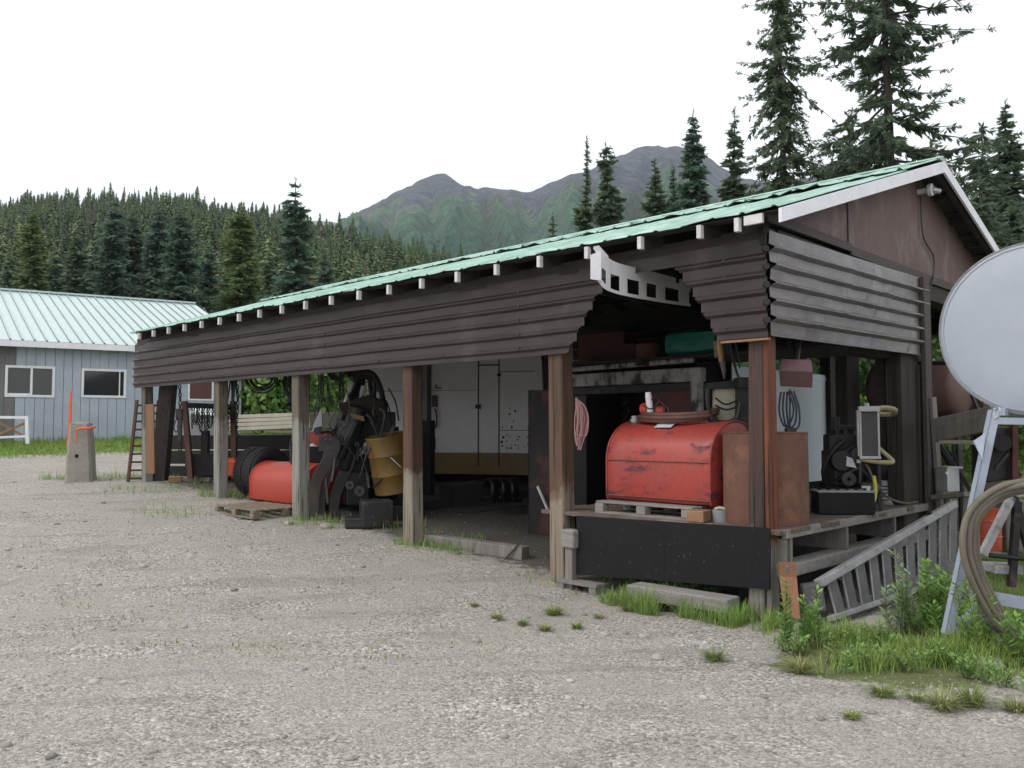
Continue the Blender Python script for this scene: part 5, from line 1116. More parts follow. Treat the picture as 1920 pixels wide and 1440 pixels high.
for k, (hx0, hx1, hz0, hz1) in enumerate(holes[:2]):
    w_ = MB(MW); f = .07
    w_.bb(hx0, hx1, -.05, .02, hz0, hz0+f); w_.bb(hx0, hx1, -.05, .02, hz1-f, hz1); w_.bb(hx0, hx0+f, -.05, .02, hz0+f, hz1-f); w_.bb(hx1-f, hx1, -.05, .02, hz0+f, hz1-f)
    wi = w_.build('window', M['white'], ws, bevel=.006); g = MB(MW); g.bb(hx0+f, hx1-f, -.012, -.006, hz0+f, hz1-f); g.build('pane', M['glass'], wi)
    m_ = MB(MW)
    if k == 0: xm = (hx0+hx1)/2+.03; m_.bb(xm-.03, xm+.03, -.04, -.014, hz0+f, hz1-f); m_.bb(hx0+f, xm-.03, -.035,-.014, hz0+f, hz0+f+.04)
    else: m_.bb(hx1-f-.13, hx1-f-.1, -.03,-.014,hz0+f,hz1-f)
    m_.build('sash', M['white'], wi)
h = holes[2]; s = MB(MW); s.bb(h[0]+.06, h[1]-.06, -.01, .0, h[2]+.05, h[3]); s.build('brown_shutter', M['brownboard'], ws); s = MB(MW); s.bb(h[0], h[0]+.06, -.04, 0, h[2], h[3]); s.bb(h[1]-.06, h[1], -.04, 0, h[2], h[3]); s.bb(h[0]+.06, h[1]-.06, -.04, 0, h[2], h[2]+.05); s.build('shutter_frame', M['white'], ws)
# roof
er = WS(478, 640).x; rx_ = 3.6; e0 = (x0-.4, -.45, ze-.02); rz_ = 1.6+(HOR-549)/F*27.1; rz_ = 5.95
qr = WS(365, 570, rx_); rdx = qr.x; rzz = qr.z
s = MB(MW); xs = x0-.4; n = 46; rows = []
def roofpt(u, t): xa = x0-.4+(er-x0+.4)*u; xb = x0-.4+(rdx-x0+.4)*u; return (xa+(xb-xa)*t, -.45+(rx_+.45)*t, ze+.02+(rzz-ze-.02)*t)
cu = []
for i in range(n):
    for du, h in ((0,0),(.03,.045),(.1,.045),(.13,0)): cu.append(((i+du)/n, h))
cu.append((1, 0))
for q in range(len(cu)-1):
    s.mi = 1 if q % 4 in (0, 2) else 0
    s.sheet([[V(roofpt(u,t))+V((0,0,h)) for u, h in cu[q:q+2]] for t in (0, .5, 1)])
s.build('roof_slope', [M['roofpale'], mat('shaded_grimy_rib_sides', (.25,.34,.325), rough=.6)], ws)  # rib shadow lines and dirt both painted in as a darker rib-side colour
s = MB(MW); s.poly([(x0-.4, rx_-.03, rzz-.02), (x0-.4, 7.6, ze), (rdx, 7.6, ze), (rdx, rx_-.03, rzz-.02)], (0,0,1), .02); s.build('rear_roof_slope', M['roofpale'], ws)
s = MB(MW); s.beam((x0-.4, rx_, rzz+.03), (rdx+.02, rx_, rzz+.03), .22, .05); s.build('ridge_cap', M['roofpale'], ws)
s = MB(MW); s.beam((x0-.4, -.43, ze-.07), (er, -.43, ze-.07), .03, .17); s.build('fascia', M['white'], ws)
s = MB(MW); s.bb(x0-.3, x1, -.41, .0, ze-.1, ze-.085); s.build('soffit', M['wallgrey'], ws)
s = MB(MW); s.poly([(x1-.05, .06, ze), (x1-.05, 5.9, ze), (rdx+.3, rx_, rzz-.1)], (-1,0,0), .03); s.build('gable_end', M['wallgrey'], ws)
# white gate frame in front
gf = thing('white_gate', 'old white wooden gate with diagonal braces in front of the blue workshop', 'gate', G(25, 832)); Y = 22.6
for a, b, w_ in (((-40,782),(48,783),.07),((-40,822),(50,818),.06),((50,780),(52,832),.09)):
    s = MB(); s.beam(D(*a,Y), D(*b,Y), .03, w_) if w_ != .09 else s.beam(D(*a,Y-.04), D(*b,Y-.04), .09, .05); s.build('gate_rail', M['white'], gf, bevel=.004)
s = MB(); s.beam(D(-30,826,Y+.06), D(50,792,Y+.06), .02, .06); s.build('diagonal_brace', M['freshwood'], gf); s = MB(); s.beam(D(-2,792,Y+.1), D(45,818,Y+.1), .02, .06); s.build('diagonal_brace', M['freshwood'], gf)
# ================================================================== RIGHT SIDE OUTSIDE THE GABLE
# tapered stair / ramp ladder
sd_ = thing('tread_ladder', 'wide grey weathered ladder with flat treads leaning on its side against the deck', 'ladder', G(1640, 1140))
TL, TR, BL, BR = D(1535,1094,7.02), D(1787,946,8.5), D(1556,1160,6.98), D(1784,1082,8.25)
back = V((-.3,.5,0)).normalized()
s = MB(); s.beam(TL, TR, .09, .07, up=(TL-BL)); s.build('upper_rail', M['railgrey'], sd_, bevel=.012)
s = MB(); s.beam(BL, BR, .06, .045, up=(TL-BL)); s.build('lower_rail', M['railgrey'], sd_, bevel=.008)
for i in range(11):
    t = .05+.93*i/10; a, b = TL.lerp(TR, t), BL.lerp(BR, t); along = (TR-TL).normalized()
    s = MB(); nn = (along+V((.1,-.15,0))).normalized(); up = (a-b).normalized(); r = nn
    s.poly([b, b+r*.105, a+r*.105, a], along.cross(up)*.0+up.cross(r), .012); s.build('tread', M['tread'], sd_)
    s = MB(); s.beam(b-r*.004, a-r*.004, .014, .014); s.build('tread_edge', M['railgrey'], sd_)
s = MB(); c = D(1524,1120,7.06); s.box(c, (.17,.1,.24), Matrix.Rotation(-.15,3,'Y')); s.build('end_block', M['tread'], sd_, bevel=.02)
s = MB(); q = D(1738,967,8.22); s.box(q, (.09,.07,.025), Matrix.Rotation(-.5,3,'Y')); s.build('rail_clamp', M['black'], sd_)
# rusty plate with hole
pt = thing('rusty_plate', 'orange rusty steel plate with an oval hole leaning beside the corner post', 'plate', G(1480, 1160))
a, b, c, d_ = D(1459,1054,6.85), D(1491,1053,6.8), D(1501,1160,6.7), D(1472,1160,6.72); s = MB(); n_ = V((.15,1,0)).normalized()
cx, cy = 1476, 1068; c_ = math.atan2(14,16); HA = [0, c_*.5, c_, (c_+math.pi/2)/2, math.pi/2, math.pi-(c_+math.pi/2)/2, math.pi-c_, math.pi, math.pi+c_, 1.5*math.pi, 2*math.pi-c_, 2*math.pi-c_*.5]; hole = [D(cx+5*math.cos(q), cy+9*math.sin(q), 6.83) for q in HA]
outer = []
for k in range(12):
    q = HA[k]; dx, dy = math.cos(q), math.sin(q); t = min(16/abs(dx) if abs(dx) > 1e-6 else 1e9, 14/abs(dy) if abs(dy) > 1e-6 else 1e9); outer.append(D(cx+dx*t-(1 if dy<0 else -1), cy+dy*t, 6.83))
for off, fl in ((V((0,0,0)), 0), (n_*.012, 1)):
    vs = [p+off for p in hole]+[p+off for p in outer]; s.add(vs, [((k+1)%12, k, k+12, (k+1)%12+12) if fl else (k, (k+1)%12, (k+1)%12+12, k+12) for k in range(12)])
s.add([p for p in hole]+[p+n_*.012 for p in hole], [(k,(k+1)%12,(k+1)%12+12,k+12) for k in range(12)])
lo_ = [D(1461,1082,6.83), D(1494,1082,6.83), c, d_]; s.poly(lo_, n_, .012); s.build('plate', M['rustplate'], pt)
# brown horizontal tank in the rear right
bt_ = thing('brown_horizontal_tank', 'brown horizontal steel tank on a raised frame inside the right rear of the shed', 'tank', D(1715, 960, 11.8))
c0, c1 = D(1655,729,12.1), D(1795,729,11.3); ax = (c1-c0).normalized(); r_ = .385
s = MB(); s.tube([c0-ax*.1, c0-ax*.06, c0, c1, c1+ax*.06, c1+ax*.11, c1+ax*.13], [.3,.36,.385,.385,.36,.28,.1], 36); s.build('tank_shell', M['rusttank'], bt_, smooth=True)
s = MB()
for t in (.15,.85):
    p = c0.lerp(c1,t); s.beam(p+V((0,-.3,-.36)), V((p.x,p.y-.35,.1)), .06, .06); s.beam(p+V((0,.3,-.36)), V((p.x,p.y+.35,.1)), .06, .06); s.beam(p+V((0,-.35,-.4)), p+V((0,.35,-.4)), .06, .06)
s.beam(c0+V((0,-.33,-.4)), c1+V((0,-.33,-.4)), .05, .07); s.beam(c0+V((0,-.36,-.5)), c1+V((0,-.36,-1.6)), .03,.03); s.build('tank_frame', M['darksteel'], bt_)
s = MB(); s.cyl(c0.lerp(c1,.5)+V((0,0,.36)), c0.lerp(c1,.5)+V((0,0,.45)), .05, 10); s.build('tank_neck', M['darksteel'], bt_)
s = MB(); s.tube([D(1722,681,9.8), D(1800,681,9.4)], .022, 8); tag(s.build('black_pipe', M['cable'], smooth=True), 'horizontal black pipe running from the gable corner towards the round tank', 'pipe')
s = MB(); s.beam(D(1752,796,9.3), D(1866,772,8.6), .12, .12, up=(0,0,1)); tag(s.build('rough_beam', M['oldwood'], bevel=.012), 'upper of two weathered grey beams sloping up behind the tank stand', 'beam')
s = MB(); s.beam(D(1752,815,9.2), D(1862,790,8.5), .06, .17, up=(0,0,1)); tag(s.build('rough_beam', M['oldwood'], bevel=.008), 'lower wider grey board sloping up behind the tank stand', 'beam')
s = MB(); s.tube([D(1764,829,9.1), D(1800,829,8.9), D(1826,830,8.8)], .022, 8); tag(s.build('white_pole', M['cream'], smooth=True), 'short pale pole under the sloping grey beams', 'pole')
gx = thing('grey_metal_box', 'small grey metal box with a knob on a plank shelf right of the gable', 'box', D(1776,924,9.4))
s = MB(); s.box(D(1777,898,9.4), (.17,.16,.27), .3); s.build('box_body', M['galv'], gx, bevel=.006); s = MB(); s.box(D(1778,876,9.4), (.21,.2,.02), .3); s.build('box_lid', M['galv'], gx); s = MB(); s.cyl(D(1776,887,9.3), D(1776,887,9.24), .018, 10); s.build('knob', M['lens'], gx)
s = MB(); s.beam(D(1760,932,9.4), D(1824,926,9.0), .25, .05); s.beam(D(1775,930,9.4), D(1775,985,9.4), .05,.05); s.beam(D(1808,930,9.1), D(1808,985,9.1), .05,.05); tag(s.build('plank_shelf', M['oldwood'], bevel=.005), 'low grey plank shelf carrying the small grey box', 'shelf')
s = MB(); s.beam(D(1762,832,9.6), D(1826,930,9.4), .04,.04); s.beam(D(1786,832,9.7), D(1804,926,9.6), .025,.025); s.beam(D(1824,800,9.6), D(1834,960,9.5), .03,.03); s.beam(D(1822,740,9.7), D(1848,800,9.5),.03,.03); s.beam(D(1766,838,9.8), D(1800,900,9.8),.2,.02)
tag(s.build('black_steel_frame', M['black']), 'black diagonal steel frame bars right of the gable', 'frame')
mc = thing('dark_machine', 'dark brown machine cabinet with rusty edge behind the tank stand', 'machine', G(1880, 960))
s = MB(); s.poly([D(1856,798,9.2),D(1895,800,9.2),D(1895,900,9.2),D(1850,905,9.2)], (.2,1,0), .5); s.build('machine_body', M['black'], mc, bevel=.02)
s = MB(); s.beam(D(1901,798,9.15), D(1901,905,9.15), .06,.06); s.build('rusty_edge', mat('dark_red_rust',(.12,.04,.035),(.08,.03,.028),rough=.8), mc); s = MB(); s.cyl(D(1880,830,9.2),D(1880,830,9.1),.09,16); s.beam(D(1865,880,9.1),D(1890,850,9.1),.03,.03); s.build('machine_fittings', M['darksteel'], mc)
oc = thing('orange_red_drum', 'orange-red ribbed steel drum standing behind the hose coil', 'drum', G(1852, 1028)); o = D(1850, 992, 8.7)
s = MB(); s.lathe([(.001,-.21),(.13,-.21),(.135,-.2),(.135,-.08),(.145,-.07),(.135,-.06),(.135,.08),(.145,.09),(.135,.1),(.135,.2),(.142,.21),(.001,.2)], o, 28); s.build('drum_shell', mat('faded_orange_red',(.5,.09,.045),(.4,.07,.04),rough=.5,scale=5,dirt=(.15,.06,.04),dthr=(.62,.74),dscale=7), oc, smooth=True)
s = MB(); s.box(D(1896,985,8.9), (.22,.2,.55)); tag(s.build('grey_stump', M['oldwood'], bevel=.03), 'dark grey stump-like block right of the orange-red drum', 'block')
# elevated tank with round end and its stand
et = thing('elevated_fuel_tank', 'pale grey round-ended tank raised on a pale blue angle iron stand', 'tank', G(1840, 1185))
c = D(1942, 615, 6.45); R = .672; ax = V((.60,.80,0)).normalized(); RM = ax.to_track_quat('Z','Y').to_matrix()
s = MB(); s.lathe([(.001,-.022),(R*.6,-.018),(R*.93,-.006),(R,.012),(R,.03),(R+.004,.04),(R,.05),(R,1.75),(R*.9,1.78),(.001,1.8)], c, 64, RM); s.build('tank_shell', M['tankgrey'], et, smooth=True)
s = MB(); s.lathe([(R-.004,.002),(R+.005,.004),(R+.005,.02),(R-.002,.022)], c, 64, RM); s.build('end_rim', mat('tank_rim_paint',(.34,.36,.38),(.22,.2,.18),rough=.6,scale=8,dirt=(.1,.07,.05),dthr=(.6,.7),dscale=14), et, smooth=True)
sdx = ax.cross(V((0,0,1)))
s = MB(); s.tube([c+RM@V((R*.96*math.cos(a_),R*.96*math.sin(a_),-.006)) for a_ in [math.radians(d_) for d_ in range(0,360,12)]], .004, 5, closed=True); s.build('weld_ring', M['tankgrey'], et, smooth=True); s = MB(); qq = min([c+RM@V((R*.97*math.cos(a_),R*.97*math.sin(a_),-.004)) for a_ in [math.radians(d_) for d_ in range(0,360,5)]], key=lambda p: p.z); s.box(qq+V((-.05,0,.015)), (.11,.02,.03), Matrix.Rotation(-.15,3,'Y')); s.build('rust_patch', M['rustplate'], et, bevel=.005)
A1, A2 = D(1861,768,6.25), D(1772,1190,6.1); A2.z = max(A2.z, 0)
def angle(mb, a, b, w_=.075, th=.006, out=(-1,0,0), fr=(0,-1,0)):
    a = V(a); b = V(b); o_ = V(out).normalized(); f_ = V(fr).normalized()
    mb.poly([a, a+o_*-w_, b+o_*-w_, b], f_*-1, th); mb.poly([a, a+f_*-w_, b+f_*-w_, b], o_*-1, th)
s = MB(); angle(s, A1-V((.0,0,0)), A2-V((.0,0,0)), .062); s.build('leg', M['standblue'], et)
s = MB(); B1, B2 = A1+ax*1.5+V((.7,0,0)), A2+ax*1.5+V((.9,0,0)); angle(s, B1, B2, .09); s.build('leg', M['standblue'], et)
C1, C2 = D(2040,768,6.2), D(2140,1210,6.1); s = MB(); angle(s, C1, C2, .09, out=(1,0,0)); s.build('leg', M['standblue'], et)
s = MB(); s.beam(D(1860,789,6.27), D(2045,792,6.2), .05, .05); s.build('cross_bar', M['standblue'], et)
s = MB(); s.beam(D(1796,1110,6.2), D(2100,1160,6.1), .05, .085); s.build('cross_bar', M['standblue'], et)
s = MB(); s.beam(D(1787,1182,6.12), D(1836,1140,6.4), .05, .05); s.build('brace', M['standblue'], et); s = MB(); s.beam(D(1812,1095,6.2), D(1872,1205,5.95), .05, .045); s.build('brace', M['railgrey'], et)
s = MB(); s.poly([D(1826,827,6.2),D(1848,812,6.2),D(1842,862,6.15)], (0,1,0), .01); s.build('gusset', M['standblue'], et)
s = MB(); p0 = c-V((0,0,R+.03)); s.beam(p0+V((-.3,0,.06)), p0+V((-.3,0,.06))+ax*1.7, .08,.06); s.build('cradle', M['standblue'], et)
s = MB(); s.tube(spl([D(1866,770,6.2),D(1874,765,6.1),D(1874,780,6.1),D(1866,786,6.15),D(1862,775,6.2)]), .006, 5); s.build('wire_loop', M['galv'], et)
# big hose coil
hs = thing('large_hose_coil', 'large coil of thick tan rubber hose standing beside the tank stand', 'hose coil', G(1900, 1225))
base = [(1920,905),(1878,915),(1842,938),(1818,968),(1811,1005),(1813,1045),(1828,1090),(1853,1140),(1885,1185),(1920,1212),(1975,1225),(2040,1200),(2085,1130),(2095,1040),(2070,960),(2010,908),(1960,898)]
cx, cy = 1955, 1060
for i, (k, dY, dx) in enumerate(((1.02,5.95,-3),(1.0,6.03,0),(.975,5.93,2),(.93,6.0,4),(.95,6.1,2),(.90,6.08,7))):
    s = MB(); pts = [D(cx+(x-cx)*k+dx*(1 if y > 1000 else .4), cy+(y-cy)*k, dY+.03*math.sin(x*.02+i)) for x, y in base]; P = spl(pts+[pts[0]], 5)[:-1]
    s.tube(P, .022 if i < 4 else .019, 10, closed=True); s.build('hose_turn', M['hosetan'] if i != 4 else M['hosered'], hs, smooth=True)
rs = thing('hose_reel_stand', 'grey steel A-frame reel stand inside the large hose coil', 'stand', G(1895, 1150))
for a, b in (((1897,932),(1842,1040)),((1900,932),(1935,1050)),((1907,940),(1896,1100))):
    s = MB(); s.beam(D(*a,6.5), D(*b,6.5), .05, .05); s.build('stand_leg', M['railgrey'] if b[0] < 1900 and b[1] < 1060 else M['darksteel'], rs)
s = MB(); s.cyl(D(1855,1041,6.5), D(1960,1052,6.4), .018, 8); s.build('axle_rod', M['cable'], rs); s = MB(); s.beam(D(1853,1064,6.6), D(1905,1066,6.6), .2, .07); s.build('grey_step', M['railgrey'], rs, bevel=.01)
s = MB(); s.tube([D(1845,947,6.6), D(1893,932,6.6), D(1930,925,6.6)], .022, 8); s.build('white_arm', M['cream'], rs, smooth=True)
# ================================================================== VEGETATION
def tri_leaf(out, p, d, l, w, up, rng):
    # a slim two-triangle needle spray from p along d
    s = np.cross(d, up); n = np.linalg.norm(s); s = s/n if n > 1e-6 else np.array([1.,0,0])
    m = p+d*l*.55
    out.append((p, m+s*w, p+d*l, m-s*w))
def spruce(seed, H, R, whorl=.26, nb=6, step=.16, tw=.30, needles=2, droop=.35, base=.04, sparse=0.0, shape=1.0, tipup=.25, wisp=0, lean=0, clump=None, w_=.2, trunk_r=None, topbare=0):
    rng = np.random.default_rng(seed); out = []; tr = trunk_r or .011*H+.03
    tmb = MB(); N = 14
    def axis(z): return np.array([lean*(z/H)**1.5+.04*math.sin(z*.9+seed), .04*math.cos(z*.7+seed), z])
    tmb.tube([tuple(axis(H*i/N)-(np.array([0,0,.3]) if i == 0 else 0)) for i in range(N+1)], tr, 8, .012)
    z = H*base; UP = np.array([0,0,1.])
    while z < H*.985:
        t = z/H; r0 = R*((1-t)**shape)*(.96 if t < .9 else 1)+.06
        if clump: r0 *= clump(t)
        k = max(3, int(nb*(.6+.4*(1-t))))
        a0 = rng.random()*6.28
        for b in range(k):
            if rng.random() < sparse: continue
            a = a0+b*6.283/k+rng.normal()*.25; L = r0*(.62+.55*rng.random()); 
            if L < .07: L = .07
            D0 = np.array([math.cos(a), math.sin(a), 0]); st = axis(z+rng.normal()*whorl*.35); dr = droop*(.5+.8*(1-t))*(.8+.4*rng.random()) if not wisp else droop*(.25+1.3*rng.random()); wk_ = rng.normal()*.25*wisp
            ns = max(2, int(L/step)); pts = []
            for i in range(ns+1):
                s = i/ns; pts.append(st+D0*L*s+np.array([-D0[1],D0[0],0])*wk_*L*s*s+UP*L*(-dr*s*1.1+tipup*s*s*1.0+(.12 if t > .8 else 0)*s))
            if L > 1.0: tmb.tube([tuple(pts[0]), tuple(pts[ns//2]), tuple(pts[-1])], .006+.014*L, 4, .004, cap=False)
            for i in range(ns+1):
                s = i/ns; p = pts[i]; d = pts[min(i+1,ns)]-pts[max(i-1,0)]; d = d/np.linalg.norm(d)
                if s < .12 and L > 1.2 and t < .85: continue
                tl = tw*(.55+.9*(1-s))*min(1, L/.5)*(.7+.6*rng.random())
                if wisp and math.sin(s*L*9+b*3+z*5) < -.35: continue
                sd = np.cross(d, UP); sd /= (np.linalg.norm(sd)+1e-6)
                for side in (-1, 1):
                    for q in range(needles):
                        dd = d*(.55+.4*rng.random())+sd*side*(.75+.3*rng.random())+UP*(rng.normal()*(.22+.3*wisp)-.18-.45*wisp*rng.random())
                        dd /= np.linalg.norm(dd); pp = p+d*step*(rng.random()-.5)
                        tri_leaf(out, pp, dd, tl*(.8+.5*rng.random()), tl*w_*(.8+.7*rng.random()), UP+rng.normal(size=3)*.6, rng)
                tri_leaf(out, p, d+np.array([0,0,-.1*rng.random()]), tl*.9, tl*w_, UP+rng.normal(size=3)*.7, rng)
        z += whorl*(.8+.4*rng.random())*(1 if t < .7 else .8)
    # leader
    top = axis(H)
    for q in range(8):
        dd = np.array([rng.normal()*.35, rng.normal()*.35, 1]); dd /= np.linalg.norm(dd); tri_leaf(out, top-np.array([0,0,.05+.06*q]), dd, .2, .03, np.array([1.,rng.normal(),0]), rng)
    A = np.array(out).reshape(-1, 3); Fc = np.arange(len(A)).reshape(-1, 4)
    return tmb, A, Fc
TREES = {}
def spruce_thing(key, label, px, pytop, Y, params, m, group='spruce trees near the shed', name='spruce_tree', rz=None, cat='tree', zbase=None):
    """one spruce whose top stands at the photo's height"""
    top = D(px, pytop, Y); z0 = zbase if zbase is not None else gz(top.x, Y); H = top.z-z0
    if key not in TREES:
        tmb, A, Fc = spruce(H=H, **params); r = thing(name, label, cat, (top.x, Y, z0), group)
        tmb.M = None; tmb.v = [(x+top.x, y+Y, z+z0) for x, y, z in tmb.v]
        tmb.build('trunk', M['bark'], r, smooth=True); c = npmesh('crown', A, Fc, [m], parent=r); TREES[key] = (r, H); return r
    r0, H0 = TREES[key]; k = H/H0
    wk = params.get('wk', 1) if isinstance(params, dict) else 1
    return dup(r0, (top.x, Y, z0), rz if rz is not None else random.uniform(0, 6.28), (k*wk, k*wk, k), label, group)
GL = 'spruces behind the workshop'
P_med = dict(seed=11, R=2.6, whorl=.31, nb=8, step=.2, tw=.42, needles=3, droop=.4, shape=.85)
# left row behind the workshop and shed
spruce_thing('L1', 'brownish green spruce at the far left behind the workshop roof', 65, 385, 46, dict(P_med, seed=1, R=2.3), M['needleyel'], GL)
spruce_thing('L2', 'short narrow spruce second from the left behind the workshop roof', 145, 430, 44, dict(P_med, seed=2, R=1.9), M['needle'], GL)
spruce_thing('L3', 'tall dark spruce behind the middle of the workshop roof', 215, 372, 43, dict(P_med, seed=3, R=2.5), M['needleblue'], GL)
spruce_thing('L4', 'spruce just right of the tall dark one behind the workshop roof', 247, 392, 47, dict(P_med, seed=4, R=2.6), M['needle'], GL)
spruce_thing('L5', 'thin topped spruce behind the right part of the workshop roof', 296, 380, 46, dict(P_med, seed=5, R=2.6, sparse=.15), M['needleblue'], GL)
spruce_thing('L6', 'broad bluish spruce with dead stem showing right of the workshop ridge', 338, 384, 42, dict(P_med, seed=6, R=2.9, droop=.45), M['needleblue'], GL)
spruce_thing('L7', 'yellowish green bushy spruce left of the tallest left spruce', 453, 386, 43, dict(P_med, seed=7, R=2.6, shape=.7), M['needleyel'], GL)
spruce_thing('L8', 'tallest left spruce with open stepped crown rising into the sky', 556, 336, 38, dict(P_med, seed=8, R=2.7, whorl=.42, sparse=.1, shape=.9, clump=lambda t: .8+.3*math.sin(t*34)**2), M['needleblue'], GL)
for i, (x, y, Y, lb) in enumerate(((20,470,52,'small spruce in the shade at the left picture edge'),(105,465,55,'small spruce between the two leftmost tall spruces'),(180,450,54,'smaller spruce behind the narrow second spruce'),(392,455,52,'small spruce between the broad bluish and yellowish spruces'),(505,470,50,'small spruce between the yellowish and the tallest left spruce'),(610,470,54,'small spruce right of the tallest left spruce'))):
    spruce_thing('L%d' % (2+i % 2), lb, x, y, Y, P_med, M['needle'], GL)
# behind the roof, centre
GC = 'spruces beyond the shed roof'
P_nar = dict(seed=20, R=1.05, whorl=.22, nb=8, step=.15, tw=.36, needles=3, droop=.55, shape=.55, sparse=.12)
spruce_thing('C1', 'small spruce tip just above the roof left of the thin spires', 1038, 400, 40, dict(P_nar, seed=21, R=1.3, shape=.9), M['needle'], GC)
spruce_thing('C2', 'tall thin spire spruce, leftmost of the two thin spires', 1099, 255, 36, dict(P_nar, seed=22, R=.85, clump=lambda t: .75+.4*math.sin(t*23)**2 if t < .75 else .45), M['needle'], GC)
spruce_thing('C3', 'slightly crooked thin spire spruce right of the other spire', 1148, 268, 35, dict(P_nar, seed=23, R=1.05, lean=-.3, clump=lambda t: .65+.5*math.sin(t*17+1)**2), M['needle'], GC)
spruce_thing('C4', 'medium cone shaped spruce right of the two thin spires', 1228, 296, 37, dict(P_nar, seed=24, R=1.7, shape=.8), M['needle'], GC)
spruce_thing('C5', 'shorter spruce tucked between the cone shaped and the tall dense spruce', 1264, 314, 39, dict(P_nar, seed=25, R=1.4, shape=.8), M['needleblue'], GC)
spruce_thing('C6', 'tall dense narrow spruce in front of the right mountain peak', 1299, 208, 34, dict(P_nar, seed=26, R=1.3, shape=.7), M['needleblue'], GC)
spruce_thing('C7', 'slim spruce with bare pointed top left of the ragged tall spruce', 1376, 203, 33, dict(P_nar, seed=27, R=1.35, shape=.8, whorl=.32), M['needle'], GC)
P_big = dict(seed=30, R=2.0, whorl=.27, nb=6, step=.085, tw=.19, needles=5, droop=.6, shape=.35, sparse=.2, w_=.13, wisp=1)
spruce_thing('R1', 'ragged tall spruce with gaps in its crown left of the giant spruce', 1462, -50, 28, dict(P_big, seed=31, R=2.25, sparse=.02, nb=8, tw=.2, droop=.95, clump=lambda t: .55+.75*math.sin(t*19+2.2)**2, trunk_r=.2), M['needle'], GC)
spruce_thing('R2', 'giant open branched spruce with thick trunk reaching out of the picture', 1655, -190, 25, dict(P_big, seed=37, R=4.3, whorl=.34, nb=8, sparse=.1, shape=.38, step=.095, tw=.25, needles=5, w_=.13, droop=.5, tipup=.3, trunk_r=.30, clump=lambda t: (.62+.5*math.sin(t*13+.6)**2)), M['needle'], GC)
spruce_thing('R3', 'slender spruce with a clear tip at the right picture edge', 1884, 190, 30, dict(P_nar, seed=33, R=1.8, shape=.8), M['needle'], GC)
P_low = dict(P_big, seed=34, R=2.8, shape=.6, clump=None, sparse=.1, step=.12, tw=.24)
spruce_thing('R4', 'dense spruce crown just behind the roof peak on the right', 1835, 330, 22, P_low, M['needle'], GC)
spruce_thing('R4', 'dense spruce leaning out at the right edge above the round tank', 1925, 390, 24, P_low, M['needle'], GC)
spruce_thing('R4', 'dark spruce directly right of the giant trunk behind the roof', 1745, 260, 30, P_low, M['needle'], GC)
spruce_thing('R4', 'dark spruce seen under the gable behind the cargo box', 1560, 420, 19.5, P_low, M['needleblue'], GC)
spruce_thing('R4', 'low spruce filling in between the ragged and the giant spruce', 1560, 300, 33, P_low, M['needle'], GC)
spruce_thing('R4', 'dark low spruce seen between the gable and the round tank', 1760, 470, 19, P_low, M['needle'], GC)
spruce_thing('R4', 'low spruce behind the machine enclosure and torn siding', 1300, 470, 24, P_low, M['needleblue'], GC)
spruce_thing('R4', 'dense spruce overlapping the giant spruce on its left side', 1590, 215, 28, P_low, M['needle'], GC)
spruce_thing('R4', 'dense spruce filling the sky right of the giant spruce', 1840, 235, 27, P_low, M['needle'], GC)
for i_, (x_, y_, Y_) in enumerate(((2080,300,30),(2230,220,34),(2400,330,31),(2650,250,40),(2900,300,44),(2150,420,46))):
    spruce_thing('R4' if i_ % 2 else 'R3', 'spruce in the row just beyond the right picture edge', x_, y_, Y_, P_low, M['needle'], 'spruces beyond the right edge')
# leafy bushes
def bush(name, label, p, rx, ry, h, n, ls, m, seed, stems=7, group=None, cat='bush'):
    rng = np.random.default_rng(seed); out = []; root = thing(name, label, cat, p, group); s = MB()
    cl = [(np.array([rng.normal()*.45*rx, rng.normal()*.45*ry, h*(.25+.7*rng.random())]), .18+.25*rng.random()) for _ in range(22)]
    for c, r in cl[:stems]: s.tube(spl([tuple(p), tuple(V(p)+V(c)*.5+V((0,0,.05*h))), tuple(V(p)+V(c))], 4), .02, 5, .006)
    P = np.array(p)
    for i in range(n):
        c, r = cl[rng.integers(len(cl))]; v = rng.normal(size=3); v /= np.linalg.norm(v); q = c+v*r*h*.5*(.6+.5*rng.random())*np.array([rx/h*1.2, ry/h*1.2, 1])
        if q[2] < .03: q[2] = .03+rng.random()*.1
        d = rng.normal(size=3); d[2] -= .3; d /= np.linalg.norm(d); tri_leaf(out, q, d, ls*(.6+.8*rng.random()), ls*.28, rng.normal(size=3), rng)
    s.build('stems', M['weedstem'], root); A = np.array(out).reshape(-1,3); npmesh('foliage', A, np.arange(len(A)).reshape(-1,4), [m], parent=root); return root
def bp3(px, Y): q = D(px, 800, Y); return (q.x, Y, gz(q.x, Y))
GB = 'bushes behind the shed'
bush('leafy_bush', 'bright green bush seen through the bay right of the blue workshop', bp3(490,29), 3.0, 1.5, 3.2, 5200, .26, M['leaf'], 1, group=GB)
bush('leafy_bush', 'bright bush seen through the cords right of the third post', bp3(625,26), 2.4, 1.5, 3.6, 4200, .24, M['leaf'], 2, group=GB)
bush('leafy_bush', 'bush between the lumber stack and the third post', bp3(560,31), 2.6, 1.5, 3.4, 3600, .26, M['leafdark'], 3, group=GB)
bush('leafy_bush', 'dark bush seen under the gable siding above the cargo box', bp3(1500,18), 2.2, 1.5, 3.8, 5200, .17, M['leafdark'], 4, group=GB)
bush('leafy_bush', 'bush seen between the centre post and the brown tank', bp3(1640,19), 2.2, 1.5, 3.6, 5200, .17, M['leafdark'], 5, group=GB)
bush('leafy_bush', 'sunlit bush seen through the black frame bars beside the tank stand', bp3(1800,15.5), 1.6, 1.2, 1.9, 5200, .13, M['leaf'], 6, group=GB)
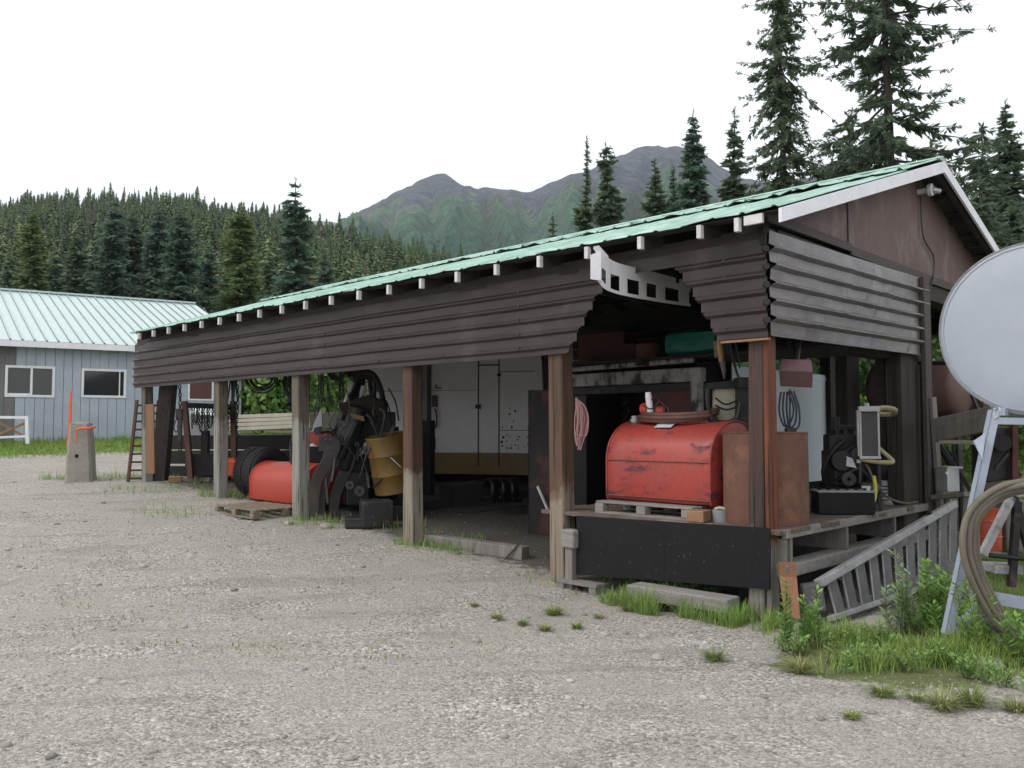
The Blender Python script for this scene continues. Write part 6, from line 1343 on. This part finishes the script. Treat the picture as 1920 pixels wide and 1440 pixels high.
bush('leafy_bush', 'bush at the right edge behind the hose coil', bp3(1925,13.5), 1.2, 1.2, 2.1, 4500, .12, M['leaf'], 7, group=GB)
bush('leafy_bush', 'dark bush just right of the gable under the black pipe', bp3(1765,17), 1.6, 1.5, 3.9, 4500, .16, M['leafdark'], 8, group=GB)
# distant low-detail spruces, shared meshes
def small_spruce(seed, H=11, R=1.5):
    rng = np.random.default_rng(seed); vs = []; fs = []; nt_ = 21; tri = []
    for k in range(nt_):
        t = k/nt_; z = H*(.06+.92*t); r = 1.2*R*(1-t)**.62*min(1,.55+t*2)*(.75+.45*rng.random())+.08; hh = H/nt_*1.9; n = 9; a0 = rng.random()*6
        for i in range(n):
            if rng.random() < .12: continue
            a = a0+6.283*(i+rng.random()*.6)/n; rr = r*(.5+.75*rng.random()); wd = .34+.14*rng.random()
            p0 = (0,0,z+hh*.55); p1 = (rr*math.cos(a-wd), rr*math.sin(a-wd), z-hh*.1*rng.random()-.25*rr); p2 = (rr*1.1*math.cos(a+.1), rr*1.1*math.sin(a+.1), z-.4*rr); p3 = (rr*math.cos(a+wd), rr*math.sin(a+wd), z-hh*.1-.2*rr)
            tri.append((p0, p1, p2, p3))
    tri.append(((0,.03,H*1.03),(-.12,0,H*.88),(0,-.05,H*.86),(.12,0,H*.88)))
    A = np.array(tri, float).reshape(-1,3); return A
# left hill
RY_ = 380.
tl = [(-1100,420),(-500,385),(-200,375),(0,372),(60,356),(145,358),(215,352),(300,352),(330,356),(400,378),(480,392),(560,402),(640,422),(700,440),(760,458),(820,470),(870,482),(960,520),(1080,580),(1300,660)]
def tline(px):
    if px <= tl[0][0]: return tl[0][1]
    for a, b in zip(tl, tl[1:]):
        if px <= b[0]: return a[1]+(b[1]-a[1])*(px-a[0])/(b[0]-a[0])
    return tl[-1][1]
def hill_z(px, Y):
    g0 = gz(0, 85); zr = CAMH+(HOR-(tline(px)+44))/F*RY_
    t = (Y-85)/(RY_-85)
    if t < 0: return gz(0, Y)-.3
    nz = 5*noise.noise(V((px*.004, Y*.012, 2)))*min(1, t*3)*max(0, min(1,(1.0-t)*4))
    if t <= 1: return g0-.3+(zr-g0)*(t**.92)+nz
    return zr-(t-1)*zr*1.2
def hill_pt(px, Y): return V(((px-960)/1582*Y, Y, hill_z(px, Y)))
m_hill = mat('forest_floor', (.045,.055,.025), (.03,.038,.02), rough=.95, scale=.05, fine=.3, bump=0, spec=.1)
pxs = [-1100+i*30 for i in range(82)]; Ys = [80+i*9 for i in range(50)]
v = [tuple(hill_pt(px, Y)) for Y in Ys for px in pxs]; n = len(pxs)
f = [(j*n+i, j*n+i+1, (j+1)*n+i+1, (j+1)*n+i) for j in range(len(Ys)-1) for i in range(n-1)]
ho = npmesh('hill', v, f, [m_hill], smooth=True); ho['kind'] = 'structure'
variants = [small_spruce(s_, h_, r_) for s_, h_, r_ in ((1,11,1.7),(2,13,1.3),(3,9,2.0),(4,12,1.1),(5,10,1.5),(6,14,1.6),(7,8,1.9),(8,12,.55))]
FM = [0,1,2,1,0,1,2,3]
FMATS = [M['needlefar'], mat('far_dark_needles',(.1,.15,.065),(.07,.11,.05),rough=.8,scale=.2,fine=0,bump=0,island=.8,spec=.1), mat('far_olive_needles',(.19,.2,.1),(.14,.16,.08),rough=.8,scale=.2,fine=0,bump=0,island=.8,spec=.1), mat('far_dead_branches',(.16,.13,.11),(.1,.085,.075),rough=.9,scale=.2,fine=0,bump=0,island=.6,spec=.1)]
rng = np.random.default_rng(77); inst = []
while len(inst) < 6000:
    Y = 88+(RY_+25-88)*rng.random()**.62; px = -330+1500*rng.random()
    if px > 400+1200*(1-(Y-88)/330) and px > 980: continue
    hgt = (.48+.55*rng.random()**1.2+(.25 if rng.random() < .06 else 0)); p = hill_pt(px, Y); vi = rng.integers(8)
    if vi == 7 and rng.random() < .6: vi = 1
    if noise.noise(V((p.x*.03, p.y*.03, 5))) < -.28: continue
    inst.append((p, hgt, vi, rng.random()*6.28, px, Y))
# the largest-looking visible ones become individuals, the rest one mass
inst.sort(key=lambda q: q[5]/q[1]); indiv = []; rest = []
for q in inst:
    if len(indiv) < 240 and -60 < q[4] < 900: indiv.append(q)
    else: rest.append(q)
vs = []; mis = []
for p, k, vi, a, px, Y in rest:
    c, s_ = math.cos(a), math.sin(a); A = variants[vi]*np.array([k*(.8+.3*((vi*7)%3)/2), k*(.8+.3*((vi*5)%3)/2), k]); A[:,0] += A[:,2]*.04*math.sin(a*7); A = A@np.array([[c,s_,0],[-s_,c,0],[0,0,1]])+np.array(p); vs.append(A); mis += [int(FM[vi])]*(len(A)//4)
A = np.vstack(vs); fo = npmesh('hillside_forest', A, np.arange(len(A)).reshape(-1,4), FMATS, mi=mis); tag(fo, 'dense spruce forest covering the hill on the left', 'forest', kind='stuff')
far_src = []
for i, A in enumerate(variants):
    me = None
    r = bpy.data.meshes.new('far_spruce')
    far_src.append(npmesh('hill_spruce', A, np.arange(len(A)).reshape(-1,4), [FMATS[FM[i]]]))
used = [False]*8
for p, k, vi, a, px, Y in indiv:
    o = far_src[vi] if not used[vi] else far_src[vi].copy()
    if used[vi]: COL.objects.link(o)
    used[vi] = True
    o.location = p; o.rotation_euler = (0,0,a); o.scale = (k,k,k); tag(o, 'spruce tree in the lower rows of the forest on the left hill', 'tree', 'spruces at the foot of the left hill')
# ================================================================== MOUNTAINS
def mount(name, prof, Yr, Yb, mt, seed, pxr, amp, nx=300, ny=90, gul=()):
    def pr(px):
        if px <= prof[0][0]: return prof[0][1]
        for a, b in zip(prof, prof[1:]):
            if px <= b[0]: return a[1]+(b[1]-a[1])*(px-a[0])/(b[0]-a[0])
        return prof[-1][1]
    v = []
    for j in range(ny+1):
        t = j/ny*1.35
        for i in range(nx+1):
            px = pxr[0]+(pxr[1]-pxr[0])*i/nx; Y = Yb+(Yr-Yb)*t; zr = CAMH+(HOR-pr(px))/F*Yr
            tt = min(t, 1); env = math.sin(math.pi*min(1,tt))
            # spurs and gullies running down the slope
            wx_ = px+40*noise.noise(V((px*.01, t*2, seed)))
            rid = 1-abs(noise.noise(V((wx_*.011, t*1.8, seed))))*2
            rid2 = 1-abs(noise.noise(V((wx_*.03, t*5, seed+5))))*2
            n3 = noise.fractal(V((px*.02, t*7, seed+9)), .9, 2.1, 5)
            z = zr*(tt**1.25)+amp*env*(rid*.6+rid2*.28+n3*.25)
            for gx0, gx1, dep, wd in gul:
                gx = gx0+(gx1-gx0)*(1-t); z -= dep*env*math.exp(-((px-gx)/(wd*(1.3-tt)))**2)
            if t > .93 and t <= 1.02: z += amp*.03*noise.fractal(V((px*.06, t*20, seed)), .8, 2.1, 4)
            if t > 1: z -= (t-1)*zr*1.5
            v.append(((px-960)/1582*Y, Y, z))
    n = nx+1; f = [(j*n+i, j*n+i+1, (j+1)*n+i+1, (j+1)*n+i) for j in range(ny) for i in range(nx)]
    o = npmesh(name, v, f, [mt], smooth=True); o['kind'] = 'structure'; return o
def mountain_mat():
    m = bpy.data.materials.new('mountain_slopes'); m.use_nodes = True; nt = m.node_tree; b = nt.nodes['Principled BSDF']
    raw, v1 = coords(nt); sx = nt.nodes.new('ShaderNodeSeparateXYZ'); nt.links.new(raw, sx.inputs[0])
    mr = nt.nodes.new('ShaderNodeMapRange'); nt.links.new(sx.outputs[2], mr.inputs[0]); mr.inputs[1].default_value = 170; mr.inputs[2].default_value = 620
    n = noisef(nt, raw, .012, 8, .65); ad = nt.nodes.new('ShaderNodeMath'); ad.operation = 'ADD'; nt.links.new(mr.outputs[0], ad.inputs[0]); nt.links.new(n, ad.inputs[1])
    col = ramp(nt, ad.outputs[0], [(.55,(.05,.15,.085)),(.9,(.085,.19,.09)),(1.08,(.16,.22,.11)),(1.25,(.17,.175,.13)),(1.42,(.11,.12,.145))])
    tex = ramp(nt, noisef(nt, raw, .05, 10, .78), [(.4,.35),(.6,1.5)]); col = mix(nt, .9, col, tex, 'MULTIPLY')
    pat = ramp(nt, noisef(nt, coords(nt,0,(1,1,1))[1], .02, 7, .7, .5), [(.58,0),(.66,1)]); col = mix(nt, mix(nt, 1, pat, .55, 'MULTIPLY'), col, (.17,.17,.09))
    nt.links.new(col, b.inputs['Base Color']); b.inputs['Roughness'].default_value = .95; b.inputs['Specular IOR Level'].default_value = .1
    bp = nt.nodes.new('ShaderNodeBump'); bp.inputs['Strength'].default_value = 1; bp.inputs['Distance'].default_value = 30; nt.links.new(noisef(nt, raw, .035, 9, .7), bp.inputs['Height']); nt.links.new(bp.outputs[0], b.inputs['Normal'])
    return m
mm_ = mountain_mat()
prof = [(300,600),(500,480),(600,425),(640,410),(700,377),(735,356),(765,345),(772,340),(790,327),(808,319),(822,319),(830,316),(840,325),(862,341),(880,346),(895,346),(905,341),(912,343),(925,349),(960,349),(1000,351),(1030,338),(1050,330),(1075,318),(1100,316),(1120,306),(1150,288),(1170,281),(1180,281),(1200,266),(1222,262),(1238,262),(1250,268),(1270,266),(1300,270),(1325,278),(1350,297),(1380,318),(1400,327),(1450,335),(1500,332),(1560,318),(1590,312),(1640,316),(1750,345),(1900,390),(2100,400),(2500,380),(3000,430),(3600,500)]
mount('mountain', prof, 1700, 420, mm_, 3.3, (250,3600), 95, nx=420, gul=((985,1010,85,55),(1130,1040,60,26),(900,960,50,24),(800,850,40,20),(1230,1160,60,28),(720,760,35,22)))
mount('far_hill', [(300,460),(480,425),(560,405),(590,400),(625,404),(660,412),(760,430),(900,470)], 2400, 1600, mat('far_hill_slopes',(.2,.18,.18),(.15,.14,.13),rough=.95,scale=.01,fine=0,bump=0,spec=.1), 8.1, (250,1000), 15, 60, 20)
# snow patches on the right peak are tiny pale stones
# ================================================================== AIR
hz_ = MB(); hz_.bb(-2900,2900,-190,2920,-3,760); m = bpy.data.materials.new('haze_air'); m.use_nodes = True; nt = m.node_tree; nt.nodes.remove(nt.nodes['Principled BSDF'])
pv = nt.nodes.new('ShaderNodeVolumePrincipled'); pv.inputs['Color'].default_value = (.80,.90,1,1); pv.inputs['Density'].default_value = .00017; pv.inputs['Anisotropy'].default_value = .2
nt.links.new(pv.outputs[0], nt.nodes['Material Output'].inputs['Volume']); hz = hz_.build('haze', m); hz['kind'] = 'stuff'; hz['label'] = 'thin bluish haze in front of the distant mountain'; hz['category'] = 'haze'
# ================================================================== GRASS AND WEEDS
def blades(name, label, pts, h, w_, m, seed, cat='grass'):
    rng = np.random.default_rng(seed); out = []
    for (x, y, k) in pts:
        z = gh(x, y); a = rng.random()*6.283; b = rng.random()*.9; hh = h*k*(.5+.8*rng.random()); ww = w_*(.7+.6*rng.random())
        d = np.array([math.cos(a)*b, math.sin(a)*b, 1.]); d /= np.linalg.norm(d); s_ = np.array([-math.sin(a), math.cos(a), 0]); p = np.array([x, y, z-.01]); mid = p+d*hh*.55; tip = p+d*hh*.95+np.array([math.cos(a)*b*hh*.4, math.sin(a)*b*hh*.4, -.1*hh*b])
        out += [(p-s_*ww/2, p+s_*ww/2, mid+s_*ww*.4, mid-s_*ww*.4), (mid-s_*ww*.4, mid+s_*ww*.4, tip+s_*.0006, tip-s_*.0006)]
    A = np.array(out).reshape(-1,3); o = npmesh(name, A, np.arange(len(A)).reshape(-1,4), [m]); return tag(o, label, cat, kind='stuff')
rng = np.random.default_rng(5); pts = []
# right verge
while len(pts) < 26000:
    x = 1.9+5*rng.random(); y = 4.9+6*rng.random()**1.4
    if rng.random() > grassy(x, y)*1.25: continue
    nz = noise.noise(V((x*1.6, y*1.6, 4)))
    if rng.random() > .38+1.9*nz: continue
    l = toL(V((x,y,0)))
    if l.x < .12: continue
    pts.append((x, y, (.7+.9*max(0, nz+.2))*min(1, .35+grassy(x,y))))
blades('verge_grass', 'green grass growing on the verge at the right of the shed', pts, .17, .006, M['grass'], 1)
pts = []
while len(pts) < 15000:   # under the deck edge and along the panel, around posts
    lx = -2.75+2.9*rng.random(); ly = -.55+.55*rng.random(); p = W(lx, ly, 0); nz = noise.noise(V((p.x*3, p.y*3, 1)))
    k = max(0, 1-abs(lx+.95)/.75)+max(0, 1-abs(lx+.1)/.45)*.8
    if rng.random() > k*.9: 
        if rng.random() > .03: continue
    if ly < -.3-.15*k or noise.noise(V((p.x*5, p.y*5, 2))) < -.02: continue
    pts.append((p.x, p.y, .5+.9*k))
blades('panel_grass', 'green grass tufts along the foot of the black skirt panel', pts[:2600], .17, .006, M['grass'], 2)
pts = []
for (px, py, r, n) in ((434,930,.35,700),(800,1018,.28,500),(830,1022,.35,600),(745,990,.25,200),(640,985,.4,250),(590,975,.2,120),(1000,1150,.05,0),(860,1035,.2,160),(390,905,.5,200),(285,898,.3,300),(190,898,.5,500),(120,898,.3,300),(330,965,.4,160),(290,920,.6,240),(480,960,.4,120),(560,985,.15,60)):
    c = G(px, py)
    for i in range(int(n*.55)):
        a = rng.random()*6.28; rr = r*rng.random()**.6; pts.append((c.x+rr*math.cos(a)*1.6, c.y+rr*math.sin(a), .4+.5*rng.random()))
blades('post_grass', 'sparse grass around the feet of the shed posts', pts, .2, .009, M['grass'], 3)
pts = []
while len(pts) < 26000:
    s_ = -8+15*rng.random(); d_ = -4.6+4.5*rng.random(); p = MW@V((s_, d_, 0))
    if rng.random() > (d_+4.8)/3: continue
    pts.append((p.x, p.y, .5+.9*max(0, (d_+3)/3)+.5*noise.noise(V((p.x*2,p.y*2,0)))))
blades('workshop_grass', 'green grass strip along the wall of the blue workshop', pts, .2, .018, M['grass'], 4)
pts = []
while len(pts) < 5000:
    px = rng.random()*1000; py = 905+330*rng.random(); 
    if noise.noise(V((px*.012, py*.03, 7))) < .18: continue
    p = G(px, py) if len(pts) % 12 == 0 else p; pts.append((p.x+rng.normal()*.12, p.y+rng.normal()*.1, .18+.3*rng.random()))
blades('yard_grass', 'thin patches of short dry grass in the gravel yard', pts[:3200], .085, .010, M['grassdry'], 6)
# separate tufts on the gravel
def tuft(px, py, r, n, h, m, label):
    c = G(px, py); out = []; z0 = gh(c.x, c.y)
    for i in range(n):
        a = rng.random()*6.283; rr = r*.35*rng.random(); b = .3+1.0*rng.random(); hh = h*(.5+.7*rng.random()); ww = .007
        d = np.array([math.cos(a)*b, math.sin(a)*b, 1.]); d /= np.linalg.norm(d); s_ = np.array([-math.sin(a), math.cos(a), 0]); p = np.array([rr*math.cos(a), rr*math.sin(a), 0]); mid = p+d*hh*.5; tip = p+d*hh+np.array([math.cos(a)*b*hh*.3, math.sin(a)*b*hh*.3, -.25*hh*b])
        out += [(p-s_*ww/2, p+s_*ww/2, mid+s_*ww*.45, mid-s_*ww*.45), (mid-s_*ww*.45, mid+s_*ww*.45, tip+s_*.0006, tip-s_*.0006)]
    A = np.array(out).reshape(-1,3); o = npmesh('grass_tuft', A, np.arange(len(A)).reshape(-1,4), [m], loc=(c.x, c.y, z0)); return tag(o, label, 'grass tuft', 'grass tufts on the gravel')
TF = ((932,1164,.10,90,.07,'small dark grass tuft, leftmost in front of the black panel'),(1038,1152,.14,160,.09,'yellow-green tuft straight below the tan post'),(980,1175,.09,70,.06,'small tuft left of and below the yellow-green tuft'),(1022,1186,.10,100,.07,'low tuft just below the yellow-green tuft'),(1082,1182,.09,80,.06,'thin tuft right of the low tuft on open gravel'),(1178,1146,.12,90,.08,'dry thin tuft near the weeds below the panel'),(890,1138,.08,60,.05,'pale thin tuft, farthest left on the open gravel'),(1338,1236,.14,150,.09,'green tuft on the gravel left of the verge'),(1122,1160,.12,60,.05,'sparse creeping tuft between the yellow-green and dry tufts'),(1768,1334,.16,190,.12,'spiky tuft nearest the bottom right'),(1820,1328,.16,190,.12,'broad tuft right of the spiky bottom one'),(1655,1312,.12,140,.08,'flat tuft at the bottom below the verge'),(1500,1262,.12,170,.12,'tuft with reddish base at the left tip of the verge'),(1598,1348,.1,70,.05,'very small tuft at the lower edge of the gravel'),(1720,1318,.1,70,.05,'small faint tuft left of the spiky bottom one'),(1905,1335,.13,120,.09,'tuft at the lower right corner'))
for t_ in TF: tuft(t_[0], t_[1], t_[2], int(t_[3]*1.1), t_[4]*1.1, M['grassdry'] if TF.index(t_) % 3 == 0 else M['grasstuft'], t_[5])
# leafy weeds: stem with lance leaves
def weed(px, py, hs, label, m='weed', ll=.06, name='weed_plant', spread=.25, Yo=None, dens=1.0, grp='weeds growing beside the deck'):
    c = G(px, py); root = thing(name, label, 'weed', (c.x, c.y, gh(c.x, c.y)), grp); s = MB(); out = []
    for h in hs:
        a = rng.random()*6.28; tip = V((math.cos(a)*spread*h*rng.random()*2, math.sin(a)*spread*h*rng.random()*2, h)); b0 = V((rng.normal()*.04, rng.normal()*.04, -.01)); P = spl([b0, b0+tip*.45+V((rng.normal()*.02,rng.normal()*.02,0)), b0+tip], 5)
        s.tube([p+ORG[root.name] for p in P], .004, 5, .0015); n = int(h/.0105*dens)
        for i in range(n):
            t = .15+.85*i/n; k = t*(len(P)-1); p = P[int(k)].lerp(P[min(int(k)+1, len(P)-1)], k-int(k)); az = i*2.4+rng.random(); e = .3+.7*rng.random(); d = np.array([math.cos(az), math.sin(az), e]); d /= np.linalg.norm(d); L_ = ll*(1.1-.5*abs(t-.5))*(.7+.5*rng.random())
            tri_leaf(out, np.array(p), d, L_, L_*.2, np.array([0,0,1.])+rng.normal(size=3)*.3, rng)
    s.build('stems', M['weedstem'], root); A = np.array(out).reshape(-1,3); npmesh('leaves', A, np.arange(len(A)).reshape(-1,4), [M[m]], parent=root); return root
weed(1135,1104,[.22,.25,.18],'small leafy shoot at the left foot of the black panel','weed',.06)
weed(1180,1108,[.3,.25,.22,.2],'leafy shoot second from the left under the black panel','weed',.07)
weed(1225,1120,[.3,.26,.3,.22,.2,.2,.24],'bushy weed cluster in the middle of the black panel','weed',.07,dens=1.4)
weed(1262,1122,[.52,.34,.3,.28,.22],'tallest leafy shoot in front of the black panel','weed',.075,dens=1.2)
weed(1290,1135,[.2,.22,.25,.2],'low weed clump right of the tallest shoot','weed',.06,dens=1.3)
weed(1325,1130,[.12,.15,.14,.16],'low grassy weed by the pale sleeper end','weed',.06,dens=1.3)
weed(1462,1215,[.5,.42,.3,.25],'leafy willow shoot below the rusty plate','weed',.07,dens=1.2)
weed(1530,1215,[.38,.42,.35,.3,.3],'willow shoot in front of the ladder end block','weed',.07,dens=1.3)
weed(1568,1240,[.2,.25,.25],'small weed below the lower ladder rail','weed',.05)
weed(1700,1190,[.62,.52,.5,.4,.35],'tall silvery willow shoot in front of the ladder','weedgrey',.075,dens=1.2)
weed(1745,1195,[.58,.5,.5,.55,.4,.4,.45],'dense green bush of shoots between ladder and tank stand','weed',.08,dens=1.6,spread=.3)
weed(1775,1205,[.4,.42,.36,.3,.3],'leafy weed at the foot of the pale blue leg','weed',.07,dens=1.4)
weed(1850,1235,[.55,.6,.45,.5,.3],'yellow green weed growing up through the hose coil','weed',.07,dens=1.1)
weed(1905,1250,[.3,.32,.35,.3,.3],'low dense weed at the foot of the hose coil','weed',.07,dens=1.6)
weed(1640,1225,[.22,.2,.25,.2,.2],'low weed in the grass below the silvery shoot','weed',.06,dens=1.4)
for i,(px,py) in enumerate(((1600,1255),(1690,1255),(1760,1250),(1820,1270),(1880,1290),(1500,1225))):
    weed(px,py,[.12,.14,.16,.13,.15,.14],('low leafy clump in the verge below the ladder','low leafy clump in the verge centre','low leafy clump before the tank stand','low leafy clump below the tank stand foot','low leafy clump below the hose coil','low leafy clump right of the rusty plate')[i],'weed',.05,dens=1.6,spread=.5)
for (px,py,sx,lb) in ((1660,1172,.35,'flat pale stone slab in the grass below the ladder'),(1850,1250,.22,'square stone in the grass below the tank stand')):
    p = G(px,py); s = MB(); s.lathe([(.001,-.05),(sx*.5,-.04),(sx*.52,.02),(sx*.4,.05),(.001,.055)], (p.x,p.y,gh(p.x,p.y)), 8); s.v = [(x+.05*noise.noise(V((x*5,y*5,0))), y+.05*noise.noise(V((y*5,x*5,3))), z) for x,y,z in s.v]; tag(s.build('stone_slab', ms), lb, 'stone')
